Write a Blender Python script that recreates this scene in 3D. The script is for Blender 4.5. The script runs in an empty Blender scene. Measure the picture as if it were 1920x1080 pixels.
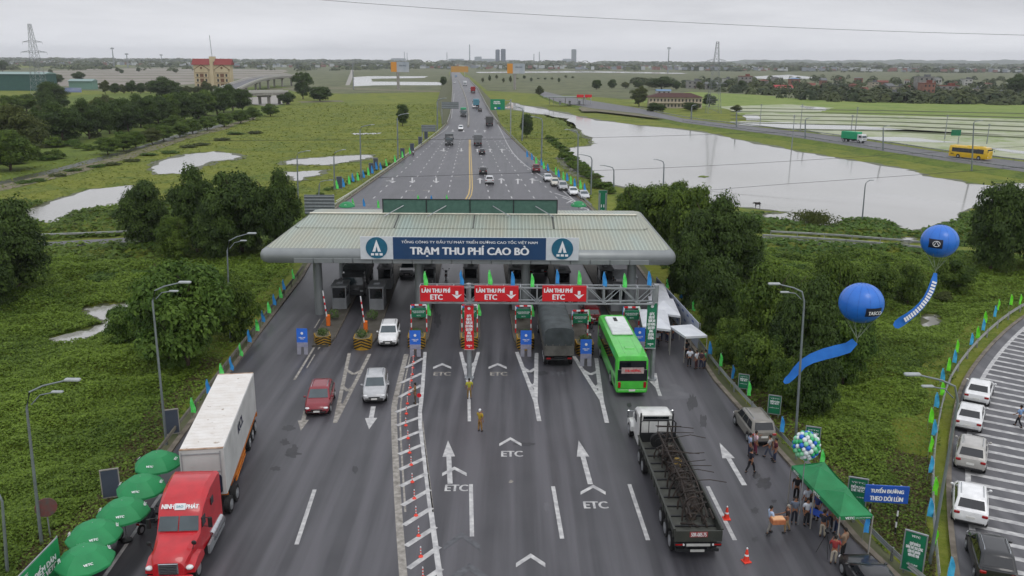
import bpy, bmesh, math, random
import numpy as np
from mathutils import Vector, Matrix
R = math.radians
random.seed(7); RNG = np.random.default_rng(11)
scene = bpy.context.scene; COL = scene.collection
# ------------------------------------------------------------------ camera
H = 25.5; F = 1600.0; PITCH = math.atan(427.0/F); ROLL = R(0.35)
cam_d = bpy.data.cameras.new('camera'); cam = bpy.data.objects.new('camera', cam_d); COL.objects.link(cam)
cam_d.sensor_width = 36; cam_d.lens = 36*F/1920; cam_d.clip_start = 0.5; cam_d.clip_end = 60000
CM = Matrix.Rotation(math.pi/2-PITCH, 3, 'X') @ Matrix.Rotation(ROLL, 3, 'Z')
cam.matrix_world = Matrix.Translation((0, 0, H)) @ CM.to_4x4()
scene.camera = cam
# ------------------------------------------------------------------ sky and light (overcast noon)
world = bpy.data.worlds.new('World'); scene.world = world; world.use_nodes = True
wn = world.node_tree.nodes; wl = world.node_tree.links; wn.clear()
SUN_EL, SUN_AZ = R(58), R(150)
sky = wn.new('ShaderNodeTexSky'); sky.sky_type = 'NISHITA'; sky.sun_disc = False
sky.sun_elevation = SUN_EL; sky.sun_rotation = SUN_AZ; sky.dust_density = 4
tc = wn.new('ShaderNodeTexCoord'); mp = wn.new('ShaderNodeMapping'); mp.inputs['Scale'].default_value = (1.2, 1.2, 9)
nz = wn.new('ShaderNodeTexNoise'); nz.inputs['Scale'].default_value = 2.1; nz.inputs['Detail'].default_value = 7; nz.inputs['Roughness'].default_value = .62
nz.inputs['Distortion'].default_value = .25
rp = wn.new('ShaderNodeValToRGB'); rp.color_ramp.elements[0].position = .34; rp.color_ramp.elements[1].position = .66
rp.color_ramp.elements[0].color = (.64, .65, .69, 1); rp.color_ramp.elements[1].color = (.82, .83, .87, 1)
vm = wn.new('ShaderNodeVectorMath'); vm.operation = 'SCALE'; vm.inputs['Scale'].default_value = 9.7
mx = wn.new('ShaderNodeMixRGB'); mx.inputs[0].default_value = .93
bg = wn.new('ShaderNodeBackground'); bg.inputs['Strength'].default_value = .1; wo = wn.new('ShaderNodeOutputWorld')
wl.new(tc.outputs['Generated'], mp.inputs['Vector']); wl.new(mp.outputs[0], nz.inputs['Vector']); wl.new(nz.outputs['Fac'], rp.inputs[0])
wl.new(rp.outputs[0], vm.inputs[0]); wl.new(sky.outputs[0], mx.inputs[1]); wl.new(vm.outputs[0], mx.inputs[2])
sx = wn.new('ShaderNodeSeparateXYZ'); ms_ = wn.new('ShaderNodeMath'); ms_.operation = 'MULTIPLY'; ms_.inputs[1].default_value = 2; mrw = wn.new('ShaderNodeValToRGB'); vm2 = wn.new('ShaderNodeVectorMath'); vm2.operation = 'SCALE'
er = mrw.color_ramp.elements; er[0].color = (.54,)*3+(1,); er[1].color = (.64,)*3+(1,)
for p_, v_ in ((.07, .405), (.3, .52)): q_ = er.new(p_); q_.color = (v_, v_, v_, 1)
wl.new(tc.outputs['Generated'], sx.inputs[0]); wl.new(sx.outputs['Z'], mrw.inputs[0]); wl.new(mx.outputs[0], vm2.inputs[0]); wl.new(mrw.outputs[0], ms_.inputs[0]); wl.new(ms_.outputs[0], vm2.inputs['Scale']); wl.new(vm2.outputs[0], bg.inputs[0]); wl.new(bg.outputs[0], wo.inputs[0])
sd = bpy.data.lights.new('sun', 'SUN'); sd.energy = .6; sd.angle = R(25); sd.color = (1, .97, .93)
sun = bpy.data.objects.new('sun', sd); COL.objects.link(sun)
sun.rotation_euler = Vector((-math.sin(SUN_AZ)*math.cos(SUN_EL), -math.cos(SUN_AZ)*math.cos(SUN_EL), -math.sin(SUN_EL))).to_track_quat('-Z', 'Y').to_euler()
vs = scene.view_settings; vs.view_transform = 'Standard'; vs.look = 'None'; vs.gamma = 1; vs.exposure = .3
scene.cycles.volume_bounces = 0; scene.cycles.max_bounces = 5; scene.cycles.diffuse_bounces = 2; scene.cycles.glossy_bounces = 3
scene.cycles.transparent_max_bounces = 4

# ------------------------------------------------------------------ where a photograph pixel (1920x1080) lies in the world
def ray(px, py):
    return CM @ Vector(((px-960)/F, -(py-540)/F, -1))
def g(px, py, z=0.0):                       # on the level z
    d = ray(px, py); t = (z-H)/d.z
    return Vector((d.x*t, d.y*t, z))
def pv(px, py, Y):                          # on the upright plane y = Y
    d = ray(px, py); t = Y/d.y
    return Vector((d.x*t, Y, H+d.z*t))
def pd(px, py, dep): return Vector((0, 0, H)) + ray(px, py)*dep
def zr(Y):                                  # height of the motorway, which climbs to a bridge far away
    return float(np.interp(Y, [0, 300, 560, 900, 1300, 1e5], [0, 0, 7, 7, 1, 1]))
def gr(px, py):
    z = 0
    for _ in range(12): p = g(px, py, z); z = .5*z+.5*zr(p.y)
    return g(px, py, z)
def head(vx): return -math.atan((vx-960)/F)     # rotation of a thing whose front (+Y) runs to the vanishing point vx
TZ = -1.0                                   # level of the land beside the road

# ------------------------------------------------------------------ materials
def lin(h):
    if not isinstance(h, str): return tuple(h)
    h = h.lstrip('#'); o = []
    for i in (0, 2, 4):
        c = int(h[i:i+2], 16)/255; o.append(c/12.92 if c <= .04045 else ((c+.055)/1.055)**2.4)
    return tuple(o)
MC = {}
def M(name, col=None, rough=.6, metal=0, var=.12, scale=3, bump=0, coat=0, two=None, spec=.5, stretch=None, det=4, obj=False):
    if name in MC: return MC[name]
    m = bpy.data.materials.new(name); m.use_nodes = True; nt = m.node_tree; b = nt.nodes['Principled BSDF']
    c = lin(col); b.inputs['Roughness'].default_value = rough; b.inputs['Metallic'].default_value = metal
    b.inputs['Coat Weight'].default_value = coat; b.inputs['Specular IOR Level'].default_value = spec
    t = nt.nodes.new('ShaderNodeTexCoord'); n = nt.nodes.new('ShaderNodeTexNoise'); n.inputs['Scale'].default_value = scale; n.inputs['Detail'].default_value = det
    mp_ = nt.nodes.new('ShaderNodeMapping'); nt.links.new(t.outputs['Object'], mp_.inputs[0]); nt.links.new(mp_.outputs[0], n.inputs['Vector'])
    if stretch: mp_.inputs['Scale'].default_value = stretch
    r = nt.nodes.new('ShaderNodeValToRGB'); e = r.color_ramp.elements; e[0].position = .3; e[1].position = .7
    c2 = lin(two) if two else tuple(min(1, x*(1+var)) for x in c); c1 = c if two else tuple(x*(1-var) for x in c)
    e[0].color = (*c1, 1); e[1].color = (*c2, 1)
    nt.links.new(n.outputs['Fac'], r.inputs[0]); nt.links.new(r.outputs[0], b.inputs['Base Color'])
    if bump:
        bp = nt.nodes.new('ShaderNodeBump'); bp.inputs['Strength'].default_value = bump; bp.inputs['Distance'].default_value = .1
        nt.links.new(n.outputs['Fac'], bp.inputs['Height']); nt.links.new(bp.outputs[0], b.inputs['Normal'])
    MC[name] = m; return m
def tweak(m): nt = m.node_tree; return nt, nt.nodes, nt.links, nt.nodes['Principled BSDF']
def paint(h, name=None): return M(name or 'paint_'+h.lstrip('#'), h, .34, 0, .13, 1.9, coat=.5, det=8)
def cloth(h): return M('cloth_'+h.lstrip('#'), h, .85, 0, .12, 6)
def asphalt(name, c1, c2, c3, rough):
    m = M(name, c1, rough, 0, scale=.22, two=c2, det=8); nt, N, L, b = tweak(m)
    t = N.new('ShaderNodeTexCoord'); mp2 = N.new('ShaderNodeMapping'); mp2.inputs['Scale'].default_value = (1.1, .035, 1); mp2.inputs['Rotation'].default_value = (0, 0, R(-2.6))
    n2 = N.new('ShaderNodeTexNoise'); n2.inputs['Scale'].default_value = .9; n2.inputs['Detail'].default_value = 6
    r2 = N.new('ShaderNodeValToRGB'); r2.color_ramp.elements[0].position = .40; r2.color_ramp.elements[1].position = .64
    r2.color_ramp.elements[0].color = (0, 0, 0, 1); r2.color_ramp.elements[1].color = (1, 1, 1, 1)
    mi = N.new('ShaderNodeMixRGB'); old = b.inputs['Base Color'].links[0].from_socket
    L.new(t.outputs['Object'], mp2.inputs[0]); L.new(mp2.outputs[0], n2.inputs['Vector']); L.new(n2.outputs['Fac'], r2.inputs[0])
    L.new(r2.outputs[0], mi.inputs[0]); L.new(old, mi.inputs[1]); mi.inputs[2].default_value = (*lin(c3), 1); 
    n3 = N.new('ShaderNodeTexNoise'); n3.inputs['Scale'].default_value = 26; n3.inputs['Detail'].default_value = 3
    m3 = N.new('ShaderNodeMixRGB'); m3.blend_type = 'OVERLAY'; m3.inputs[0].default_value = .35
    L.new(t.outputs['Object'], n3.inputs['Vector']); L.new(mi.outputs[0], m3.inputs[1]); L.new(n3.outputs['Color'], m3.inputs[2]); 
    hs = N.new('ShaderNodeHueSaturation'); hs.inputs['Saturation'].default_value = .8; L.new(m3.outputs[0], hs.inputs['Color']); L.new(hs.outputs[0], b.inputs['Base Color'])
    mr = N.new('ShaderNodeMapRange'); mr.inputs['To Min'].default_value = rough-.12; mr.inputs['To Max'].default_value = rough+.2
    L.new(n2.outputs['Fac'], mr.inputs['Value']); L.new(mr.outputs[0], b.inputs['Roughness'])
    return m
ASPH = asphalt('wet_asphalt', (.046, .045, .053), (.026, .026, .032), (.082, .080, .092), .40)
ASPH2 = asphalt('ramp_asphalt', (.085, .086, .095), (.06, .06, .068), (.12, .12, .13), .6)
CONC = M('concrete', '#8f8c86', .85, var=.22, scale=.8, bump=.2, det=8)
CONCD = M('dirty_concrete', '#6b6459', .9, var=.35, scale=1.3, det=8)
WHT = M('road_paint', '#c4c4c2', .6, scale=2.2, two='#8e8e90', det=9)
WHTW = M('worn_road_paint', '#a39f98', .7, scale=2.6, two='#6a665f', det=9)
YEL = M('yellow_road_paint', '#c2a352', .6, scale=3, two='#a08a58', det=6)
GHOST = M('erased_road_paint', '#5d5f63', .7, scale=3, two='#45464a', det=8)
TAR = M('tar_patch', '#19191b', .4, scale=4, two='#2c2c2f', det=8)
STEEL = M('galvanised_steel', '#9a9ea1', .45, .5, .15, 2)
RAIL = M('rail_steel', '#8b8f8c', .5, .4, .25, 1.2)
DKST = M('dark_steel', '#26282a', .55, .3, .2, 3)
BLK = M('black_rubber', '#121213', .75, 0, .2, 6)
PLAS = M('black_plastic', '#1b1c1e', .45, 0, .15, 4)
RIM = M('rim_alloy', '#a2a5a8', .35, .6, .1, 4)
GLASS = M('vehicle_glass', '#10151a', .07, 0, .15, .8, spec=.8)
GLASS2 = M('tinted_windscreen', '#3b484d', .08, 0, .2, 1.2, spec=.8)
LAMPW = M('clear_lens', '#d8dadb', .15, 0, .08, 9)
LAMPR = M('red_lens', '#8f1216', .2, 0, .2, 9)
CHROME = M('chrome', '#b7babd', .2, .9, .1, 5)
PLATEW = M('number_plate', '#d4d4cf', .5, 0, .1, 20)
WP = M('white_plain', '#d9dadb', .5, 0, .06, 2)
TXW = M('sign_lettering', '#e6e8ea', .5, 0, .03, 2)
LIME = M('lime_cloth', '#3fd648', .8, scale=4, two='#7df28a'); BLUE = M('blue_cloth', '#2a86cf', .8, scale=4, two='#3fa0e0')
LIME2 = M('vivid_lime_cloth', '#63e01c', .8, scale=4, two='#86ee3c'); CYAN = M('cyan_cloth', '#35a6d8', .8, scale=4, two='#56bce6')
VGREEN = M('green_canvas', '#128048', .7, scale=1.5, two='#1b8f54', det=5)
SGREEN = M('green_sign', '#0d7550', .5, scale=2, two='#0a6244'); SBLUE = M('blue_sign', '#1d56b5', .5, scale=2, two='#1a4ba3')
SRED = M('red_sign', '#d3121f', .5, scale=1.5, two='#bf1220'); ORNG = M('orange_red_plastic', '#dd3b26', .5, var=.1)
BARK = M('bark', '#3a3128', .9, scale=3, two='#57493b', bump=.4)

# ------------------------------------------------------------------ mesh building
class MB:
    def __init__(s): s.v = []; s.f = []; s.m = []
    def add(s, vs_, fs, mi=0, T=None):
        o = len(s.v); s.v += [tuple(T @ Vector(p)) if T else tuple(p) for p in vs_]
        s.f += [[i+o for i in f] for f in fs]; s.m += [mi]*len(fs); return s
    def box(s, c, d, mi=0, rz=0, T=None, b=0):
        x, y, z = d[0]/2, d[1]/2, d[2]/2
        if b:
            vs_, fs = [], []
            rings = [(-z, b), (-z+b, 0), (z-b, 0), (z, b)]
            for zz, i in rings:
                X, Y, k = x-i, y-i, b
                vs_ += [(X-k, -Y, zz), (X, -Y+k, zz), (X, Y-k, zz), (X-k, Y, zz), (-X+k, Y, zz), (-X, Y-k, zz), (-X, -Y+k, zz), (-X+k, -Y, zz)]
            for r in range(3):
                for i in range(8): j = (i+1) % 8; fs.append([r*8+i, r*8+j, r*8+8+j, r*8+8+i])
            fs += [list(range(7, -1, -1)), list(range(24, 32))]
        else:
            vs_ = [(-x, -y, -z), (x, -y, -z), (x, y, -z), (-x, y, -z), (-x, -y, z), (x, -y, z), (x, y, z), (-x, y, z)]
            fs = [[3, 2, 1, 0], [4, 5, 6, 7], [0, 1, 5, 4], [1, 2, 6, 5], [2, 3, 7, 6], [3, 0, 4, 7]]
        Q = Matrix.Translation(c) @ Matrix.Rotation(rz, 4, 'Z')
        return s.add(vs_, fs, mi, (T @ Q) if T else Q)
    def tube(s, pts, r, n=6, mi=0, cap=True):
        pts = [Vector(p) for p in pts]; rs = r if isinstance(r, (list, tuple)) else [r]*len(pts); vs_, fs = [], []
        for i, p in enumerate(pts):
            d = (pts[min(i+1, len(pts)-1)]-pts[max(i-1, 0)]).normalized()
            a = Vector((0, 0, 1)) if abs(d.z) < .9 else Vector((1, 0, 0)); u = d.cross(a).normalized(); w = d.cross(u)
            for k in range(n):
                t = 2*math.pi*k/n; vs_.append(p+(u*math.cos(t)+w*math.sin(t))*rs[i])
        for i in range(len(pts)-1):
            for k in range(n): j = (k+1) % n; fs.append([i*n+k, i*n+j, (i+1)*n+j, (i+1)*n+k])
        if cap: fs += [list(range(n-1, -1, -1)), [(len(pts)-1)*n+k for k in range(n)]]
        return s.add(vs_, fs, mi)
    def cyl(s, c, r, h, n=12, mi=0, ax='z', r2=None):
        c = Vector(c); e = {'x': Vector((h/2, 0, 0)), 'y': Vector((0, h/2, 0)), 'z': Vector((0, 0, h/2))}[ax]
        return s.tube([c-e, c+e], [r, r if r2 is None else r2], n, mi)
    def ell(s, c, r, n=10, k=6, mi=0):
        vs_, fs = [], []
        for j in range(1, k):
            t = math.pi*j/k
            for i in range(n): a = 2*math.pi*i/n; vs_.append((c[0]+r[0]*math.sin(t)*math.cos(a), c[1]+r[1]*math.sin(t)*math.sin(a), c[2]+r[2]*math.cos(t)))
        a0 = len(vs_); vs_ += [(c[0], c[1], c[2]+r[2]), (c[0], c[1], c[2]-r[2])]
        for j in range(k-2):
            for i in range(n): q = (i+1) % n; fs.append([j*n+i, (j+1)*n+i, (j+1)*n+q, j*n+q])
        for i in range(n): q = (i+1) % n; fs += [[a0, i, q], [a0+1, (k-2)*n+q, (k-2)*n+i]]
        return s.add(vs_, fs, mi)
    def quad(s, a, b, c, d, mi=0): return s.add([a, b, c, d], [[0, 1, 2, 3]], mi)
    def slab(s, quad4, t, mi=0):            # a four-cornered panel with thickness t along its normal
        q = [Vector(p) for p in quad4]; n = (q[1]-q[0]).cross(q[3]-q[0]).normalized()*t
        return s.add([p for p in q]+[p+n for p in q], [[3, 2, 1, 0], [4, 5, 6, 7], [0, 1, 5, 4], [1, 2, 6, 5], [2, 3, 7, 6], [3, 0, 4, 7]], mi)
    def loft(s, rings, mi=0, cap=True, closed=True):
        n = len(rings[0]); vs_ = [p for r in rings for p in r]; fs = []
        for i in range(len(rings)-1):
            for k in range(n if closed else n-1): j = (k+1) % n; fs.append([i*n+k, i*n+j, (i+1)*n+j, (i+1)*n+k])
        if cap: fs += [list(range(n-1, -1, -1)), [(len(rings)-1)*n+k for k in range(n)]]
        return s.add(vs_, fs, mi)
    def prism(s, poly, z0, z1, mi=0):
        n = len(poly); return s.loft([[(p[0], p[1], z0) for p in poly], [(p[0], p[1], z1) for p in poly]], mi)
    def build(s, name, mats, parent=None, smooth=None):
        me = bpy.data.meshes.new(name); me.from_pydata(s.v, [], s.f)
        for m in (mats if isinstance(mats, (list, tuple)) else [mats]): me.materials.append(m)
        if any(s.m): me.polygons.foreach_set('material_index', s.m)
        bm = bmesh.new(); bm.from_mesh(me); bmesh.ops.recalc_face_normals(bm, faces=bm.faces); bm.to_mesh(me); bm.free()
        if smooth: me.polygons.foreach_set('use_smooth', [True]*len(me.polygons)); me.set_sharp_from_angle(angle=R(smooth))
        me.update(); o = bpy.data.objects.new(name, me); COL.objects.link(o); o.parent = parent; return o
def tag(o, label=None, cat=None, group=None, kind=None):
    if label: o['label'] = label
    if cat: o['category'] = cat
    if group: o['group'] = group
    if kind: o['kind'] = kind
    return o
def thing(name, loc, label, cat, rz=0, group=None):
    o = bpy.data.objects.new(name, None); COL.objects.link(o); o.location = loc; o.rotation_euler = (0, 0, rz); o.empty_display_size = .3
    return tag(o, label, cat, group)
KIDS = {}
def kids(o): return [c for c in bpy.data.objects if c.parent == o]
def tree_of(o): return (o, [tree_of(c) for c in kids(o)])
def copy_tree(t, parent=None, mats=None):
    o, ch = t; c = o.copy(); COL.objects.link(c); c.parent = parent
    if mats and o.type == 'MESH':
        for i, sl in enumerate(o.material_slots):
            if sl.material and sl.material.name in mats:
                c.material_slots[i].link = 'OBJECT'; c.material_slots[i].material = mats[sl.material.name]
    for k in ch: copy_tree(k, c, mats)
    return c
class Proto:                                 # the first use of a kind is the built thing itself, later ones are copies
    def __init__(s, fn): s.fn = fn; s.t = None; s.src = None
    def __call__(s, loc, rz, label, cat, group=None, mats=None, scale=None):
        if s.t is None:
            s.src = s.fn(); s.t = tree_of(s.src); first = True
        else: first = False
        if first and not mats: o = s.src
        elif first:
            o = s.src
            for q in [o]+[x for x in o.children_recursive]:
                if q.type == 'MESH':
                    for i, sl in enumerate(q.material_slots):
                        if sl.material and sl.material.name in mats:
                            nm = sl.material.name; sl.link = 'OBJECT'; sl.material = mats[nm]
        else:
            o = copy_tree(s.t, None, None)
            if mats:
                for q in [o]+list(o.children_recursive):
                    if q.type == 'MESH':
                        for i, sl in enumerate(q.material_slots):
                            bm_ = q.data.materials[i]
                            if bm_ and bm_.name in mats: sl.link = 'OBJECT'; sl.material = mats[bm_.name]
            else:
                for q in [o]+list(o.children_recursive):
                    if q.type == 'MESH':
                        for sl in q.material_slots:
                            if sl.link == 'OBJECT': sl.link = 'DATA'
        o.location = loc; o.rotation_euler = (0, 0, rz)
        if scale is not None: o.scale = scale if hasattr(scale, '__len__') else (scale,)*3
        for k in ('label', 'category', 'group'):
            if k in o: del o[k]
        return tag(o, label, cat, group)
def text(s, w, h, mat, parent, loc, rot=(0, 0, 0), name='lettering', bold=.05, th=.006, sp=1.0):
    """letters cut from the built-in font, w x h metres, doubled sideways by bold * h so that the strokes read as heavy as painted ones"""
    cu = bpy.data.curves.new('t', 'FONT'); cu.body = s; cu.align_x = 'CENTER'; cu.align_y = 'CENTER'; cu.resolution_u = 3; cu.space_line = .9; cu.space_character = sp
    o = bpy.data.objects.new('t', cu); COL.objects.link(o); dg = bpy.context.evaluated_depsgraph_get(); me = bpy.data.meshes.new_from_object(o.evaluated_get(dg))
    bpy.data.objects.remove(o); co = np.array([v.co[:] for v in me.vertices]); fs = [list(p.vertices) for p in me.polygons]
    mn, mxx = co.min(0), co.max(0); cc = (mn+mxx)/2; lines = s.count('\n')+1
    co = (co-cc)*np.array([w/max(1e-3, mxx[0]-mn[0]), h/max(1e-3, mxx[1]-mn[1]), 1]); mb = MB(); d = bold*h/lines
    for k, (dx, dy) in enumerate([(-d, 0), (d, 0), (0, d*.7)] if bold else [(0, 0)]):
        mb.add([(p[0]+dx, p[1]+dy, th+k*.0012) for p in co], fs)
    bpy.data.meshes.remove(me); q = mb.build(name, mat, parent); q.location = loc; q.rotation_euler = rot; return q
ORD = ['first', 'second', 'third', 'fourth', 'fifth', 'sixth', 'seventh', 'eighth', 'ninth', 'tenth', 'eleventh', 'twelfth', 'thirteenth', 'fourteenth', 'fifteenth', 'sixteenth',
       'seventeenth', 'eighteenth', 'nineteenth', 'twentieth', 'twenty-first', 'twenty-second', 'twenty-third', 'twenty-fourth', 'twenty-fifth', 'twenty-sixth', 'twenty-seventh', 'twenty-eighth', 'twenty-ninth', 'thirtieth'] + ['%s-%s' % (t, u) for t in ('thirty', 'forty', 'fifty') for u in ('first', 'second', 'third', 'fourth', 'fifth', 'sixth', 'seventh', 'eighth', 'ninth')]
# ------------------------------------------------------------------ outlines read off the photograph, laid on the ground
ROADL = [(120, 1140), (190, 1040), (330, 838), (400, 744), (480, 637), (575, 512), (610, 440), (622, 397), (700, 340), (740, 312), (770, 290), (797, 270), (822, 250), (838, 235), (844, 222), (847, 200), (848, 180), (849, 165), (848, 155), (847, 145), (846, 138), (847, 131), (848, 126)]
ROADR = [(1740, 1140), (1627, 1042), (1473, 865), (1343, 722), (1222, 540), (1150, 440), (1105, 390), (1045, 337), (1012, 310), (990, 290), (970, 270), (950, 250), (935, 235), (925, 222), (912, 200), (902, 180), (893, 165), (884, 155), (872, 145), (864, 138), (858, 131), (855, 126)]
PL = [gr(*p) for p in ROADL]; PR = [gr(*p) for p in ROADR]
RAMPL = [(1960, 575), (1915, 602), (1868, 645), (1830, 693), (1808, 735), (1796, 800), (1790, 870), (1791, 940), (1797, 1010), (1812, 1110)]
QL = [g(*p) for p in RAMPL]
def smooth_line(P, it=2):
    for _ in range(it):
        Q = [P[0]]
        for a, b in zip(P, P[1:]): Q += [a*.75+b*.25, a*.25+b*.75]
        P = Q+[P[-1]]
    return P
QL = smooth_line(QL)
def offset_line(P, d):
    o = []
    for i, p in enumerate(P):
        t = (P[min(i+1, len(P)-1)]-P[max(i-1, 0)]); t.z = 0; t.normalize(); o.append(p+Vector((-t.y, t.x, 0))*d)
    return o
sgn = 1 if (offset_line(QL, 1)[5].x > QL[5].x) else -1
QR = offset_line(QL, 11*sgn)
QRAIL = offset_line(QL, -1.3*sgn)
def ribbon(L, Rr, z=0.0, th=None, mb=None):
    mb = mb or MB(); n = len(L); vs_ = [p+Vector((0, 0, z)) for p in L]+[p+Vector((0, 0, z)) for p in Rr]
    return mb.add(vs_, [[i, i+1, n+i+1, n+i] for i in range(n-1)])
def pip(x, y, poly):
    c = np.zeros(x.shape, bool); n = len(poly)
    for i in range(n):
        x1, y1 = poly[i][:2]; x2, y2 = poly[(i+1) % n][:2]
        if y1 == y2: continue
        c ^= ((y1 > y) != (y2 > y)) & (x < (x2-x1)*(y-y1)/(y2-y1)+x1)
    return c
def dseg(x, y, P, closed=False):
    d = np.full(x.shape, 1e9)
    for a, b in zip(P, P[1:]+([P[0]] if closed else [])):
        ax, ay = a[0], a[1]; bx, by = b[0]-ax, b[1]-ay; t = np.clip(((x-ax)*bx+(y-ay)*by)/(bx*bx+by*by+1e-9), 0, 1)
        d = np.minimum(d, np.hypot(x-ax-t*bx, y-ay-t*by))
    return d
def vnoise(x, y, s, seed=0):
    r = np.random.default_rng(seed); T = r.random((256, 256)); x = x/s; y = y/s; i = np.floor(x).astype(int); j = np.floor(y).astype(int); fx = x-i; fy = y-j
    fx = fx*fx*(3-2*fx); fy = fy*fy*(3-2*fy); q = lambda a, b: T[a % 256, b % 256]
    return (q(i, j)*(1-fx)+q(i+1, j)*fx)*(1-fy)+(q(i, j+1)*(1-fx)+q(i+1, j+1)*fx)*fy
# ponds and flooded fields (pixel outlines)
PONDS = {
 'lake': [(955, 192), (1010, 203), (1075, 217), (1120, 226), (1200, 236), (1282, 243), (1350, 255), (1420, 270), (1500, 285), (1560, 295), (1620, 305), (1700, 318), (1720, 324), (1730, 330), (1790, 338), (1816, 345), (1880, 350), (1870, 375), (1800, 395), (1788, 412), (1745, 423), (1712, 433), (1690, 428), (1682, 418), (1655, 411), (1610, 407), (1574, 412), (1568, 419), (1545, 424), (1500, 416), (1440, 407), (1425, 403), (1470, 400), (1480, 397), (1390, 388), (1300, 380), (1180, 352), (1120, 338), (1085, 328), (1060, 308), (1056, 290), (1070, 278), (1110, 273), (1118, 268), (1090, 245), (1060, 222), (1000, 212), (950, 202)],
 'pond': [(285, 318), (300, 303), (350, 290), (400, 284), (450, 291), (440, 299), (400, 302), (370, 314), (340, 325), (300, 326)],
 'pond2': [(50, 395), (110, 375), (170, 355), (240, 348), (246, 372), (235, 384), (180, 388), (130, 398), (95, 418), (60, 410)],
 'pond3': [(533, 303), (560, 298), (620, 294), (690, 290), (697, 295), (660, 302), (610, 309), (580, 308), (540, 308)],
 'pond4': [(536, 322), (560, 322), (606, 319), (600, 326), (570, 333), (556, 340), (548, 334)],
 'pond5': [(90, 637), (150, 622), (205, 606), (160, 588), (165, 578), (200, 572), (232, 570), (250, 590), (240, 617), (190, 624), (150, 640), (110, 645)],
 'pond6': [(1735, 596), (1750, 590), (1758, 600), (1748, 617), (1735, 618)],
 'pond7': [(1690, 447), (1712, 444), (1716, 452), (1700, 455)],
 'pond8': [(1880, 345), (1930, 343), (1930, 358), (1880, 356)],
 'pond9': [(150, 205), (185, 207), (182, 220), (152, 222)],
}
WZ = TZ+.05
PG = {k: [g(x, y, WZ) for x, y in v] for k, v in PONDS.items()}
def ragged(P, amp=.35, n=6, seed=1):
    r = random.Random(seed); P = P+[P[0]]; P = [Vector(p) for p in P]; P2 = []
    for a, b in zip(P, P[1:]):
        for k in range(n): P2.append(a.lerp(b, k/n))
    o = []
    for i, p in enumerate(P2):
        t = (P2[(i+1) % len(P2)]-P2[i-1]).normalized(); sc_ = min(8, max(1, p.y/110)); o.append(p+Vector((-t.y, t.x, 0))*(r.uniform(-1, 1)*amp*sc_))
    return o
# ------------------------------------------------------------------ the land
xs = np.concatenate([-np.geomspace(105, 9000, 60)[::-1], np.arange(-104, 104.5, .85), np.geomspace(105, 9000, 60)])
ys = np.concatenate([[-60, -10, 5], np.arange(14, 135, .85), np.geomspace(136, 12000, 190)])
X, Y = np.meshgrid(xs, ys)
def land_z(x, y):
    z = np.full(x.shape, TZ)
    road = [p[:2] for p in PL]+[p[:2] for p in PR][::-1]; ramp = [p[:2] for p in QL]+[p[:2] for p in QR][::-1]
    d = np.minimum(np.where(pip(x, y, road), 0, dseg(x, y, road, True)), np.where(pip(x, y, ramp), 0, dseg(x, y, ramp, True)))
    near = np.clip(1-(y-120)/60, 0, 1)
    bump = (vnoise(x, y, 7, 1)*1.2+vnoise(x, y, 3.2, 2)*.95+vnoise(x, y, 1.5, 3)*.3-.5)*near+(1-near)*.0
    dp = np.full(x.shape, 1e9); ins = np.zeros(x.shape, bool)
    for k, P in PG.items(): dp = np.minimum(dp, dseg(x, y, P, True)); ins |= pip(x, y, P)
    mask = np.clip((dp-1)/6, 0, 1)*np.clip((d-2.2)/4, 0, 1)*(~ins)
    for x0, y0, x1, y1, w in LEVEL:
        dd = dseg(x, y, [(x0, y0), (x1, y1)]); mask = mask*np.clip((dd-w)/4, 0, 1)
    bank = np.clip(1-(d-2.0)/5.5, 0, 1); z = z+bump*mask+bank*(-.12-TZ)*(dp > 1)*(~ins)*near
    z = np.where((d <= 0), np.minimum(z, -.12), z); z = np.where(ins & (near > .5), TZ-.5, z)
    return z
a_, b_ = g(-40, 462, TZ), g(250, 449, TZ); c_, d_ = g(1400, 440, TZ), g(1960, 478, TZ)
LEVEL = [(a_.x, a_.y, d_.x-0, d_.y, 3.5)] if False else [(a_.x, a_.y, b_.x, b_.y, 4), (c_.x, c_.y, d_.x, d_.y, 4)]
Z = land_z(X, Y); nx, ny = len(xs), len(ys)
me = bpy.data.meshes.new('ground'); me.vertices.add(nx*ny); me.vertices.foreach_set('co', np.stack([X, Y, Z], -1).reshape(-1).astype('f'))
I = (np.arange(ny-1)[:, None]*nx+np.arange(nx-1)[None, :]).ravel(); quads = np.stack([I, I+1, I+nx+1, I+nx], -1)
me.loops.add(quads.size); me.loops.foreach_set('vertex_index', quads.ravel().astype('i')); me.polygons.add(len(quads))
me.polygons.foreach_set('loop_start', (np.arange(len(quads))*4).astype('i')); me.polygons.foreach_set('use_smooth', [True]*len(quads)); me.update(); me.validate()
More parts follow.
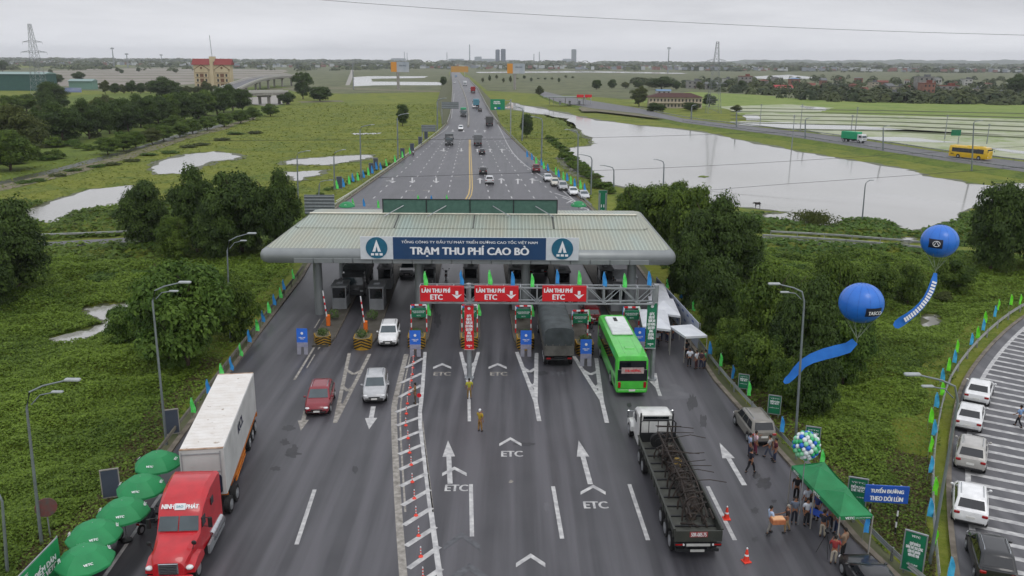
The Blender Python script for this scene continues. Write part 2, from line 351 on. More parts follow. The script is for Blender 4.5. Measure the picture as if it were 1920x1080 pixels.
def field_mat(name, c, s1=.05, stretch=(1, .6, 1), fine=1.5, bump=.6):
    """grassland: c = four colours mixed by large patches and fine tufts"""
    m = M(name, c[0], .9, 0, scale=s1, two=c[1], stretch=stretch, det=10, spec=.2); nt, N, L, b = tweak(m)
    t = N.new('ShaderNodeTexCoord'); n2 = N.new('ShaderNodeTexNoise'); n2.inputs['Scale'].default_value = s1*3.3; n2.inputs['Detail'].default_value = 8
    L.new(t.outputs['Object'], n2.inputs['Vector']); r = N.new('ShaderNodeValToRGB'); r.color_ramp.elements[0].position = .45; r.color_ramp.elements[1].position = .62
    L.new(n2.outputs['Fac'], r.inputs[0]); mi = N.new('ShaderNodeMixRGB'); L.new(r.outputs[0], mi.inputs[0]); L.new(b.inputs['Base Color'].links[0].from_socket, mi.inputs[1]); mi.inputs[2].default_value = (*lin(c[2]), 1)
    n3 = N.new('ShaderNodeTexNoise'); n3.inputs['Scale'].default_value = fine; n3.inputs['Detail'].default_value = 6; n3.inputs['Roughness'].default_value = .7; L.new(t.outputs['Object'], n3.inputs['Vector'])
    r3 = N.new('ShaderNodeValToRGB'); r3.color_ramp.elements[0].position = .4; r3.color_ramp.elements[1].position = .68; L.new(n3.outputs['Fac'], r3.inputs[0])
    m3 = N.new('ShaderNodeMixRGB'); L.new(r3.outputs[0], m3.inputs[0]); L.new(mi.outputs[0], m3.inputs[1]); m3.inputs[2].default_value = (*lin(c[3]), 1)
    L.new(m3.outputs[0], b.inputs['Base Color']); bp = N.new('ShaderNodeBump'); bp.inputs['Strength'].default_value = bump; bp.inputs['Distance'].default_value = .5
    L.new(n3.outputs['Fac'], bp.inputs['Height']); L.new(bp.outputs[0], b.inputs['Normal']); return m
GRASS = field_mat('meadow', ((.095, .135, .012), (.155, .170, .018), (.060, .105, .012), (.18, .195, .035)), .03, (1, .35, 1), .7)
me.materials.append(GRASS); ground = bpy.data.objects.new('ground', me); COL.objects.link(ground); tag(ground, kind='structure')
# water
WATER = M('muddy_water', (.33, .325, .305), .09, 0, scale=.03, two=(.235, .23, .205), det=8, spec=.6, stretch=(1, .5, 1))
nt, N, L, b = tweak(WATER); w1 = N.new('ShaderNodeTexNoise'); w1.inputs['Scale'].default_value = 1.2; w1.inputs['Detail'].default_value = 3; bp = N.new('ShaderNodeBump'); bp.inputs['Strength'].default_value = .12; bp.inputs['Distance'].default_value = .05
t_ = N.new('ShaderNodeTexCoord'); L.new(t_.outputs['Object'], w1.inputs['Vector']); L.new(w1.outputs['Fac'], bp.inputs['Height']); L.new(bp.outputs[0], b.inputs['Normal'])
def sheet(name, P, z, mat, kind='structure'):
    P = [Vector((p[0], p[1], 0)) for p in P]
    mb = MB(); mb.add([(p.x, p.y, z) for p in P], [list(range(len(P)))]); o = mb.build(name, mat)
    bm = bmesh.new(); bm.from_mesh(o.data); bmesh.ops.triangulate(bm, faces=bm.faces)
    for f in bm.faces:
        if f.normal.z < 0: f.normal_flip()
    bm.to_mesh(o.data); bm.free()
    return tag(o, kind=kind)
def grow(P, d):
    a = sum(P[i].x*P[(i+1) % len(P)].y-P[(i+1) % len(P)].x*P[i].y for i in range(len(P))); s_ = 1 if a < 0 else -1; o = []
    for i, p in enumerate(P): t = (P[(i+1) % len(P)]-P[i-1]); t.z = 0; t.normalize(); o.append(p+Vector((-t.y, t.x, 0))*s_*d*min(5, max(1, p.y/110)))
    return o
MARGIN = M('wet_bank', (.075, .075, .035), .6, scale=.6, two=(.05, .065, .02), det=8)
for i, (k, P) in enumerate(PG.items()): sheet('pond_bank', ragged(grow(P, .9), .6, 5, i+40), WZ-.02, MARGIN)
for i, (k, P) in enumerate(PG.items()): sheet('lake_water' if k == 'lake' else 'pond_water', ragged(P, .5, 5, i), WZ, WATER)
# rice fields, mud flats and tracks: thin sheets on the land
PADDY = field_mat('rice_field', ((.14, .20, .035), (.18, .23, .05), (.11, .18, .03), (.20, .25, .07)), .015, (.35, 1, 1), .25, .1)
PADDYW = field_mat('young_rice_in_water', ((.27, .31, .17), (.36, .38, .27), (.20, .26, .10), (.40, .41, .33)), .012, (.3, 1, 1), .2, .1)
MUD = field_mat('mud_flat', ((.21, .19, .165), (.29, .265, .235), (.16, .145, .12), (.25, .23, .20)), .012, (.15, 2.5, 1), .12, .2)
BUND = M('field_bank', (.05, .075, .02), .9, scale=.4, two=(.09, .10, .035))
SOIL = M('bare_soil', (.17, .14, .10), .95, scale=.3, two=(.09, .10, .04), det=8)
FLOOD = M('flooded_paddy', (.40, .40, .39), .12, scale=.012, two=(.27, .29, .24), det=7)
def px_sheet(name, pts, mat, z=.06, amp=.3, n=4):
    return sheet(name, ragged([g(x, y, TZ) for x, y in pts], amp, n, len(pts)), TZ+z, mat)
px_sheet('mud_flat', [(60, 150), (70, 133), (200, 128), (330, 127), (520, 131), (545, 135), (540, 142), (430, 150), (330, 160), (200, 163), (100, 160)], MUD, .06, 2)
for a, b_, c in ((55, 520, 129), (60, 530, 134), (70, 530, 138), (80, 520, 142.5), (90, 470, 148), (95, 400, 153)):
    px_sheet('field_bank', [(a, c-2), (b_, c), (b_, c+.7), (a, c-1.2)], BUND, .1, .1, 2)
px_sheet('rice_field', [(1365, 196), (1500, 189), (1620, 190), (1700, 192), (1930, 196), (1930, 232), (1700, 228), (1400, 222), (1380, 214)], PADDY)
px_sheet('rice_field', [(1180, 190), (1290, 172), (1420, 178), (1560, 190), (1400, 200), (1345, 205)], PADDY, .05)
px_sheet('rice_field', [(1395, 214), (1440, 210), (1930, 224), (1930, 255), (1700, 248), (1560, 236), (1410, 226)], PADDYW, .09)
px_sheet('rice_field', [(1500, 240), (1700, 243), (1930, 256), (1930, 300), (1800, 285), (1640, 262), (1540, 252)], PADDYW, .09)
px_sheet('rice_field', [(1350, 200), (1480, 196), (1560, 202), (1540, 210), (1380, 212)], PADDYW, .1)
px_sheet('flooded_field', [(1365, 229), (1400, 228), (1550, 233), (1660, 240), (1700, 244), (1600, 245), (1470, 241), (1390, 235)], FLOOD, .13, .4)
px_sheet('flooded_field', [(1395, 216), (1425, 217), (1420, 226), (1396, 226)], FLOOD, .13, .3)
px_sheet('flooded_field', [(1500, 199), (1550, 202), (1545, 208), (1510, 206)], FLOOD, .13, .3)
px_sheet('flooded_field', [(1610, 257), (1700, 258), (1800, 268), (1700, 266), (1640, 264)], FLOOD, .13, .3)
px_sheet('flooded_field', [(1840, 275), (1930, 285), (1930, 291), (1870, 283)], FLOOD, .13, .3)
px_sheet('flooded_field', [(660, 145), (690, 143), (800, 143), (800, 146), (690, 148), (700, 153), (820, 154), (842, 156), (842, 160), (700, 160), (660, 162)], FLOOD, .13, .5)
px_sheet('flooded_field', [(895, 135), (1100, 133), (1290, 137), (1280, 138.5), (1100, 136), (895, 137)], FLOOD, .13, .5)
px_sheet('flooded_field', [(1380, 145), (1480, 140), (1540, 147), (1450, 149)], FLOOD, .13, .5)
px_sheet('flooded_field', [(560, 190), (640, 188), (642, 191), (562, 193)], SOIL, .07, .3)
px_sheet('flooded_field', [(660, 250), (720, 249), (700, 252), (662, 253)], FLOOD, .07, .2)
for k, c in enumerate((205, 211, 218, 225.5, 233, 243)):
    px_sheet('field_bank', [(1370, c-2-k*.3), (1650, c+2), (1930, c+8+k*1.4), (1930, c+9.2+k*1.6), (1650, c+3.2+k*.1), (1370, c-1-k*.3)], BUND, .2, .15, 6)
# green land of other tones, banks and tracks
GRASS2 = field_mat('rank_grass', ((.065, .12, .014), (.11, .155, .02), (.045, .085, .012), (.14, .17, .03)), .06, (1, .5, 1), 1.1)
GRASS3 = field_mat('far_grassland', ((.075, .10, .045), (.13, .14, .065), (.045, .065, .03), (.15, .15, .085)), .012, (1, 2.2, 1), .1, .3)
px_sheet('grassland', [(0, 196), (140, 178), (340, 172), (520, 160), (560, 172), (500, 215), (430, 240), (200, 300), (0, 345)], GRASS2, .045, .8)
px_sheet('grassland', [(-20, 128), (400, 122), (846, 127), (847, 172), (640, 176), (440, 168), (250, 172), (100, 168), (-20, 150)], GRASS3, .04, .8)
px_sheet('grassland', [(860, 128), (1200, 127), (1930, 130), (1930, 196), (1400, 190), (1180, 186), (905, 170)], GRASS3, .04, .8)
px_sheet('ditch', [(-20, 352), (120, 320), (240, 288), (340, 257), (420, 236), (480, 218), (484, 221), (425, 241), (345, 264), (250, 296), (130, 329), (-20, 364)], SOIL, .07, .25)
px_sheet('ditch', [(-20, 345), (120, 313), (240, 281), (340, 251), (415, 233), (420, 236), (340, 257), (240, 288), (120, 320), (-20, 352)], M('ditch_water', (.03, .035, .02), .4), .09, .2)
px_sheet('dirt_track', [(846, 172), (640, 164), (500, 166), (500, 168), (640, 167), (846, 174)], SOIL, .09, .2)
px_sheet('dirt_track', [(660, 128), (650, 160), (657, 160), (664, 128)], CONC, .09, .2)
px_sheet('underpass_road', [(-30, 462), (235, 447), (600, 432), (600, 441), (235, 457), (-30, 474)], ASPH2, .12, .02)
px_sheet('underpass_road', [(1150, 440), (1430, 445), (1740, 466), (1960, 484), (1960, 494), (1740, 476), (1430, 456), (1150, 451)], ASPH2, .12, .02)
px_sheet('shore_grass', [(1010, 210), (1090, 232), (1200, 240), (1280, 247), (1420, 274), (1560, 299), (1700, 322), (1700, 335), (1560, 310), (1420, 286), (1280, 255), (1200, 250), (1060, 240)], GRASS2, .03, .3)
# side road on the causeway beyond the lake
CT = [(1020, 171), (1060, 181), (1130, 192), (1200, 203), (1280, 222), (1400, 236), (1500, 247), (1580, 257), (1680, 272), (1780, 287), (1960, 308)]
CB = [(1012, 178), (1045, 191), (1110, 203), (1200, 213), (1280, 230), (1400, 246), (1500, 259), (1583, 272), (1680, 287), (1777, 302), (1960, 328)]
CTP, CBP = [g(x, y) for x, y in CT], [g(x, y) for x, y in CB]
mb = ribbon(CTP, CBP, .0); 
tag(mb.build('causeway_road', ASPH2), kind='structure')
oT, oB = [], []
for a, b_ in zip(CTP, CBP):
    n_ = (a-b_); n_.z = 0; n_.normalize(); oT.append(Vector((a.x, a.y, TZ-.1))+n_*5); oB.append(Vector((b_.x, b_.y, TZ-.1))-n_*9)
mb = MB()
for A, B in ((CTP, oT), (CBP, oB)): n = len(A); mb.add([Vector((p.x, p.y, p.z-.03)) for p in A]+B, [[i, i+1, n+i+1, n+i] for i in range(n-1)])
tag(mb.build('causeway_bank', GRASS2), kind='structure')
px_sheet('bare_ground', [(1085, 205), (1100, 200), (1140, 204), (1280, 226), (1280, 231), (1120, 212), (1090, 212)], SOIL, .9, .1)
# ------------------------------------------------------------------ motorway
PLs, PRs = PL, PR
def resample(P, Ys):
    yy = [p.y for p in P]; return [Vector((float(np.interp(v, yy, [p.x for p in P])), v, zr(v))) for v in Ys]
Ys = sorted(set([30, 34, 38, 42, 46, 50, 55, 60, 66, 72, 80, 90, 100, 110, 120, 135, 150, 170, 190, 210, 230, 260, 300, 340, 380, 430, 480, 560, 650, 760, 900, 1000, 1150, 1300, 1600, 2000]))
LL, RR_ = resample(PL, Ys), resample(PR, Ys)
tag(ribbon(LL, RR_).build('motorway', ASPH), kind='structure')
mb = MB()                                                  # kerb and embankment skirts
for P, s in ((LL, -1), (RR_, 1)):
    q = offset_line(P, -s*1.0); out = [Vector((p.x+s*(1.2+max(0, p.z-.2)*1.4), p.y, -.1 if p.y < 300 else TZ-.1)) for p in P]
    n = len(P); mb.add([Vector((p.x+s*.35, p.y, p.z-.02)) for p in P]+out, [[i, i+1, n+i+1, n+i] for i in range(n-1)])
tag(mb.build('road_embankment', M('verge_soil', (.10, .10, .055), .95, scale=.5, two=(.07, .085, .03), det=8)), kind='structure')
mb = MB()
for P, s in ((LL, -1), (RR_, 1)):
    for a, b_ in zip(P, P[1:]):
        if b_.y > 700: break
        mb.slab([a+Vector((s*.0, 0, -.05)), b_+Vector((s*.0, 0, -.05)), b_+Vector((s*.35, 0, -.05)), a+Vector((s*.35, 0, -.05))], .2 if s < 0 else -.2)
tag(mb.build('kerb', CONCD), kind='structure')
mb = ribbon(offset_line(QL, -.2*sgn), QR); tag(mb.build('ramp_road', ASPH2), kind='structure')
tag(MB().add([v for p, q in zip(offset_line(QL, -.5*sgn), offset_line(QL, -.2*sgn)) for v in (p+Vector((0, 0, .1)), q+Vector((0, 0, .1)))]+[v for p, q in zip(offset_line(QL, -.5*sgn), offset_line(QL, -.2*sgn)) for v in (p+Vector((0, 0, -.3)), q+Vector((0, 0, -.1)))],
    [[2*i, 2*i+1, 2*i+3, 2*i+2] for i in range(len(QL)-1)]+[[2*i+1, 2*len(QL)+2*i+1, 2*len(QL)+2*i+3, 2*i+3] for i in range(len(QL)-1)]).build('ramp_kerb', CONCD), kind='structure')
# ------------------------------------------------------------------ painted markings, 6 mm thick sheets on the asphalt
mk, mw, my, mg, mt = MB(), MB(), MB(), MB(), MB()
def quadpx(mb, pts, z=.006):
    P = [gr(*p) for p in pts]; mb.add([p+Vector((0, 0, z)) for p in P], [list(range(len(P)))])
def line(mb, a, b, w, z=.006, w2=None):
    A, B = gr(*a), gr(*b); t = (B-A); t.z = 0; t.normalize(); n = Vector((-t.y, t.x, 0)); w2 = w2 or w
    mb.add([A-n*w/2+Vector((0, 0, z)), A+n*w/2+Vector((0, 0, z)), B+n*w2/2+Vector((0, 0, z)), B-n*w2/2+Vector((0, 0, z))], [[0, 1, 2, 3]])
def pline(mb, pts, w, z=.006):
    P = [gr(*p) for p in pts]; P = smooth_line(P, 1); n = len(P); L_, R2 = offset_line(P, w/2), offset_line(P, -w/2)
    mb.add([p+Vector((0, 0, z)) for p in L_+R2], [[i, i+1, n+i+1, n+i] for i in range(n-1)])
for a, b_ in (((883, 908), (885, 1006)), ((1037, 912), (1054, 1010)), ((1180, 908), (1215, 1013)), ((1327, 912), (1378, 1013)), ((590, 918), (556, 1021)), ((879, 725), (880, 790))): line(mk, a, b_, .24)
line(mk, (302, 927), (196, 1080), .2); line(mw, (596, 640), (552, 712), .2); line(mw, (622, 625), (596, 655), .15)
for a, b_ in (((690, 640), (686, 655)), ((590, 665), (575, 690)), ((600, 598), (590, 615)), ((725, 700), (716, 725))): line(mw, a, b_, .12)
# striped median
pline(mw, [(762, 664), (742, 745), (738, 770), (741, 850), (747, 960), (757, 1090)], .42); pline(mw, [(770, 664), (752, 745), (750, 790), (753, 850), (760, 960)], .12)
pline(mk, [(797, 660), (791, 745), (786, 780), (796, 860), (808, 960), (826, 1090)], .3); pline(mw, [(792, 790), (800, 860), (812, 960)], .1)
for l, r in (((760, 690), (793, 672)), ((752, 718), (791, 700)), ((748, 745), (790, 722)), ((742, 773), (785, 757)), ((744, 798), (786, 783)), ((746, 825), (790, 808)), ((748, 852), (794, 833)), ((749, 881), (797, 859)), ((751, 912), (801, 887)),
             ((754, 948), (806, 918)), ((757, 985), (810, 952)), ((761, 1024), (817, 988)), ((766, 1066), (824, 1025)), ((786, 1095), (828, 1066))): line(mk, l, r, .34, .010)
def gore(a, b_, tip, n, mb=mk, w=.22, foot=None):
    """two lines from a and b meeting at tip, chevrons between them pointing at the tip, and a leg down to foot"""
    pline(mb, [a, tip], w); pline(mb, [b_, tip], w, .0085)
    for k in range(1, n+1):
        t = k/(n+1.2); p = (a[0]+(tip[0]-a[0])*t, a[1]+(tip[1]-a[1])*t); q = (b_[0]+(tip[0]-b_[0])*t, b_[1]+(tip[1]-b_[1])*t); m = ((p[0]+q[0])/2, p[1]+9)
        line(mb, p, m, w, .011); line(mb, q, m, w, .0135)
    if foot: line(mb, tip, foot, w*.95, .016)
gore((655, 662), (693, 664), (628, 793), 3, mw, .3); gore((864, 660), (897, 660), (879, 722), 2, mk, .3); gore((969, 660), (1006, 662), (1004, 752), 2, mk, .34, (1011, 790)); gore((1076, 668), (1118, 672), (1128, 750), 2, mk, .34, (1138, 793)); gore((1196, 690), (1228, 700), (1232, 726), 1, mk, .3, (1238, 743))
def arrow(tip, tail, w=.24, hw=.62, hl=2.6, mb=mk, z=.006):
    A, B = gr(*tip), gr(*tail); t = (A-B).normalized(); n = Vector((-t.y, t.x, 0)); C = A-t*hl; u = Vector((0, 0, z))
    mb.add([A+u, C+n*hw+u, C+n*w/2+u, B+n*w/2+u, B-n*w/2+u, C-n*w/2+u, C-n*hw+u], [[0, 1, 2, 3, 4, 5, 6]])
arrow((840, 826), (844, 907), .32, .42, 2.5); arrow((1085, 826), (1107, 908), .32, .42, 2.5); arrow((1349, 830), (1396, 910), .32, .42, 2.4); arrow((692, 805), (700, 762), .36, .45, 2.0); arrow((564, 808), (573, 770), .3, .4, 1.9, mw)
def chev(x, y, w, h=None, mb=mk, t=None, z=.010):
    h = h or w*.26; t = t or w*.17
    quadpx(mb, [(x-w/2, y+h), (x, y), (x, y+t), (x-w/2, y+h+t)], z); quadpx(mb, [(x, y), (x+w/2, y+h), (x+w/2, y+h+t), (x, y+t)], z+.002)
chev(829, 681, 34, 7, mk, 4); chev(933, 681, 34, 7, mk, 4); chev(957, 820, 42, 12, mk, 5); chev(852, 875, 46, 12, mk, 6); chev(1112, 909, 47, 13, mk, 6); chev(995, 1038, 55, 18, mk, 8)
chev(866, 998, 68, 24, mg, 10); chev(880, 1056, 90, 30, mg, 14)
line(mw, (1280, 975), (1330, 905), .1) if False else None
for x, y, w, h, m in ((829, 701, 31, 6.5, WHTW), (935, 701, 31, 6.5, WHTW), (1049, 701, 31, 6, GHOST), (960, 851, 39, 10.5, WHT), (856, 915, 42, 12, WHT), (1117, 947, 44, 13, WHT)):
    p, q, r = gr(x-w/2, y), gr(x+w/2, y), gr(x, y-h/2); s = gr(x, y+h/2)
    o = text('ETC', (q-p).length, abs(r.y-s.y), m, None, gr(x, y), (0, 0, math.atan2((q-p).y, (q-p).x)), 'road_marking_letters', .04, .005); tag(o, kind='structure')
# beyond the plaza
for l in ([(630, 377), (700, 334), (765, 288), (800, 266), (836, 244), (841, 236)], [(1088, 385), (1040, 345), (995, 318), (965, 292), (952, 272), (944, 255), (934, 235), (925, 217), (910, 195), (898, 172)]): pline(mk, l, .2)
pline(mk, [(846, 222), (850, 195), (852, 170), (851, 155)], .2)
pline(my, [(872, 376), (881, 360), (881, 330), (880, 290), (880, 262)], .28); pline(my, [(876, 378), (886, 362), (885, 330), (883, 290), (882, 262)], .22)
for (x0, x1, y0, y1) in ((700, 822, 372, 258), (752, 837, 372, 258), (798, 850, 372, 258), (838, 864, 372, 258), (918, 894, 372, 254), (960, 908, 372, 254), (1002, 920, 372, 254), (1045, 934, 372, 262)):
    A, B = gr(x0, y0), gr(x1, y1); n = 17
    for k in range(n):
        a = A.lerp(B, k/n); b2 = A.lerp(B, (k+.3)/n); t = (b2-a).normalized(); nn = Vector((-t.y, t.x, 0))*.11; mk.add([a-nn+Vector((0, 0, .006)), a+nn+Vector((0, 0, .006)), b2+nn+Vector((0, 0, .006)), b2-nn+Vector((0, 0, .006))], [[0, 1, 2, 3]])
for (x, y, s, turn) in ((736, 338, 1, 1), (773, 338, 1, 0), (818, 338, 1, 0), (832, 281, 1, 1), (865, 281, 1, 0), (900, 339, -1, 0), (940, 339, -1, 0), (971, 340, -1, 0), (998, 339, -1, 1), (895, 282, -1, 0), (919, 282, -1, 0), (941, 282, -1, 1),
                        (849, 245, 1, 0), (869, 245, 1, 0), (891, 246, -1, 0), (909, 246, -1, 0)):
    h = 5 if y > 300 else 3 if y > 260 else 2; arrow((x, y+h*s), (x, y-h*s), .35, .75, 2.4)
    if turn: line(mk, (x, y), (x+(12 if y > 300 else 7)*(-s), y+s*1.5), .5, .010)
for x, y, w in ((858, 331, 11), (860, 307, 11), (828, 307, 10), (862, 290, 9), (833, 290, 9), (772, 357, 14), (800, 357, 14)):
    line(mw, (x-w/2, y), (x+w/2, y), .45)
for k in range(5): line(mk, (1040+k*14, 362+k*8), (1075+k*9, 374+k*6), .3); line(mk, (1062+k*14, 381+k*5), (1075+k*9, 374+k*6), .3, .010)
line(mw, (640, 384), (1100, 388), .15)
for y in (392, 398): line(mk, (660, y-8), (760, y-7), .14)
A0, B0 = gr(878, 240), gr(858, 150)
# ramp markings: edge line and hatch bars following the curve
LW = offset_line(QL, .75*sgn); RW = offset_line(QL, 4.7*sgn); n = len(LW); U = Vector((0, 0, .006))
for P, w in ((LW, .16), (RW, .2)): a, b2 = offset_line(P, w), offset_line(P, -w); mk.add([p+U for p in a+b2], [[i, i+1, n+i+1, n+i] for i in range(n-1)])
acc = 0
for i in range(n-1):
    seg = (LW[i+1]-LW[i]).length; k = 0
    while acc < seg:
        t = acc/seg; p = LW[i].lerp(LW[i+1], t); d_ = (LW[i+1]-LW[i]).normalized(); nn = Vector((-d_.y, d_.x, 0))*sgn; dd = (nn+d_*.02).normalized(); q = p+dd*3.95; u = Vector((0, 0, .011))
        mk.add([p+u, p+d_*.42+u, q+d_*.42+u, q+u], [[0, 1, 2, 3]]); acc += 1.42
    acc -= seg
for mb, nm, m in ((mk, 'road_marking', WHT), (mw, 'road_marking', WHTW), (my, 'road_marking', YEL), (mg, 'erased_road_marking', GHOST)): tag(mb.build(nm, m), kind='structure')
# tar patches, repairs and stains: blotches of their own shape
rr = random.Random(3)
def blot(x, y, rx, ry, mat, z=.003, seed=0, nm='asphalt_patch'):
    r = random.Random(seed); P = []
    for k in range(22): t = 2*math.pi*k/22; s = r.uniform(.55, 1.1); P.append(gr(x+rx*s*math.cos(t), y+ry*s*math.sin(t)))
    sheet(nm, P, z, mat)
DARK = M('dark_asphalt_stain', (.022, .022, .025), .5, scale=1.2, two=(.034, .034, .038), det=8); PALE = M('worn_concrete_patch', (.12, .12, .13), .6, scale=.8, two=(.085, .085, .095), det=8)
for i, (x, y, rx, ry, m) in enumerate(((541, 803, 14, 6, DARK), (534, 829, 11, 7, DARK), (548, 850, 17, 9, DARK), (517, 879, 12, 5, DARK), (552, 842, 9, 9, DARK), (1432, 905, 16, 13, TAR), (1418, 892, 8, 7, TAR), (1415, 958, 10, 7, TAR), (1416, 1011, 8, 6, TAR), (1451, 940, 6, 4, DARK), (985, 833, 22, 4, DARK),
        (1262, 738, 38, 16, PALE), (1298, 755, 12, 18, DARK), (1318, 790, 8, 16, DARK), (1025, 950, 7, 9, PALE), (958, 903, 5, 3, WHTW), (1180, 760, 6, 5, DARK), (820, 600, 8, 16, DARK), (1012, 700, 20, 5, DARK), (665, 880, 7, 9, DARK))): blot(x, y, rx, ry, m, .003+.0003*i, i)
# ================================================================== vehicles (front along +Y, root on the ground under the middle)
def wheels(root, spots, r, w, name='wheel', dual=False):
    for (x, y) in spots:
        s = 1 if x > 0 else -1; t = MB(); t.cyl((x-s*w/2, y, r), r, w, 16, 0, 'x'); tt = t.build(name, BLK, root, 40)
        q = MB(); q.cyl((x+s*.012, y, r), r*.62, .03, 12, 0, 'x'); q.cyl((x+s*.035, y, r), r*.2, .03, 8, 0, 'x'); q.build('rim', RIM, tt)
PB = paint('#b8babb', 'body_paint')
def car(kind='suv'):
    """L length, W width; hood, belt and roof heights; y of windscreen foot/top and rear window top/foot"""
    P = dict(suv=(4.55, 1.85, 1.02, 1.08, 1.66, 1.15, .45, -1.55, -2.05, .24), sedan=(4.7, 1.80, .92, .98, 1.46, 1.05, .25, -1.05, -1.75, .19), mpv=(4.6, 1.80, 1.0, 1.08, 1.75, 1.45, .65, -1.85, -2.15, .22),
             pickup=(5.2, 1.85, 1.08, 1.12, 1.78, 1.25, .55, -.75, -.95, .27), hatch=(4.2, 1.75, .98, 1.03, 1.53, 1.05, .35, -1.35, -1.85, .2))[kind]
    L, W, zh, zb, zt, yA, yAt, yDt, yD, zg = P; hl = L/2; hw = W/2; r = .34 if kind != 'pickup' else .38
    root = thing('parked_car', (0, 0, 0), None, None); body = MB()
    st = [(-hl, .45, zb-.32, .80), (-hl+.06, .32, zb-.05, .90), (-hl+.35, zg, zb-.01, .98), (-hl+1.1, zg, zb, 1), (0, zg, zb, 1), (yA-.1, zg, zb-.01, 1), (yA+.15, zg, zh, .995), (hl-.55, zg, zh-.08, .97), (hl-.2, zg+.02, zh-.17, .90), (hl-.05, .30, zh-.33, .82), (hl, .42, zh-.45, .74)]
    rings = []
    for y, z0, z1, k in st:
        w = hw*k; m = (z0+z1)/2
        rings.append([(-w*.86, y, z0), (w*.86, y, z0), (w*.98, y, z0+.12), (w, y, m), (w*.975, y, z1-.10), (w*.86, y, z1), (-w*.86, y, z1), (-w*.975, y, z1-.10), (-w, y, m), (-w*.98, y, z0+.12)])
    body.loft(rings)
    tw = hw*.76; bw = hw*.93; cy = .07
    b4 = [(-bw, yA, zb-.03), (bw, yA, zb-.03), (bw, yD, zb-.03), (-bw, yD, zb-.03)]
    def ring(w, ya, yd, z, k=.1): return [(-w+k, ya, z), (w-k, ya, z), (w, ya-k, z), (w, yd+k, z), (w-k, yd, z), (-w+k, yd, z), (-w, yd+k, z), (-w, ya-k, z)]
    body.loft([ring(bw, yA, yD, zb-.04), ring(tw+.03, yAt+.03, yDt-.03, zt-.09), ring(tw-.05, yAt-.1, yDt+.08, zt-.015), ring(tw-.3, yAt-.4, yDt+.4, zt)])
    if kind == 'pickup':
        pass
    b = body.build('body', PB, root, 38)
    def lerp3(a, b_, t): return Vector(a).lerp(Vector(b_), t)
    def pane(name, bl, br, tr, tl, u0, u1, v0, v1, off):
        q = []
        for u, v in ((u0, v0), (u1, v0), (u1, v1), (u0, v1)): q.append(lerp3(lerp3(bl, br, u), lerp3(tl, tr, u), v)+Vector(off))
        MB().slab(q, .008).build(name, GLASS2 if name == 'windscreen' else GLASS, root)
    T = zt-.09; tl_, tr_ = (-tw-.03, yAt+.03, T), (tw+.03, yAt+.03, T); rl_, rr__ = (-tw-.03, yDt-.03, T), (tw+.03, yDt-.03, T)
    pane('windscreen', (-bw, yA, zb-.04), (bw, yA, zb-.04), tr_, tl_, .07, .93, .08, .97, (0, .012, .012))
    pane('rear_window', (bw, yD, zb-.04), (-bw, yD, zb-.04), rl_, rr__, .09, .91, .18 if kind != 'pickup' else .25, .93, (0, -.014, .01))
    for s in (-1, 1):
        A, D, At, Dt = (s*bw, yA-.1, zb-.04), (s*bw, yD+.1, zb-.04), (s*(tw+.03), yAt-.07, T), (s*(tw+.03), yDt+.07, T)
        cuts = ((.04, .34), (.37, .66), (.69, .95)) if kind != 'pickup' else ((.05, .5), (.54, .93))
        for u0, u1 in cuts:
            q = [lerp3(lerp3(A, D, u), lerp3(At, Dt, u), v)+Vector((s*.006, 0, 0)) for u, v in ((u0, .12), (u1, .12), (u1, .9), (u0, .9))]
            MB().slab(q if s > 0 else q, .01*1).build('side_window', GLASS, root)
        h = MB(); h.ell((s*hw*.70, hl-.16, zh-.33), (.2, .14, .09), 10, 6); h.build('headlight', LAMPW, root, 60)
        h = MB(); h.box((s*hw*.76, -hl+.05, zb-.18), (.30, .12, .16), b=.03); h.build('tail_light', LAMPR, root)
        h = MB(); h.ell((s*(hw+.09), yA-.25, zb+.05), (.10, .07, .075), 8, 6); h.tube([(s*(hw-.08), yA-.25, zb-.02), (s*(hw+.06), yA-.25, zb+.02)], .025, 5); h.build('wing_mirror', PB, root, 60)
    h = MB(); h.box((0, hl-.05, zh-.47), (hw*.95, .10, .17), b=.02); h.build('grille', PLAS, root); h = MB(); h.box((0, hl-.03, zg+.16), (hw*1.45, .12, .13), b=.03); h.build('bumper_trim', PLAS, root); h = MB(); h.box((0, -hl+.05, zg+.16), (hw*1.6, .16, .16), b=.03); h.build('bumper_trim', PLAS, root)
    h = MB(); h.box((0, -hl+.0, zb-.36), (.45, .04, .13)); h.build('number_plate', PLATEW, root); h = MB(); h.box((0, hl+.035, zg+.24), (.45, .03, .12)); h.build('number_plate', PLATEW, root)
    if kind in ('suv', 'mpv'):
        for s in (-1, 1): h = MB(); h.tube([(s*(tw-.12), yAt-.25, zt-.02), (s*(tw-.12), yAt-.4, zt+.05), (s*(tw-.12), yDt+.4, zt+.05), (s*(tw-.12), yDt+.25, zt-.02)], .02, 5); h.build('roof_rail', CHROME, root)
    if kind == 'pickup':
        h = MB(); 
        h.box((0, (-hl+yD)/2-.05, zb+.012), (W*.74, (hl+yD)-.35, .03)); h.build('load_bed', PLAS, root)
    ax = [(hl-.87), (-hl+.86)]
    for s in (-1, 1):
        for y in ax: ar = MB(); ar.cyl((s*(hw-.10), y, r+.03), r+.07, .205, 16, 0, 'x'); ar.build('wheel_arch', PLAS, root, 40)
    wheels(root, [(s*(hw+.008), y) for s in (-1, 1) for y in ax], r, .22)
    return root
CARS = {k: Proto(lambda k=k: car(k)) for k in ('suv', 'sedan', 'mpv', 'pickup', 'hatch')}
LEN = dict(suv=4.55, sedan=4.7, mpv=4.6, pickup=5.2, hatch=4.2)
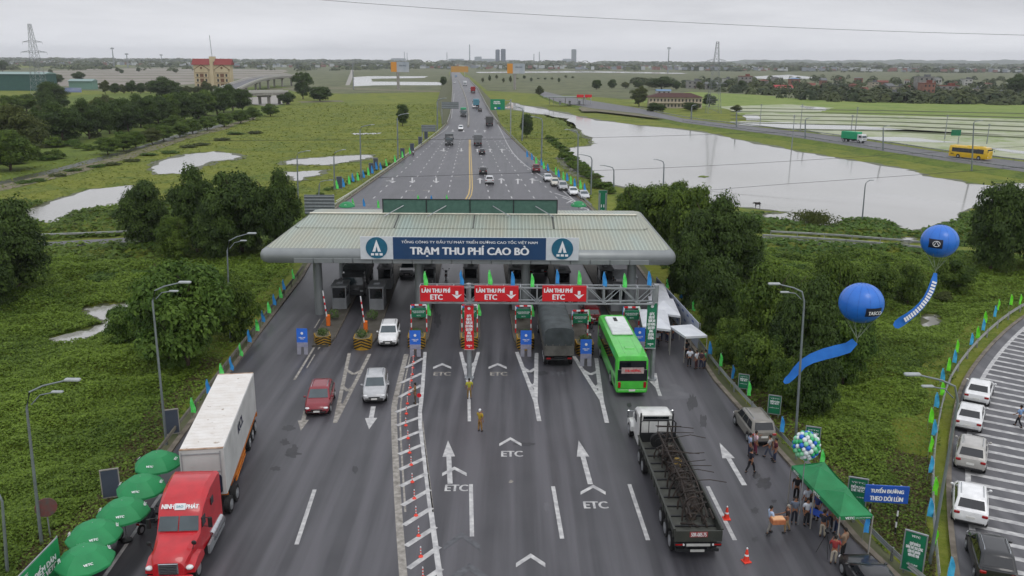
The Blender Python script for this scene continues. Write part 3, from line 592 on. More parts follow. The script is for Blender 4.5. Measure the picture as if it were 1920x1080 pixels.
def put(proto, L, near, vp=895, toward=False, far=None, label='', cat='car', group=None, mats=None, name=None, z=None, scale=None):
    """near = pixel on the ground under the end nearest the camera; far or vp give the direction in which the body runs away"""
    p = gr(*near) if z is None else g(*near, z)
    if far: q = gr(*far); a = math.atan2(-(q-p).x, (q-p).y)
    else: a = head(vp)
    d = Vector((-math.sin(a), math.cos(a), 0)); loc = p+d*L/2; loc.z = p.z if z is None else z
    if z is None: loc.z = zr(loc.y)
    o = proto(loc, a+(math.pi if toward else 0), label, cat, group, mats, scale)
    o.name = name or cat.replace(' ', '_'); return o
def pc(h): return {'body_paint': paint(h)}
def cars(): 
    A = [('suv', (594, 783), 815, 1, None, 'crimson SUV driving towards the camera between the container truck and the silver SUV', '#7a0d1e'),
     ('suv', (702, 759), 800, 1, None, 'silver SUV driving out ahead of the white SUV beside the striped median', '#a9abad'),
     ('suv', (727, 652), 845, 1, None, 'white SUV leaving the toll lane behind the silver SUV', '#dcdddd'),
     ('suv', (763, 522), 870, 1, None, 'white car just emerging from under the canopy beside the left booths', '#c9cacb'),
     ('hatch', (1112, 610), 905, 0, None, 'dark red car stopped at the booth right of the tarpaulin truck', '#5e0f16'),
     ('mpv', (1432, 838), 880, 0, None, 'grey people carrier parked at the right kerb with people at its tailgate', '#75726b'),
     ('sedan', (1672, 1165), 930, 0, None, 'black saloon at the bottom edge below the green tent', '#111317'),
     ('sedan', (1828, 762), 0, 0, (1840, 728), 'white saloon at the far end of the cars parked on the ramp', '#dfe0e0'),
     ('sedan', (1812, 813), 0, 0, (1822, 772), 'white saloon second from the far end of the ramp cars', '#d6d7d7'),
     ('suv', (1816, 889), 0, 0, (1823, 833), 'silver estate car with roof rails parked mid row on the ramp', '#a6a49f'),
     ('suv', (1816, 992), 0, 0, (1816, 922), 'white SUV with sunroof parked on the ramp before the black one', '#e2e3e3'),
     ('suv', (1868, 1108), 0, 0, (1838, 1012), 'black SUV nearest the camera in the row parked on the ramp', '#0d1014'),
     ('pickup', (1006, 324), 0, 0, (1001, 313), 'dark red pickup parked first in the row at the right guardrail beyond the canopy', '#6d1019'),
     ('sedan', (1029, 341), 0, 1, (1020, 328), 'silver saloon parked right behind the dark red pickup', '#bcbec0'),
     ('hatch', (1042, 350), 0, 1, (1034, 338), 'small beige hatchback third in the row parked beyond the canopy', '#b9b6aa'),
     ('suv', (1057, 358), 0, 1, (1047, 346), 'grey SUV fourth in the row parked at the right guardrail beyond the canopy', '#9a9c9e'),
     ('sedan', (1077, 368), 0, 1, (1066, 354), 'white saloon with its dark door open in the row beyond the canopy', '#d2d4d6'),
     ('sedan', (1098, 375), 0, 1, (1086, 363), 'silver saloon nearest the green umbrellas beyond the canopy', '#b4b7ba'),
     ('suv', (918, 346), 900, 0, None, 'silver pickup driving away on the motorway just beyond the canopy screen', '#b9bbbd'),
     ('suv', (906, 328), 900, 0, None, 'black vehicle with a dark hatch on the motorway ahead of the silver one', '#17191b'),
     ('hatch', (904, 290), 893, 0, None, 'dark hatchback on the motorway close behind the grey box truck', '#22262b'),
     ('mpv', (864, 245), 872, 1, None, 'white van coming down the left carriageway towards the plaza', '#dfe0e1'),
     ('hatch', (900, 209), 880, 0, None, 'small black car on the motorway beside the blue truck', '#14171a'),
     ('mpv', (889, 203), 880, 0, None, 'small white car at the tail of the blue truck', '#dddfe0'),
     ('sedan', (852, 156), 850, 1, None, 'small white car far up the left carriageway on the bridge', '#c8cacc')]
    for k, near, vp, tw, far, lab, c in A:
        nm = 'pickup_truck' if k == 'pickup' else 'van' if 'van' in lab.split() else 'parked_car' if 'parked' in lab or 'row' in lab else 'car'
        put(CARS[k], LEN[k], near, vp, tw, far, lab, 'car' if nm != 'pickup_truck' else 'pickup truck', 'cars parked along the ramp' if 'ramp' in lab else 'cars parked at the right guardrail' if 'row' in lab else None, pc(c), nm)
cars()
# ---------------------------------------------------------------- trucks
def truck(L=8.5, W=2.45, hc=2.9, hb=3.5, cover='tarp', nax=1):
    """rigid lorry: cab with windscreen, lights, grille and mirrors; box, tarpaulin or container body behind"""
    root = thing('truck', (0, 0, 0), None, None); f = L/2; cl = 2.0; zc = .95
    m = MB(); m.box((0, 0, .85), (.9, L-.4, .25)); m.box((0, -f+.15, .75), (W*.9, .15, .15)); m.box((.95, .6, .7), (.5, 1.0, .5), b=.04); m.box((-.95, .4, .7), (.5, .9, .5), b=.04); m.build('chassis', DKST, root)
    w = W/2-.05
    c = MB(); c.loft([[(-w, f-cl, .6), (w, f-cl, .6), (w, f-cl, hc-.1), (w-.15, f-cl, hc), (-w+.15, f-cl, hc), (-w, f-cl, hc-.1)], [(-w, f-.45, .6), (w, f-.45, .6), (w, f-.45, hc-.1), (w-.15, f-.45, hc), (-w+.15, f-.45, hc), (-w, f-.45, hc-.1)],
        [(-w, f-.12, .6), (w, f-.12, .6), (w*.96, f-.22, hc-.35), (w-.18, f-.32, hc-.12), (-w+.18, f-.32, hc-.12), (-w*.96, f-.22, hc-.35)], [(-w*.96, f, .62), (w*.96, f, .62), (w*.94, f-.02, 1.5), (w*.9, f-.04, 1.62), (-w*.9, f-.04, 1.62), (-w*.94, f-.02, 1.5)]])
    c.build('cab', PB, root, 40)
    q = MB(); q.slab([(-w*.86, f+.0, 1.66), (w*.86, f+.0, 1.66), (w*.84, f-.17, hc-.42), (-w*.84, f-.17, hc-.42)], .03); q.build('windscreen', GLASS2, root)
    for s in (-1, 1):
        q = MB(); q.box((s*(w+.01), f-1.0, 2.05), (.03, .95, .65)); q.build('side_window', GLASS, root)
        q = MB(); q.box((s*w*.76, f+.01, 1.0), (.34, .08, .2), b=.03); q.build('headlight', LAMPW, root)
        q = MB(); q.box((s*(w+.28), f-.1, 2.1), (.2, .1, .5), b=.03); q.tube([(s*w, f-.2, 2.35), (s*(w+.28), f-.1, 2.35)], .02, 5); q.build('wing_mirror', PLAS, root)
        q = MB(); q.box((s*W*.36, -f+.06, .85), (.35, .06, .14)); q.build('tail_light', LAMPR, root)
    q = MB(); [q.box((0, f+.0, 1.18+k*.11), (w*1.1, .06, .05)) for k in range(3)]; q.build('grille', CHROME, root)
    q = MB(); q.box((0, f+.02, .68), (W*.93, .2, .26), b=.05); q.build('bumper', M('bumper_paint', '#4a4c4e', .5), root)
    y0, y1 = -f+.05, f-cl-.12; bc = (y0+y1)/2; bl = y1-y0
    if cover == 'tarp':
        q = MB(); hw = W/2
        q.box((0, bc, 1.15), (W, bl, .12)); 
        for s in (-1, 1): q.box((s*(hw-.03), bc, 1.65), (.06, bl, .95))
        q.box((0, y0+.03, 1.65), (W, .06, .95)); [q.box((x, y0-.01, 1.65), (.07, .05, 1.0)) for x in (-1.1, -.55, 0, .55, 1.1)]
        for k in range(9): [q.box((s*(hw+.015), y0+.1+(bl-.2)*k/8, 1.65), (.05, .07, 1.0)) for s in (-1, 1)]
        q.build('load_bed', M('bed_steel', '#5b5a55', .7, var=.3, scale=1.5, det=8), root)
        r = random.Random(2); rings = []; n = 14
        for i in range(n+1):
            y = y0-.03+(bl+.06)*i/n; dz = r.uniform(-.06, .05)-(.05 if i % 2 else 0); sg = r.uniform(-.02, .03)
            e = .55 if i in (0, n) else 0
            rings.append([(-hw-.03, y, 2.0+e*.0), (-hw-.02+sg, y, hb-.35+dz), (-hw*.8, y, hb-.08+dz), (-hw*.3, y, hb+dz+.02), (hw*.3, y, hb+dz), (hw*.8, y, hb-.08+dz), (hw+.02-sg, y, hb-.35+dz), (hw+.03, y, 2.0+e*.0)])
        q = MB(); q.loft(rings); q.build('tarpaulin', M('tarpaulin', '#2d3334', .75, scale=1.1, two='#464d4f', bump=.5, det=8), root, 50)
    else:
        q = MB(); q.box((0, bc, (1.1+hb)/2), (W, bl, hb-1.1), b=.04)
        n = int(bl/.35)
        for k in range(n): [q.box((s*(W/2+.006), y0+.2+k*(bl-.3)/n, (1.1+hb)/2), (.03, .12, hb-1.3)) for s in (-1, 1)]
        q.box((0, y0-.01, 2.3), (.04, .03, hb-1.4)); q.build('cargo_box', M('cargo_paint', '#5a5d5e', .6, var=.2), root)
    ys_ = [-f+1.3] if nax == 1 else [-f+1.1, -f+2.35]
    wheels(root, [(s*(W/2-.02), f-1.35) for s in (-1, 1)]+[(s*(W/2-.02), y) for y in ys_ for s in (-1, 1)], .5, .3)
    return root
TARP = Proto(lambda: truck(11.2, 2.5, 2.9, 3.55, 'tarp', 2)); BOX = Proto(lambda: truck(8.5, 2.45, 2.8, 3.4, 'box', 1))
def tk(pr, L, near, vp, tw, lab, cab, cargo=None, far=None, name='truck', scale=None):
    mm = {'body_paint': paint(cab)}
    if cargo: mm['cargo_paint'] = M('cargo_'+cargo.lstrip('#'), cargo, .6, var=.15)
    return put(pr, L, near, vp, tw, far, lab, 'truck', None, mm, name, None, scale)
tk(TARP, 11.2, (1048, 690), 905, False, 'grey truck under a dark tarpaulin entering the toll lane left of the green bus', '#6b6d6f', name='tarpaulin_truck')
tk(TARP, 11.2, (663, 562), 850, True, 'dark tipper truck coming through the leftmost open booth lane under the canopy', '#3c3f40', name='tipper_truck')
tk(TARP, 11.2, (1008, 522), 905, False, 'covered truck deep under the canopy right of the second red lane sign', '#55575a', name='tarpaulin_truck')
tk(BOX, 8.5, (842, 273), 868, True, 'grey box truck leftmost on the carriageway descending to the plaza', '#34373a', '#5c5f61', name='box_truck')
tk(BOX, 8.5, (896, 274), 880, False, 'grey box truck driving away just right of the yellow centre line', '#4c4f52', '#6b6e70', name='box_truck')
tk(BOX, 8.5, (918, 237), 880, False, 'large grey truck on the right edge of the motorway below the green sign', '#3c3e40', '#4a4b4b', name='box_truck', scale=(1.1, 1, 1.05))
tk(BOX, 8.5, (869, 219), 868, True, 'truck with a bright green cargo body coming down the left carriageway', '#3c4246', '#1f8a5c', name='box_truck')
tk(BOX, 8.5, (893, 203), 875, False, 'teal blue box truck driving away towards the bridge', '#3b6270', '#4b7f90', name='box_truck', scale=(1.15, 1, 1.2))
tk(BOX, 8.5, (887, 174), 872, False, 'red truck with a pale load on the motorway bridge', '#8c1a1f', '#8f1f22', name='box_truck', scale=(1.1, 1, 1))
tk(BOX, 8.5, (872, 161), 862, True, 'white box truck far up the motorway on the bridge', '#c6c8ca', '#b9bcbd', name='box_truck', scale=(1.1, 1, 1))
tk(BOX, 8.5, (855, 146), 853, True, 'farthest truck on the motorway with a pale blue cab', '#8aa0b8', '#6d7f93', name='box_truck', scale=(1.1, 1, 1))
# side road: green truck and yellow bus
o = tk(BOX, 8.5, (1600, 270), 0, False, 'green box truck on the causeway road beyond the lake', '#c9cccb', '#1f9a6a', name='box_truck')
o.location = g(1600, 266.5); d_ = (g(1614, 267)-g(1584, 264)); o.rotation_euler = (0, 0, math.atan2(-d_.x, d_.y))
# ---------------------------------------------------------------- bus
BG = paint('#46b93c', 'bus_paint')
def bus(L=11.8, W=2.5, h=3.45):
    root = thing('coach', (0, 0, 0), None, None); f = L/2; w = W/2; m = MB(); rings = []
    for y, k, z1, z0 in ((-f, .93, h-.35, .5), (-f+.08, .985, h-.08, .38), (-f+.6, 1, h, .33), (0, 1, h, .33), (f-1.2, 1, h, .33), (f-.5, .99, h-.1, .35), (f-.15, .95, h-.5, .38), (f, .9, h-1.0, .45)):
        q = w*k; rings.append([(-q*.95, y, z0), (q*.95, y, z0), (q, y, z0+.2), (q, y, 1.5), (q*.985, y, z1-.3), (q*.9, y, z1-.08), (q*.7, y, z1), (-q*.7, y, z1), (-q*.9, y, z1-.08), (-q*.985, y, z1-.3), (-q, y, 1.5), (-q, y, z0+.2)])
    m.loft(rings); m.build('body', BG, root, 40)
    for s in (-1, 1):
        q = MB(); q.box((s*(w-.001), -.15, 2.25), (.03, L-2.1, 1.15), b=.012); q.build('window_band', GLASS, root)
        q = MB(); [q.box((s*(w+.015), -f+1.6+k*1.45, 2.25), (.02, .07, 1.12)) for k in range(7)]; q.build('window_pillar', PLAS, root)
        q = MB(); q.box((s*w*.74, f-.03, .95), (.4, .1, .25), b=.04); q.build('headlight', LAMPW, root)
        q = MB(); q.box((s*w*.8, -f-.01, 1.05), (.22, .06, .5), b=.02); q.build('tail_light', LAMPR, root)
        q = MB(); q.tube([(s*w*.9, f-.3, h-.4), (s*(w+.2), f+.15, h-.5), (s*(w+.22), f+.2, h-.9)], .03, 5); q.box((s*(w+.22), f+.2, h-1.1), (.18, .12, .4), b=.03); q.build('wing_mirror', PLAS, root)
        q = MB(); [q.box((s*(w-.01), -f+.7+k*.16, 1.1), (.03, .1, .45)) for k in range(6)]; q.build('engine_vent', PLAS, root)
    q = MB(); q.slab([(w*.86, -f-.012, 1.72), (-w*.86, -f-.012, 1.72), (-w*.84, -f-.012, h-.42), (w*.84, -f-.012, h-.42)], .03); q.box((0, -f-.01, 1.85), (w*1.86, .05, .95), b=.02); rw = q.build('rear_window', GLASS, root)
    text('THU HƯƠNG', 1.25, .24, SRED, root, (0, -f-.055, 2.25), (math.pi/2, 0, 0), 'rear_lettering', .06)
    q = MB(); q.box((0, -f-.05, 2.25), (1.75, .008, .5)); q.build('rear_sticker', M('sticker', '#b9a9a4', .5, scale=5, two='#8f7f7c'), root)
    q = MB(); q.box((0, f-.09, 2.15), (w*1.84, .1, 1.7), b=.04, T=Matrix.Translation((0, 0, 0))); q.build('windscreen', GLASS2, root)
    q = MB(); q.box((0, -f-.02, .55), (W*.9, .12, .28), b=.05); q.build('rear_bumper', BG, root); q = MB(); q.box((0, -f-.085, .62), (.5, .03, .16)); q.build('number_plate', PLATEW, root)
    q = MB(); q.box((0, 1.6, h+.09), (1.75, 4.9, .22), b=.08); rc = q.build('roof_unit', M('roof_unit_white', '#c9cfcd', .5, scale=2, two='#dde2e0'), root)
    q = MB(); [q.box((-.08, 2.6+k*.22, h+.215), (.3, .15, .03)) for k in range(5)]; q.build('vent', PLAS, rc)
    q = MB(); q.box((0, -4.0, h+.02), (.75, .6, .07), b=.02); q.build('roof_hatch', BG, root)
    for s in (-1, 1): q = MB(); q.box((s*.55, -3.3, h+.0), (.05, 4, .05)); q.build('roof_rib', BG, root)
    for s in (-1, 1):
        for y in (f-2.5, -f+3.0): ar = MB(); ar.cyl((s*(w-.1), y, .55), .6, .21, 18, 0, 'x'); ar.build('wheel_arch', PLAS, root, 40)
    wheels(root, [(s*(w+.01), y) for s in (-1, 1) for y in (f-2.5, -f+3.0)], .5, .3); return root
BUS = Proto(bus)
o = put(BUS, 11.8, (1184, 745), 905, False, None, 'bright green coach with white roof unit and black rear window entering the right toll lane', 'bus', None, None, 'coach')
o = put(BUS, 11.8, (1818, 296), 0, False, None, 'yellow coach with dark window band on the causeway road right of the green road sign', 'bus', None, {'bus_paint': paint('#d8b012'), 'roof_unit_white': paint('#cdb64a')}, 'coach')
d_ = (g(1856, 306)-g(1780, 298)); o.location = g(1818, 297.5); o.rotation_euler = (0, 0, math.atan2(-d_.x, d_.y)); o.scale = (1, .94, 1)
# ---------------------------------------------------------------- red tractor with trailer, and the container it carries
def trailer_truck():
    L = 12.3; root = thing('articulated_truck', (0, 0, 0), 'red long nosed tractor pulling an orange skeletal trailer past the green umbrellas', 'truck')
    OR = M('orange_frame', '#c9730f', .6, scale=1.5, two='#8f4d12', det=8)
    m = MB()
    for s in (-1, 1):
        m.box((s*.42, L/2, 1.12), (.14, L-.1, .3)); m.box((s*1.18, L/2+.6, 1.16), (.08, L-2.2, .16)); m.tube([(s*1.2, 3, .62), (s*1.2, 6.6, .62)], .05, 6); m.tube([(s*1.2, 3, .9), (s*1.2, 6.6, .9)], .05, 6)
        for y in (3, 4.2, 5.4, 6.6): m.box((s*1.19, y, .85), (.06, .1, .55))
    for k in range(11): m.box((0, .4+k*1.15, 1.12), (2.4, .12, .14))
    m.box((0, L-.05, 1.0), (2.44, .12, .3)); m.build('trailer_frame', OR, root)
    m = MB(); [m.box((s*.9, 2.0, .7), (.12, .12, .8)) for s in (-1, 1)]; m.build('landing_leg', DKST, root)
    wh = [(s*1.22, y) for y in (8.6, 9.9, 11.2) for s in (-1, 1)]; wheels(root, wh, .5, .3, 'trailer_wheel')
    # tractor, front towards -Y here, turned a little about the kingpin
    tr = bpy.data.objects.new('tractor', None); COL.objects.link(tr); tr.parent = root; tr.location = (.1, -.25, 0); tr.rotation_euler = (0, 0, R(-5))
    RD = paint('#b5121f', 'red_cab_paint'); w = 1.22
    def rg(y, z0, z1, k=1, c=.12): q = w*k; return [(-q, y, z0), (q, y, z0), (q, y, z1-c), (q-c, y, z1), (-q+c, y, z1), (-q, y, z1-c)]
    m = MB(); m.loft([rg(-1.3, .8, 3.6), rg(-1.6, .75, 3.75, .99, .2), rg(-3.0, .75, 3.68, .97, .25), rg(-4.1, .75, 3.2, .93, .22), rg(-4.45, .75, 2.75, .9, .15), rg(-4.85, .75, 2.0, .9, .12), rg(-5.6, .7, 1.85, .82, .2), rg(-6.5, .65, 1.65, .72, .2), rg(-6.75, .65, 1.35, .62, .15)])
    for s in (-1, 1):
        m.loft([[(s*1.22, -6.55+.0, .7), (s*.8, -6.6, .7), (s*.8, -6.6, 1.1), (s*1.2, -6.5, 1.0)], [(s*1.25, -5.9, .7), (s*.8, -5.9, .7), (s*.8, -5.9, 1.35), (s*1.22, -5.9, 1.22)], [(s*1.25, -5.3, .7), (s*.8, -5.3, .7), (s*.8, -5.3, 1.35), (s*1.22, -5.3, 1.2)], [(s*1.22, -4.9, .7), (s*.8, -4.9, .7), (s*.8, -4.9, 1.1), (s*1.2, -4.9, .95)]])
    m.build('cab', RD, tr, 38)
    for s in (-1, 1): q = MB(); q.slab([(s*1.06-.46*s if 0 else (-1.02 if s < 0 else .03), -4.875, 2.05), (-.03 if s < 0 else 1.02, -4.875, 2.05), (-.03 if s < 0 else .97, -4.49, 2.68), (-.97 if s < 0 else .03, -4.49, 2.68)], .03); q.build('windscreen', GLASS2, tr)
    text('NINH', .62, .24, WP, tr, (-.62, -4.23, 3.09), (R(42), 0, 0), 'brow_lettering', .06); text('PHÁT', .62, .28, WP, tr, (.62, -4.23, 3.10), (R(42), 0, 0), 'brow_lettering', .06)
    q = MB(); q.slab([(-.27, -4.36, 2.96), (.27, -4.36, 2.96), (.27, -4.15, 3.22), (-.27, -4.15, 3.22)], -.05); bd = q.build('brow_badge', WP, tr); text('SAO', .34, .12, M('badge_teal', '#3a8f9c', .5), tr, (0, -4.30, 3.12), (R(50), 0, 0), 'brow_lettering', .03)
    for s in (-1, 1):
        q = MB(); q.box((s*1.115, -4.15, 2.3), (.05, .8, .55), b=.01); q.build('side_window', GLASS, tr); q = MB(); q.box((s*1.2, -2.9, 2.7), (.05, .45, .4), b=.01); q.build('sleeper_window', GLASS, tr)
        q = MB(); q.box((s*1.55, -4.6, 2.35), (.22, .12, .6), b=.04); q.tube([(s*1.15, -4.5, 2.6), (s*1.55, -4.6, 2.6)], .025, 5); q.tube([(s*1.15, -4.5, 2.1), (s*1.55, -4.6, 2.1)], .025, 5); q.build('wing_mirror', PLAS, tr)
        q = MB(); q.tube([(s*.98, -5.9, 1.6), (s*1.08, -5.95, 1.95)], .02, 5); q.ell((s*1.1, -5.98, 2.02), (.13, .06, .13), 8, 6); q.build('hood_mirror', PLAS, tr)
        q = MB(); q.ell((s*.98, -6.58, 1.02), (.2, .16, .12), 10, 6); q.build('headlight', LAMPW, tr, 60)
        q = MB(); q.cyl((s*1.12, -2.6, .85), .33, 1.9, 12, 0, 'y'); q.build('fuel_tank', CHROME, tr, 40); q = MB(); q.box((s*1.28, -2.9, .62), (.12, 2.9, .5)); q.build('side_skirt', STEEL, tr)
    q = MB(); q.box((0, -6.76, 1.05), (.98, .08, .62), b=.03); gl = q.build('grille', CHROME, tr); q = MB(); [q.box((0, -6.81, .82+k*.09), (.86, .03, .035)) for k in range(6)]; q.build('grille_bar', DKST, tr)
    q = MB(); q.box((0, -6.75, .55), (2.3, .3, .3), b=.08); q.build('bumper', RD, tr); q = MB(); q.box((0, -.2, .9), (.9, 4.2, .25)); q.box((0, .3, 1.1), (1.1, 1.3, .1)); q.build('chassis', DKST, tr)
    wheels(tr, [(s*1.2, y) for y in (-5.9, .6, 1.95) for s in (-1, 1)], .5, .3); q = MB(); q.tube([(-1.0, -1.7, 1), (-1.0, -1.7, 3.3)], .08, 8); q.build('exhaust_stack', CHROME, tr)
    return root
p = g(377, 843, 4.15); a = head(716); tt = trailer_truck(); tt.location = (p.x, p.y, 0); tt.rotation_euler = (0, 0, a)
ct = thing('shipping_container', (p.x, p.y, 1.27), 'long white refrigerated container with peeling roof paint carried behind the red tractor', 'container', a)
CW = M('container_white', '#c2c3c1', .6, scale=.6, two='#a9aaa8', det=8); m = MB(); m.box((0, 6.1, 1.45), (2.44, 12.19, 2.88), b=.03)
for k in range(26): [m.box((s*1.222, .5+k*.46, 1.45), (.012, .2, 2.6)) for s in (-1, 1)]
m.build('shell', CW, ct)
CR = M('container_roof', '#dcdad6', .55, scale=1.4, two='#cfcac3', det=9); nt, N, L, b = tweak(CR)
n1 = N.new('ShaderNodeTexNoise'); n1.inputs['Scale'].default_value = 2.3; n1.inputs['Detail'].default_value = 9; r1 = N.new('ShaderNodeValToRGB'); r1.color_ramp.elements[0].position = .66; r1.color_ramp.elements[1].position = .70
t_ = N.new('ShaderNodeTexCoord'); L.new(t_.outputs['Object'], n1.inputs['Vector']); L.new(n1.outputs['Fac'], r1.inputs[0]); mi = N.new('ShaderNodeMixRGB'); L.new(r1.outputs[0], mi.inputs[0]); L.new(b.inputs['Base Color'].links[0].from_socket, mi.inputs[1]); mi.inputs[2].default_value = (.32, .26, .2, 1); L.new(mi.outputs[0], b.inputs['Base Color'])
m = MB(); m.box((0, 6.1, 2.90), (2.36, 12.0, .02)); [m.box((0, .5+k*.45, 2.916), (2.2, .2, .012)) for k in range(26)]; m.build('roof_panel', CR, ct)
m = MB(); RST = M('rusty_edge', '#7d5a42', .8, scale=2, two='#b9a793', det=8); m.box((0, .06, 2.905), (2.4, .16, .04)); m.build('rusted_edge', RST, ct); m = MB(); m.box((0, 12.12, 2.905), (2.4, .14, .04)); m.build('rusted_edge', RST, ct)
m = MB(); m.box((.12, -.05, .72), (1.75, .12, 1.1), b=.1); fr = m.build('cooling_unit', M('navy_panel', '#1c2238', .5), ct); m = MB(); m.box((.5, -.12, 1.05), (.3, .04, .2)); m.box((.1, -.12, .7), (.9, .04, .3)); m.build('unit_label', WP, fr)
m = MB(); [m.box((x, -.03, 1.45), (.05, .04, 2.6)) for x in (-1.1, 1.0)]; m.box((-.05, -.03, 2.62), (2.1, .04, .05)); m.box((-.05, -.03, 1.5), (2.1, .04, .04)); m.build('front_frame', M('grey_frame', '#8e9092', .6), ct)
text('KCL', 1.9, .62, M('container_navy', '#232a44', .5), ct, (1.24, 5.6, 1.95), (math.pi/2, 0, math.pi/2), 'side_lettering', .09, .012)
# ---------------------------------------------------------------- white flatbed with its load
def flatbed():
    L = 11.6; root = thing('flatbed_truck', (0, 0, 0), 'long dark flatbed truck with a white bonneted cab driving away behind the green coach', 'truck'); W = 2.5; w = W/2
    BD = M('bed_dark_paint', '#2a2d29', .6, scale=1.2, two='#383a33', det=8); FL = M('bed_floor', '#4b4d47', .75, scale=1.3, two='#33342e', det=9)
    m = MB(); m.box((0, L/2, 1.35), (W-.1, L, .1)); m.build('bed_floor', FL, root)
    m = MB(); [m.box((s*(w-.03), L/2, 1.62), (.06, L, .5)) for s in (-1, 1)]; [m.box((s*(w+.02), L/2, 1.87), (.1, L, .06)) for s in (-1, 1)]; [m.box((s*(w+.01), .3+k*(L-.6)/12, 1.55), (.06, .1, .6)) for s in (-1, 1) for k in range(13)]; m.build('side_board', BD, root)
    m = MB(); [m.box((0, 1.1+k*1.05, 1.43), (W-.14, .12, .07)) for k in range(10)]; m.build('floor_rib', DKST, root)
    m = MB(); m.box((0, -.03, 1.5), (W, .08, .62)); tg = m.build('tailgate', BD, root)
    text('50R-005.75', .8, .22, WP, tg, (0, -.09, 1.62), (math.pi/2, 0, 0), 'gate_lettering', .03); m = MB(); m.box((0, -.08, 1.62), (.95, .02, .3)); m.build('red_plate', M('faded_red', '#8d3b3c', .6), tg)
    m = MB(); m.box((0, -.05, 1.02), (W*.98, .12, .18)); m.box((0, .1, .62), (2.3, .14, .14)); [m.box((x, .08, .8), (.12, .08, .5)) for x in (-.6, .6)]; m.build('rear_bumper', DKST, root)
    m = MB(); m.box((0, -.12, 1.03), (1.25, .03, .14)); m.box((0, -.0, .62), (.75, .04, .13)); m.build('number_plate', M('plate_grey', '#a9aaa6', .5), root)
    for s in (-1, 1): m = MB(); m.box((s*1.0, -.12, 1.05), (.4, .04, .07)); m.build('tail_light', LAMPR, root); m = MB(); m.cyl((s*.78, -.12, 1.05), .06, .04, 8, 0, 'y'); m.build('reversing_light', LAMPW, root)
    m = MB(); [m.box((s*.42, L/2+1.5, 1.1), (.14, L+3, .3)) for s in (-1, 1)]; m.box((0, .9, .8), (.5, .4, .5)); m.build('chassis', DKST, root)
    m = MB(); m.tube([(-w+.1, L+.0, 1.4), (-w+.1, L, 2.75), (-w+.3, L, 2.95), (w-.3, L, 2.95), (w-.1, L, 2.75), (w-.1, L, 1.4)], .05, 6); [m.tube([(x, L, 1.4), (x, L, 2.95)], .03, 5) for x in (-.6, 0, .6)]; m.box((0, L, 1.7), (W-.2, .06, .7)); m.build('headboard', DKST, root)
    m = MB(); m.cyl((-.1, L-.75, 1.85), .52, .28, 18, 0, 'y'); m.cyl((-.1, L-.92, 1.85), .22, .08, 12, 0, 'y'); m.build('spare_wheel', BLK, root, 40)
    wc = 1.12
    def rg(y, z0, z1, k=1, c=.14): q = wc*k; return [(-q, y, z0), (q, y, z0), (q, y, z1-c), (q-c, y, z1), (-q+c, y, z1), (-q, y, z1-c)]
    m = MB(); m.loft([rg(L+.75, .8, 2.95), rg(L+.95, .8, 3.1, 1, .2), rg(L+1.9, .8, 3.05, 1, .2), rg(L+2.7, .8, 2.75, .97), rg(L+3.0, .8, 2.05, .95), rg(L+3.8, .75, 1.9, .85, .25), rg(L+4.8, .7, 1.65, .75, .25), rg(L+5.0, .7, 1.3, .65)])
    for s in (-1, 1): m.loft([[(s*1.22, L+y, .7), (s*.75, L+y, .7), (s*.75, L+y, z), (s*1.2, L+y, z-.1)] for y, z in ((3.2, 1.1), (3.5, 1.35), (4.2, 1.35), (4.8, 1.1))])
    m.build('cab', paint('#cfd0cd', 'white_cab_paint'), root, 38)
    m = MB(); m.slab([(-.85, L+.74, 2.55), (.85, L+.74, 2.55), (.85, L+.74, 2.88), (-.85, L+.74, 2.88)], .02); m.build('rear_window', GLASS, root)
    for s in (-1, 1):
        m = MB(); m.box((s*1.125, L+2.0, 2.35), (.04, .8, .55)); m.build('side_window', GLASS, root); m = MB(); m.box((s*1.5, L+2.8, 2.2), (.2, .12, .55), b=.04); m.tube([(s*1.1, L+2.7, 2.4), (s*1.5, L+2.8, 2.4)], .03, 5); m.build('wing_mirror', CHROME, root)
        m = MB(); m.box((s*1.0, L-.1, 1.1), (.06, .06, 2.9)) if 0 else m.tube([(s*1.05, L+.5, .9), (s*1.05, L+.5, 3.2)], .06, 6); m.build('exhaust_stack', DKST, root)
    m = MB(); m.slab([(-.95, L+3.03, 2.08), (.95, L+3.03, 2.08), (.92, L+2.73, 2.7), (-.92, L+2.73, 2.7)], .03); m.build('windscreen', GLASS2, root)
    wheels(root, [(s*1.22, y) for y in (1.2, 2.5, 3.8, L-1.6, L-.3, L+4.0) for s in (-1, 1)], .5, .3); return root
fb = flatbed(); p = g(1306, 1052); a = head(925); fb.location = (p.x, p.y, 0); fb.rotation_euler = (0, 0, a)
ld = thing('drilling_rig_load', p+Vector((0, 0, 1.4)), 'tangle of rusty steel lattice and thin rods stacked on the long flatbed', 'machinery', a); ld.location = (p.x, p.y, 1.4)
RS = M('rusty_steel', '#1d1b1a', .75, scale=3, two='#33271f', det=8); r = random.Random(5)
m = MB()
for s in (-1, 1):
    for z in (.2, 1.25): m.tube([(.25+s*.45, .9, z*.5), (.3+s*.42, 4, z), (.1+s*.35, 10.2, z*1.05)], .05, 5)
for k in range(16):
    y = 1.2+k*.58; a1 = .3-k*.012; m.tube([(a1-.42, y, .2), (a1+.42, y+.5, 1.2)], .03, 4); m.tube([(a1+.42, y, .2), (a1-.42, y+.5, 1.2)], .03, 4); m.tube([(a1-.42, y, 1.2), (a1+.42, y+.25, 1.25)], .03, 4)
m.build('lattice_mast', RS, ld)
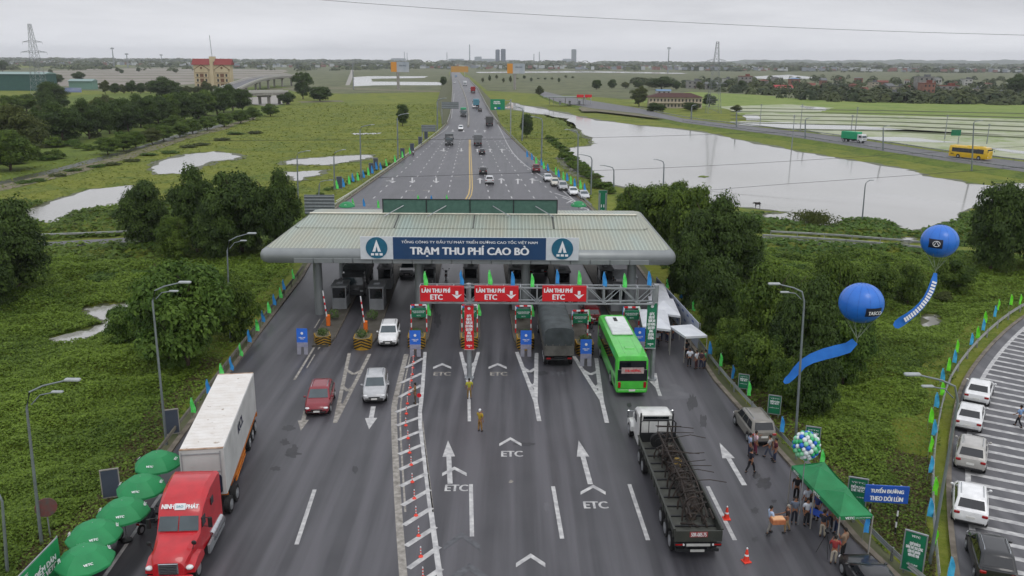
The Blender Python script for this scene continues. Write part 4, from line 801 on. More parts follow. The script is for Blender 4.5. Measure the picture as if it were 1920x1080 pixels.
for k in range(9):
    y = 3.0+k*.9; z = 1.3+r.uniform(-.1, .5); x0 = r.uniform(-.6, .1); m = MB(); m.tube([(x0, y+r.uniform(-.4, .4), z), (x0+1.4, y+r.uniform(-.3, .3), z+.05), (x0+2.3, y+r.uniform(-.3, .3), z-.05)], .025, 5); m.build('steel_rod', RS, ld)
m = MB()
for k in range(34):
    y = r.uniform(.7, 10); x = r.gauss(.2, .45); x = max(-1, min(1.05, x)); z = r.uniform(.05, .7); m.tube([(x, y, z), (max(-1.05, min(1.1, x+r.uniform(-.5, .5))), y+r.uniform(-1.2, 1.2), z+r.uniform(-.2, .6))], r.uniform(.025, .07), 5)
m.build('steel_bar_pile', RS, ld)
for k in range(7):
    y = 1.6+k*1.25; w_ = r.uniform(.55, .9); h_ = r.uniform(.9, 1.5); x0 = r.uniform(-.1, .35); m = MB(); m.tube([(x0+w_*math.cos(t)*.9, y+.12*math.sin(3*t), .05+h_*math.sin(t)) for t in np.linspace(0, math.pi, 10)], .055, 6); m.tube([(x0-w_*.6, y, .1), (x0+w_*.3, y+.5, h_*.9)], .05, 5); m.build('curved_frame', RS, ld)
for k in range(4): y = 2+k*2.1; m = MB(); m.loft([[(.2+.32*math.cos(t)*c_, y+dy, .45+.3*math.sin(t)*c_) for t in np.linspace(0, 6.28, 9)[:-1]] for dy, c_ in ((0, .7), (.1, 1), (.9, 1), (1.05, .6))]); m.build('steel_drum', RS, ld)
for k, (x, y, z, s) in enumerate(((.25, 5.4, .55, .34), (.3, 7.1, .6, .3), (.4, 4.0, .5, .3), (.2, 8.6, .7, .3), (.05, 2.1, .2, .35))):
    m = MB(); m.box((x, y, z), (s*1.4, s*2.1, s*1.3), b=.05); m.cyl((x, y, z+s), s*.5, s*.9, 10); m.cyl((x+s*.7, y+.2, z+.1), s*.6, .2, 12, 0, 'x'); m.build('winch_block', M('engine_grime', '#4d4136', .6, scale=5, two='#2b2a29') if k != 1 else M('yellow_machine', '#8f7420', .6, scale=5, two='#4d3d1c'), ld)
m = MB(); m.tube([(.1, 9.2, .2), (.1, 9.0, 2.6)], .04, 5); m.tube([(-.7, 9.0, 2.3), (.9, 9.0, 2.25)], .035, 5); m.tube([(.1, 9.0, 2.6), (-.4, 8, .4)], .03, 5); m.tube([(.1, 9.0, 2.6), (.6, 8, .4)], .03, 5); m.build('gin_pole', RS, ld)
# ---------------------------------------------------------------- motorcycles
def motorbike():
    root = thing('motorcycle', (0, 0, 0), None, None); m = MB()
    m.loft([[(-.1, -.75, .75), (.1, -.75, .75), (.06, -.75, .85), (-.06, -.75, .85)], [(-.15, -.3, .45), (.15, -.3, .45), (.13, -.3, .78), (-.13, -.3, .78)], [(-.14, .1, .3), (.14, .1, .3), (.12, .1, .55), (-.12, .1, .55)], [(-.2, .4, .3), (.2, .4, .3), (.15, .45, .95), (-.15, .45, .95)], [(-.12, .55, .6), (.12, .55, .6), (.1, .5, 1.02), (-.1, .5, 1.02)]]); m.build('body', PB, root, 40)
    m = MB(); m.box((0, -.35, .82), (.26, .7, .1), b=.03); m.build('seat', PLAS, root); m = MB(); m.tube([(-.35, .38, 1.05), (0, .45, 1.0), (.35, .38, 1.05)], .02, 5); [m.ell((s*.38, .42, 1.22), (.08, .02, .06), 8, 5) for s in (-1, 1)]; [m.tube([(s*.3, .4, 1.05), (s*.38, .42, 1.2)], .01, 4) for s in (-1, 1)]; m.build('handlebar', PLAS, root)
    for y in (-.62, .68): m = MB(); m.cyl((0, y, .29), .29, .1, 16, 0, 'x'); w_ = m.build('wheel', BLK, root, 40); m = MB(); m.cyl((0, y, .29), .17, .11, 12, 0, 'x'); m.build('rim', RIM, w_)
    m = MB(); m.box((0, -.85, .72), (.16, .06, .1)); m.build('tail_light', LAMPR, root); m = MB(); m.ell((0, .58, .9), (.09, .05, .07), 8, 6); m.build('headlight', LAMPW, root); m = MB(); [m.tube([(s*.07, .68, .29), (s*.07, .5, .95)], .02, 5) for s in (-1, 1)]; m.build('front_fork', CHROME, root); return root
MOTO = Proto(motorbike)
for x, y, vp, lab, c in ((1110, 618, 905, 'motorcycle with a lit red tail light waiting between the tarpaulin truck and the green coach', '#3a1013'), (1108, 652, 905, 'motorcycle behind another at the planter beside the green coach', '#202326'), (160, 1072, 1300, 'black motorcycle parked under the green umbrella nearest the banner', '#16181a'), (190, 1040, 1350, 'dark red motorcycle parked under the second green umbrella from the bottom', '#3c1418'), (262, 1005, 1300, 'motorcycle parked in the shade of the middle green umbrella', '#20242a'),
                      (1457, 1152, 1000, 'motorcycle cut off by the bottom edge left of the pair', '#b9bbbd'), (1520, 1154, 1000, 'motorcycle cut off by the bottom edge nearest the black saloon', '#303438'), (780, 770, 900, 'small motorcycle standing on the striped median', '#5a4a3a') if False else (836, 527, 880, 'dark motorcycle passing under the canopy above the first red lane sign', '#141618')):
    put(MOTO, 1.6, (x, y), vp, False, None, lab, 'motorcycle', None, pc(c), 'motorcycle')
# ================================================================== toll plaza
DR = Vector((math.sin(-R(2.4)), math.cos(R(2.4)), 0))            # direction of the lanes
AZ = R(2.4)
# ---------------------------------------------------------------- canopy
CY = 82.0; pc0 = pv(877, 497, CY); cxm = pc0.x
canopy = thing('toll_canopy', (cxm, CY, 0), 'wide pale green metal toll plaza canopy with hipped ribbed roof spanning all lanes', 'canopy')
ROOF = M('ribbed_roof', '#a3b1a8', .5, .1, scale=.35, two='#a8a896', det=8, stretch=(1, .25, 1)); nt, N, L, b = tweak(ROOF)
wv = N.new('ShaderNodeTexWave'); wv.inputs['Scale'].default_value = .82; wv.inputs['Distortion'].default_value = 0; wv.bands_direction = 'X'; t_ = N.new('ShaderNodeTexCoord'); L.new(t_.outputs['Object'], wv.inputs['Vector'])
bp = N.new('ShaderNodeBump'); bp.inputs['Strength'].default_value = .8; bp.inputs['Distance'].default_value = .12; L.new(wv.outputs['Fac'], bp.inputs['Height']); L.new(bp.outputs[0], b.inputs['Normal'])
mm_ = N.new('ShaderNodeMixRGB'); mm_.blend_type = 'MULTIPLY'; mm_.inputs[0].default_value = .3; L.new(b.inputs['Base Color'].links[0].from_socket, mm_.inputs[1]); L.new(wv.outputs['Color'], mm_.inputs[2]); L.new(mm_.outputs[0], b.inputs['Base Color'])
FASC = M('fascia_metal', '#7e8384', .4, .3, scale=.5, two='#8d9292'); SOFF = M('soffit', '#3c3f40', .8, var=.15, scale=.5)
D = 24.0
def lv(z, hw, u0, u1=None, c=.6): u1 = D-u0 if u1 is None else u1; return [(-hw+c, u0, z), (hw-c, u0, z), (hw, u0+c, z), (hw, u1-c, z), (hw-c, u1, z), (-hw+c, u1, z), (-hw, u1-c, z), (-hw, u0+c, z)]
m = MB(); m.loft([lv(6.0, 20.2, .35), lv(6.02, 20.4, .12), lv(6.35, 20.6, -.02), lv(6.85, 20.6, -.02), lv(7.2, 20.45, .12), lv(7.42, 20.1, .5)], cap=False); m.build('fascia', FASC, canopy, 50)
m = MB(); m.loft([lv(7.425, 20.08, .52), lv(8.12, 18.9, 7.2), lv(8.14, 18.88, 7.25)], cap=False); m.build('lower_roof', ROOF, canopy, 30)
m = MB(); m.loft([lv(8.2, 18.86, 7.3), lv(8.85, 18.2, 11.9, c=.3), lv(8.86, 18.1, 12.0-.02, c=.01)], cap=False); m.box((0, 7.27, 8.15), (37.0, .06, .08)); m.build('upper_roof', ROOF, canopy, 30)
m = MB(); m.box((0, 11.95, 8.95), (36.4, .35, .14), b=.04); m.build('ridge_cap', M('ridge_cream', '#cfccbd', .6, var=.1), canopy)
for x in (-8.2, 0.2, 8.8): m = MB(); m.box((x, 9.5, 8.53), (.12, 4.4, .12)); m.v = [(a, b_, c+(b_-9.5)*.14) for a, b_, c in m.v]; m.build('roof_seam', M('seam_dark', '#4b4d4a', .7), canopy)
m = MB(); m.add(lv(5.99, 20.1, .4), [[7, 6, 5, 4, 3, 2, 1, 0]]); m.build('soffit', SOFF, canopy)
for k in range(18): m = MB(); m.box((-16.2+k*1.95, -.04, 6.3), (1.88, .08, .48), b=.02); m.build('fascia_panel', FASC, canopy)
for px_, yb in ((600, 590), (787, 560), (985, 560), (1182, 560)):
    for dy in (0, 16): x = pv(px_, yb, 84.6).x-cxm; m = MB(); m.cyl((x-dy*.042, 2.6+dy, 3), .45, 5.98, 20); m.build('column', FASC, canopy, 40)
def beam_joist():
    for k in range(6): m = MB(); m.box((0, 2+k*4, 5.8), (39, .2, .35)); m.build('roof_beam', SOFF, canopy)
beam_joist()
# banner standing on the front of the roof
NAVY = M('banner_navy', '#14406b', .55, scale=.6, two='#123a60'); BW = M('banner_white', '#c9cfd3', .55, var=.05)
bx0, bx1 = pv(676, 465, CY-.1).x, pv(1085, 465, CY-.1).x; bw = bx1-bx0; bc = (bx0+bx1)/2
bn = thing('station_banner', (bc, CY-.18, 6.55), 'long navy and white station name banner on the canopy front', 'banner')
m = MB(); m.box((0, 0, 1.1), (bw, .12, 2.25)); m.build('board', BW, bn); m = MB(); m.box((0, -.075, 1.1), (bw*.70, .03, 2.2)); m.build('name_panel', NAVY, bn)
text('TỔNG CÔNG TY ĐẦU TƯ PHÁT TRIỂN ĐƯỜNG CAO TỐC VIỆT NAM', 13.3, .44, TXW, bn, (0, -.095, 1.76), (math.pi/2, 0, 0), bold=.02); text('TRẠM THU PHÍ CAO BÒ', 11.6, 1.12, TXW, bn, (0, -.095, .83), (math.pi/2, 0, 0), bold=.045)
TEAL = M('emblem_teal', '#155f7a', .5)
for s in (-1, 1):
    x = s*bw*.425; m = MB(); m.cyl((x, -.09, 1.13), 1.06, .05, 40, 0, 'y'); e = m.build('emblem', TEAL, bn)
    m = MB(); m.slab([(x-.42, -.12, .75), (x-.12, -.12, .75), (x+.0, -.12, 1.3), (x, -.12, 1.95)], .02); m.slab([(x+.42, -.12, .75), (x+.12, -.12, .75), (x, -.12, 1.3), (x, -.12, 1.95)], -.02); m.build('emblem_arrow', TXW, e)
    m = MB(); [m.box((x+k*.42, -.13, .48), (.3, .02, .22), b=.004) for k in (-1, 0, 1)]; m.build('emblem_foot', TXW, e)
# screen at the ridge (the back of another sign) with struts
sx0, sx1 = pv(717, 395, 93.5).x, pv(1045, 395, 93.5).x
sc_ = thing('roof_screen', ((sx0+sx1)/2, 94.0, 8.7), 'dark green mesh covered sign frame standing on the canopy ridge', 'sign'); w = sx1-sx0
NET = M('green_netting', '#3d5c52', .85, scale=2.2, two='#48695d', det=8)
m = MB(); m.box((0, 0, .95), (w, .06, 1.75)); m.build('netting', NET, sc_); m = MB(); [m.box((-w/2+w*k/4, -.06, .9), (.1, .1, 1.95)) for k in range(5)]; m.box((0, -.06, 1.85), (w, .1, .08)); m.box((0, -.06, .05), (w, .1, .08)); m.build('frame', DKST, sc_)
for x, d_ in ((-w/2+.3, 1), (-w/4+.2, 1), (w/4-.3, -1), (w/2-.4, -1)): m = MB(); m.tube([(x+d_*0, -1.3, .15), (x+d_*2.0, -.1, 1.15)], .05, 6); m.build('strut', STEEL, sc_)
# ---------------------------------------------------------------- gantry with the red lane signs
GY = 66.4; gx0, gx1 = pv(788, 550, GY).x, pv(1226, 550, GY).x; gz1, gz0 = pv(1000, 537, GY).z, pv(1000, 566, GY).z; gw = gx1-gx0; gc = (gx0+gx1)/2
ga = thing('sign_gantry', (gc, GY, 0), 'galvanised lattice gantry with red lane signs in front of the toll canopy', 'gantry')
zt_, zb_ = gz1, gz0; m = MB()
for y in (-.45, .45):
    for z in (zt_, zb_): m.box((0, y, z), (gw, .11, .11))
    n = 14
    for k in range(n+1): m.box((-gw/2+gw*k/n, y, (zt_+zb_)/2), (.08, .08, zt_-zb_))
    for k in range(n): a = -gw/2+gw*k/n; b2 = a+gw/n; q = (a, b2) if k % 2 else (b2, a); m.tube([(q[0], y, zb_), (q[1], y, zt_)], .035, 5)
for k in range(15): x = -gw/2+gw*k/14; m.box((x, 0, zt_), (.07, .9, .07)); m.box((x, 0, zb_), (.07, .9, .07))
m.build('truss', STEEL, ga)
for px_, py_ in ((880, 712), (1222, 735)):
    xx = pv(px_, py_ if px_ < 1000 else 712, GY).x-gc; m = MB(); m.cyl((xx, 0, zt_/2+.05), .2, zt_+.3, 16); m.cyl((xx, 0, .06), .4, .12, 16); m.build('post', STEEL, ga, 40)
for px_, nm in ((829, 'left'), (931, 'middle'), (1058, 'right')):
    c = pv(px_, 550.5, GY-.62); sg = thing('lane_sign', (c.x, GY-.62, c.z), {'left': 'red toll lane sign with white arrow, leftmost on the gantry', 'middle': 'red toll lane sign with white arrow, just right of the gantry post', 'right': 'red toll lane sign with white arrow, alone over the right lanes'}[nm], 'sign', 0, 'red lane signs on the gantry')
    m = MB(); m.box((0, 0, 0), (3.52, .12, 1.3), b=.02); m.build('panel', SRED, sg); text('LÀN THU PHÍ', 2.25, .42, TXW, sg, (-.48, -.062, .30), (math.pi/2, 0, 0), bold=.06); text('ETC', .95, .42, TXW, sg, (-.45, -.062, -.28), (math.pi/2, 0, 0), bold=.07)
    m = MB(); m.slab([(.78, -.065, -.03), (1.18, -.065, -.42), (1.58, -.065, -.03), (1.18, -.065, -.14)], -.012); m.box((1.18, -.07, .08), (.22, .014, .32)); m.build('arrow', TXW, sg)
def vbanner(px_, py0, py1, wpx, Y, mat, label, lines, cat='banner', top=None):
    a, b2 = pv(px_, py0, Y), pv(px_, py1, Y); w = wpx*(pv(px_+1, py1, Y)-pv(px_, py1, Y)).length; h = a.z-b2.z
    o = thing('hanging_banner', (b2.x, Y, b2.z), label, cat); m = MB(); nn = 16; L_, Q = [], []
    m.loft([[(-w/2, .03*math.sin(k*.9), h*k/nn), (w/2, .03*math.sin(k*.9+.4), h*k/nn), (w/2, .03*math.sin(k*.9+.4)+.02, h*k/nn), (-w/2, .03*math.sin(k*.9)+.02, h*k/nn)] for k in range(nn+1)]); m.build('cloth', mat, o, 60)
    for s in (0, h): m = MB(); m.tube([(-w/2-.05, .01, s), (w/2+.05, .01, s)], .035, 6); m.build('rod', STEEL, o)
    m = MB(); m.cyl((0, -.06, h*.93), w*.16, .03, 14, 0, 'y'); m.build('emblem', WP, o)
    text(lines, w*.78, h*.62, TXW, o, (0, -.055, h*.50), (math.pi/2, 0, 0), bold=.05); text('THU PHÍ KHÔNG DỪNG\nVETC', w*.6, h*.07, TXW, o, (0, -.055, h*.09), (math.pi/2, 0, 0), bold=.03); return o
LN = 'QUÝ VỊ\nDÁN THẺ\nTRƯỚC KHI\nLƯU THÔNG\nQUA TRẠM\nBẰNG\nLÀN THU\nTỰ ĐỘNG'
vbanner(880, 572, 656, 17, GY-.3, SRED, 'tall red vertical banner with white lettering hanging from the gantry post', LN)
vbanner(1219, 568, 653, 18, GY-.3, SGREEN, 'tall green vertical banner with white lettering at the right end of the gantry', LN)
# ---------------------------------------------------------------- islands
NOSE = [(598, 655), (678, 657), (780, 655), (880, 655), (986, 657), (1098, 668), (1199, 660)]
NM = ['leftmost', 'second from the left', 'third from the left', 'middle', 'third from the right', 'second from the right', 'rightmost']
CHV = M('chevron_yellow', '#b58a1a', .6, scale=4, two='#8f6f1e', det=6); BKP = M('black_paint', '#1a1a18', .6, var=.2); SLAB = M('island_slab', '#55524c', .85, scale=1.2, two='#464239', det=8); BOOTH = M('booth_white', '#8d9092', .5, scale=1, two='#75787a')
PLT = M('shrub_leaves', (.04, .085, .02), .8, scale=7, two=(.09, .14, .03), det=6)
def leafball(c, r, n=90, s=.12, mb=None, seed=0):
    q = mb or MB(); rr_ = random.Random(seed)
    for _ in range(n):
        d = Vector((rr_.gauss(0, 1), rr_.gauss(0, 1), rr_.gauss(0, 1))).normalized(); p = Vector(c)+Vector((d.x*r[0], d.y*r[1], d.z*r[2]))*rr_.uniform(.55, 1.05)
        u = d.orthogonal().normalized()*s; v = d.cross(u).normalized()*s; t = rr_.uniform(0, 6); u, v = u*math.cos(t)+v*math.sin(t), v*math.cos(t)-u*math.sin(t); d2 = d*s*.4
        q.add([p-u, p-v*.6+d2, p+u, p+v*.6+d2], [[0, 1, 2, 3]])
    return q
def planter_fn():
    root = thing('planter', (0, 0, 0), None, None); n = 14; m = MB()
    pts = [(.78*math.cos(t), .62*math.sin(t)) for t in np.linspace(math.pi, 2*math.pi, n)]+[(.8, 1.1), (-.8, 1.1)]
    m.prism(pts, 0, 1.05, 0); m.build('wall', CHV, root)
    q = MB()
    for k in range(4):
        for s in (-1, 1):
            z = .02+k*.27; P = []
            for i in range(7):
                t = i/6; a = math.pi*1.5+s*t*math.pi*.5; x, y = .80*math.cos(a), .64*math.sin(a); P.append((x, y, z+(.0-.55*t)+.35))
            for p1, p2 in zip(P, P[1:]):
                z1, z2 = max(.02, min(1.0, p1[2])), max(.02, min(1.0, p2[2])); z3, z4 = max(.02, min(1.03, p2[2]+.14)), max(.02, min(1.03, p1[2]+.14))
                if z3-z2 > .01 or z4-z1 > .01: q.quad((p1[0], p1[1], z1), (p2[0], p2[1], z2), (p2[0], p2[1], z3), (p1[0], p1[1], z4))
    q.build('chevron_stripes', BKP, root); m = MB(); m.prism([(x*.9, y*.9) for x, y in pts], 1.0, 1.07); m.build('soil', SOIL, root)
    leafball((0, .2, 1.35), (.6, .6, .45), 160, .11, None, 4).build('plant', PLT, root); return root
PLANTER = Proto(planter_fn)
def boardsign_fn():
    root = thing('standing_banner', (0, 0, 0), None, None); m = MB(); m.slab([(-.42, 0, .55), (.42, 0, .55), (.42, .12, 1.9), (-.42, .12, 1.9)], .02); m.build('panel', M('blue_poster', '#2463c9', .55, scale=1.5, two='#2a6fd2'), root)
    m = MB(); m.slab([(-.42, -.012, .55), (.42, -.012, .55), (.42, .012, .88), (-.42, .012, .88)], .02); m.build('lower_strip', M('poster_pale', '#9d9aa8', .6, scale=4, two='#7b7f98'), root)
    m = MB(); [m.slab([(s*.42, -.1, 0), (s*.12, -.1, 0), (s*.1, 0, .6), (s*.42, 0, .6)], .015*s) for s in (-1, 1)]; m.build('stand', M('poster_pale2', '#8b8b96', .6), root)
    m = MB(); m.cyl((0, .045, 1.55), .1, .02, 12, 0, 'y'); m.build('emblem', TXW, root); text('DÁN THẺ\nVETC', .5, .2, TXW, root, (0, .025, 1.2), (math.radians(85), 0, 0), bold=.05); return root
BSIGN = Proto(boardsign_fn)
def greensign_fn():
    root = thing('booth_sign', (0, 0, 0), None, None); m = MB(); m.box((0, -.08, 1.75), (1.35, .08, .85), b=.02); m.build('panel', SGREEN, root)
    for s in (-1, 1):
        for k in range(6): m = MB(); m.box((s*.7, 0, .2+k*.4), (.11, .11, .4)); m.build('post_band', (SRED, WP)[k % 2], root)
    for k in range(4): m = MB(); m.box((-.525+k*.35, 0, 2.42), (.35, .11, .12)); m.build('top_band', (SRED, WP)[k % 2], root)
    text('LÀN THU PHÍ KHÔNG DỪNG\nDÀNH CHO XE CÓ THẺ', 1.15, .26, TXW, root, (0, -.125, 1.85), (math.pi/2, 0, 0), bold=.02); text('VETC', .4, .1, TXW, root, (0, -.125, 1.5), (math.pi/2, 0, 0), bold=.02); return root
GSIGN = Proto(greensign_fn)
def booth_fn():
    root = thing('toll_booth', (0, 0, 0), None, None); m = MB(); m.box((0, 0, .6), (1.5, 2.6, 1.2), b=.03); m.box((0, 0, 2.42), (1.7, 2.9, .22), b=.06)
    for x in (-.7, .7):
        for y in (-1.25, 1.25): m.box((x, y, 1.75), (.1, .1, 1.2))
    m.build('shell', BOOTH, root); m = MB(); m.box((0, 0, 1.75), (1.36, 2.46, 1.1)); m.build('glazing', GLASS, root); m = MB(); m.box((0, 0, 2.6), (.7, .9, .3), b=.05); m.build('roof_unit', BOOTH, root); return root
BOOTHP = Proto(booth_fn)
def gate_fn():
    root = thing('barrier_gate', (0, 0, 0), None, None); m = MB(); m.box((0, 0, .55), (.36, .42, 1.1), b=.04); m.build('cabinet', M('orange_cabinet', '#d96a1c', .5), root)
    m = MB(); m.tube([(-.1, -.2, 1.0), (-.35, -.2, 3.6)], .06, 6); m.build('arm', WP, root); m = MB(); [m.tube([(-.1-.25*t, -.21, 1+2.6*t), (-.1-.25*(t+.1), -.21, 1+2.6*(t+.1))], .064, 6) for t in (.2, .45, .7)]; m.build('arm_band', SRED, root); return root
GATE = Proto(gate_fn)
def flag_fn():
    root = thing('feather_flag', (0, 0, 0), None, None); m = MB(); m.tube([(0, 0, 0), (0, 0, 1.9), (.12, 0, 2.35), (.32, 0, 2.55)], .015, 5); m.build('pole', STEEL, root)
    m = MB(); n = 9; v, f = [], []
    for i in range(n+1):
        t = i/n; z = .95+1.55*t; wd = .52*math.sin(math.pi*min(1, .28+.62*t))**.6*(1-.35*t); y = .07*math.sin(t*7); v += [(.02+(.25*max(0, t-.7)), y, z), (.02+wd*.5+(.2*max(0, t-.7)), -y+.03, z-.03), (.02+wd, y*1.4, z-.10+(.1*t))]
    f = [[3*i+k, 3*i+k+1, 3*i+4+k, 3*i+3+k] for i in range(n) for k in (0, 1)]; m.add(v, f); m.build('cloth', LIME, root, 80); return root
FLAG = Proto(flag_fn)
def flag(px_, py_, c, label, group, Y=None, z=0, s_=.75, rz=None):
    """px,py = middle of the cloth; the flag stands on the level z"""
    mid = 1.75*s_
    p = g(px_, py_, z+mid) if Y is None else pv(px_, py_, Y); base = Vector((p.x-.18, p.y, p.z-mid))
    r = random.Random(int(px_*7+py_)); return FLAG(base, r.uniform(-.5, .5) if rz is None else rz, label, 'flag', group, {'lime_cloth': {'l': LIME, 'b': BLUE, 'L': LIME2, 'c': CYAN}[c]}, s_)
CN = {'l': 'lime green', 'b': 'blue', 'L': 'vivid lime', 'c': 'sky blue'}
def flags(lst, where, group, frm, **k):
    cnt = {}
    for i, (x, y, c) in enumerate(lst):
        cnt[c] = cnt.get(c, 0)+1; z = k.get('z', 0)
        flag(x, y, c, '%s flag, %s of its colour %s' % (CN[c], ORD[cnt[c]-1], where), group, k.get('Y'), z, k.get('s', .75))
flags([(550, 513, 'l'), (532, 533, 'b'), (526, 548, 'l'), (514, 561, 'b'), (504, 576, 'l'), (493, 592, 'b'), (482, 609, 'l'), (467, 629, 'b'), (452, 654, 'l'), (434, 680, 'b'), (415, 694, 'l'), (390, 724, 'b'), (361, 759, 'l')], 'down the left guardrail from the canopy', 'flags along the left guardrail', '')
flags([(1252, 530, 'l'), (1277, 549, 'b'), (1301, 571, 'l'), (1332, 651, 'b'), (1353, 674, 'l'), (1376, 697, 'b'), (1406, 728, 'l'), (1468, 795, 'b'), (1543, 858, 'l'), (1627, 980, 'b')], 'down the right guardrail from the canopy', 'flags along the right guardrail', '')
GF = [(798, 521, 'l'), (866, 519, 'b'), (919, 519, 'l'), (962, 522, 'b'), (999, 526, 'l'), (1046, 518, 'b'), (1087, 520, 'l'), (1134, 522, 'b'), (1172, 525, 'l'), (1218, 521, 'b')]
flags(GF, 'from the left on top of the sign gantry', 'flags on the gantry', '', Y=GY)
flags([(631, 345, 'l'), (643, 342, 'b'), (654, 337, 'l'), (661, 332, 'b'), (670, 330, 'l'), (681, 325, 'b'), (690, 321, 'l'), (697, 317, 'b'), (705, 310, 'b'), (713, 311, 'b'), (724, 304, 'l'), (740, 297, 'l'), (754, 289, 'l'), (768, 282, 'l')], 'up the left guardrail beyond the canopy', 'flags at the left guardrail beyond the canopy', '', s=1.1)
flags([(1096, 351, 'b'), (1088, 345, 'l'), (1077, 342, 'b'), (1070, 337, 'l'), (1063, 331, 'b'), (1056, 329, 'l'), (1047, 324, 'b'), (1042, 320, 'l'), (1027, 313, 'b'), (1019, 309, 'l'), (1015, 303, 'b'), (1005, 300, 'l'), (997, 293, 'b'), (988, 288, 'b')], 'up the right guardrail beyond the canopy', 'flags at the right guardrail beyond the canopy', '', s=1.1)
flags([(662, 378, 'l'), (682, 379, 'b'), (709, 382, 'l'), (784, 372, 'l'), (809, 373, 'b'), (838, 372, 'l')], 'from the left just over the canopy ridge', 'flags behind the canopy', '', s=.9)
flags([(1915, 561, 'L'), (1897, 561, 'L'), (1874, 571, 'L'), (1867, 583, 'c'), (1848, 593, 'L'), (1845, 608, 'c'), (1834, 622, 'L'), (1823, 635, 'c'), (1796, 648, 'L'), (1791, 667, 'c'), (1780, 682, 'L'), (1768, 702, 'c'), (1768, 727, 'L'), (1757, 748, 'c'), (1747, 777, 'L'), (1753, 800, 'c'), (1748, 832, 'L'), (1748, 870, 'c'), (1755, 910, 'L'), (1746, 950, 'c'), (1757, 1007, 'L'), (1785, 1062, 'c')], 'down the ramp guardrail from the far end', 'flags along the ramp', '', z=-.2)
for i, (x, y) in enumerate(NOSE):
    p = g(x, y); nm = NM[i]; a = AZ; base = p+DR*1.0
    isl = thing('toll_island', p, 'raised concrete toll island with booth and signs, %s of the seven' % nm, 'traffic island', a, 'toll islands'); m = MB(); w = .95; m.prism([(-.7, .6), (.7, .6), (w, 2.5), (w, 40), (-w, 40), (-w, 2.5)], 0, .22); m.build('slab', SLAB, isl); m = MB()
    for s in (-1, 1): m.box((s*(w+.02), 20, .12), (.06, 34, .2))
    m.build('kerb_edge', CONCD, isl)
    def at(u, v): return p+DR*v+Vector((math.cos(a), math.sin(a), 0))*u
    if i != 0: PLANTER(at(0, .6), a, 'yellow and black chevron planter with a shrub on the %s toll island' % nm, 'planter', 'planters on the island noses', None, (1, 1, 1))
    else: PLANTER(at(.2, 1.2), a+.3, 'yellow and black chevron planter with a shrub on the %s toll island' % nm, 'planter', 'planters on the island noses', None, (.9, .9, .9))
    if i != 1 and i != 3: q = {0: (568, 664), 2: (779, 668), 4: (986, 668), 5: (1098, 686), 6: (1198, 662)}[i]; r_ = g(*q); r_.y -= .0; BSIGN(r_, a*0, 'blue poster stand in front of the %s toll island' % nm, 'sign', 'blue poster stands', None, (1.15, 1, 1.25))
    if i >= 2: GSIGN(at(0, 4.6)+Vector((0, 0, .22)), a, 'green booth sign on red and white posts on the %s toll island' % nm, 'sign', 'green booth signs', None, (1.05, 1, 1.1))
    BOOTHP(at(0, 13.5)+Vector((0, 0, .22)), a, 'grey white toll booth under the canopy on the %s island' % nm, 'toll booth', 'toll booths'); BOOTHP(at(0, 22)+Vector((0, 0, .22)), a, 'grey white toll booth deeper under the canopy on the %s island' % nm, 'toll booth', 'toll booths')
    if i < 2: GATE(at(-.2, 6.5 if i == 0 else 4.8)+Vector((0, 0, .22)), a, 'orange barrier gate with raised white arm on the %s island' % nm, 'barrier', 'barrier gates')
    if i >= 2:
        for s, c in ((-1, 'b'), (1, 'l')): q = at(s*.75, 5.4); flag(0, 0, c, '%s feather flag beside the booth sign on the %s island' % (CN[c], nm), 'flags at the booth signs') if 0 else FLAG(q+Vector((0, 0, .9)), 0, '%s feather flag beside the booth sign on the %s island' % (CN[c], nm), 'flag', 'flags at the booth signs', {'lime_cloth': LIME if c == 'l' else BLUE}, .75)
    q = MB(); leafball((0, 8.5, .75), (.6, .7, .5), 110, .12, q, i); o = q.build('shrub', PLT); o.location = p+Vector((0, 0, .1)); o.rotation_euler = (0, 0, a); tag(o, 'low green shrub in front of the booth on the %s toll island' % nm, 'shrub', 'shrubs on the toll islands')
# ---------------------------------------------------------------- guardrails
def guardrail(pts, label, z=0, h=.75, step=4, mat=RAIL, name='guardrail', zf=None):
    P = smooth_line([g(*q, z) if len(q) == 2 else Vector(q) for q in pts], 2); o = Vector(P[0]); root = thing(name, o, label, 'guardrail')
    if zf:
        for p in P: p.z = zf(p.y)
    m = MB(); L_ = [p-o for p in P]
    rings = []
    for i, p in enumerate(L_):
        t = (L_[min(i+1, len(L_)-1)]-L_[max(i-1, 0)]).normalized(); n_ = Vector((-t.y, t.x, 0)); rings.append([p+n_*a_+Vector((0, 0, h+b_)) for a_, b_ in ((.03, -.32), (-.04, -.24), (.03, -.16), (-.04, -.08), (.03, 0), (.06, 0), (.0, -.08), (.06, -.16), (0, -.24), (.06, -.32))])
    m.loft(rings); m.build('beam', mat, root); acc = 0; k = 0
    for a_, b_ in zip(L_, L_[1:]):
        s = (b_-a_).length
        while acc < s and k < 95: q = a_.lerp(b_, acc/s); mm = MB(); mm.box((q.x, q.y, q.z+h/2-.1), (.12, .12, h+.2)); mm.build('post', mat, root); acc += step; k += 1
        acc -= s
    return root
P4 = lambda pts, d: [tuple(p) for p in offset_line([g(*q) for q in pts], d)]
guardrail(P4(ROADL[:5]+[(530, 572), (578, 508)], .55), 'weathered guardrail along the left road edge in front of the canopy', mat=M('weathered_rail', '#6f6b60', .8, scale=1.5, two='#57544a', det=8)); guardrail(P4([(1740, 1140), (1627, 1042), (1473, 865), (1343, 722), (1285, 640)], -.9), 'steel guardrail along the right road edge in front of the canopy')
guardrail([tuple(p) for p in QRAIL], 'steel guardrail curving along the ramp with the flags', mat=M('pale_rail', '#8d8f8b', .55, .3, var=.2))
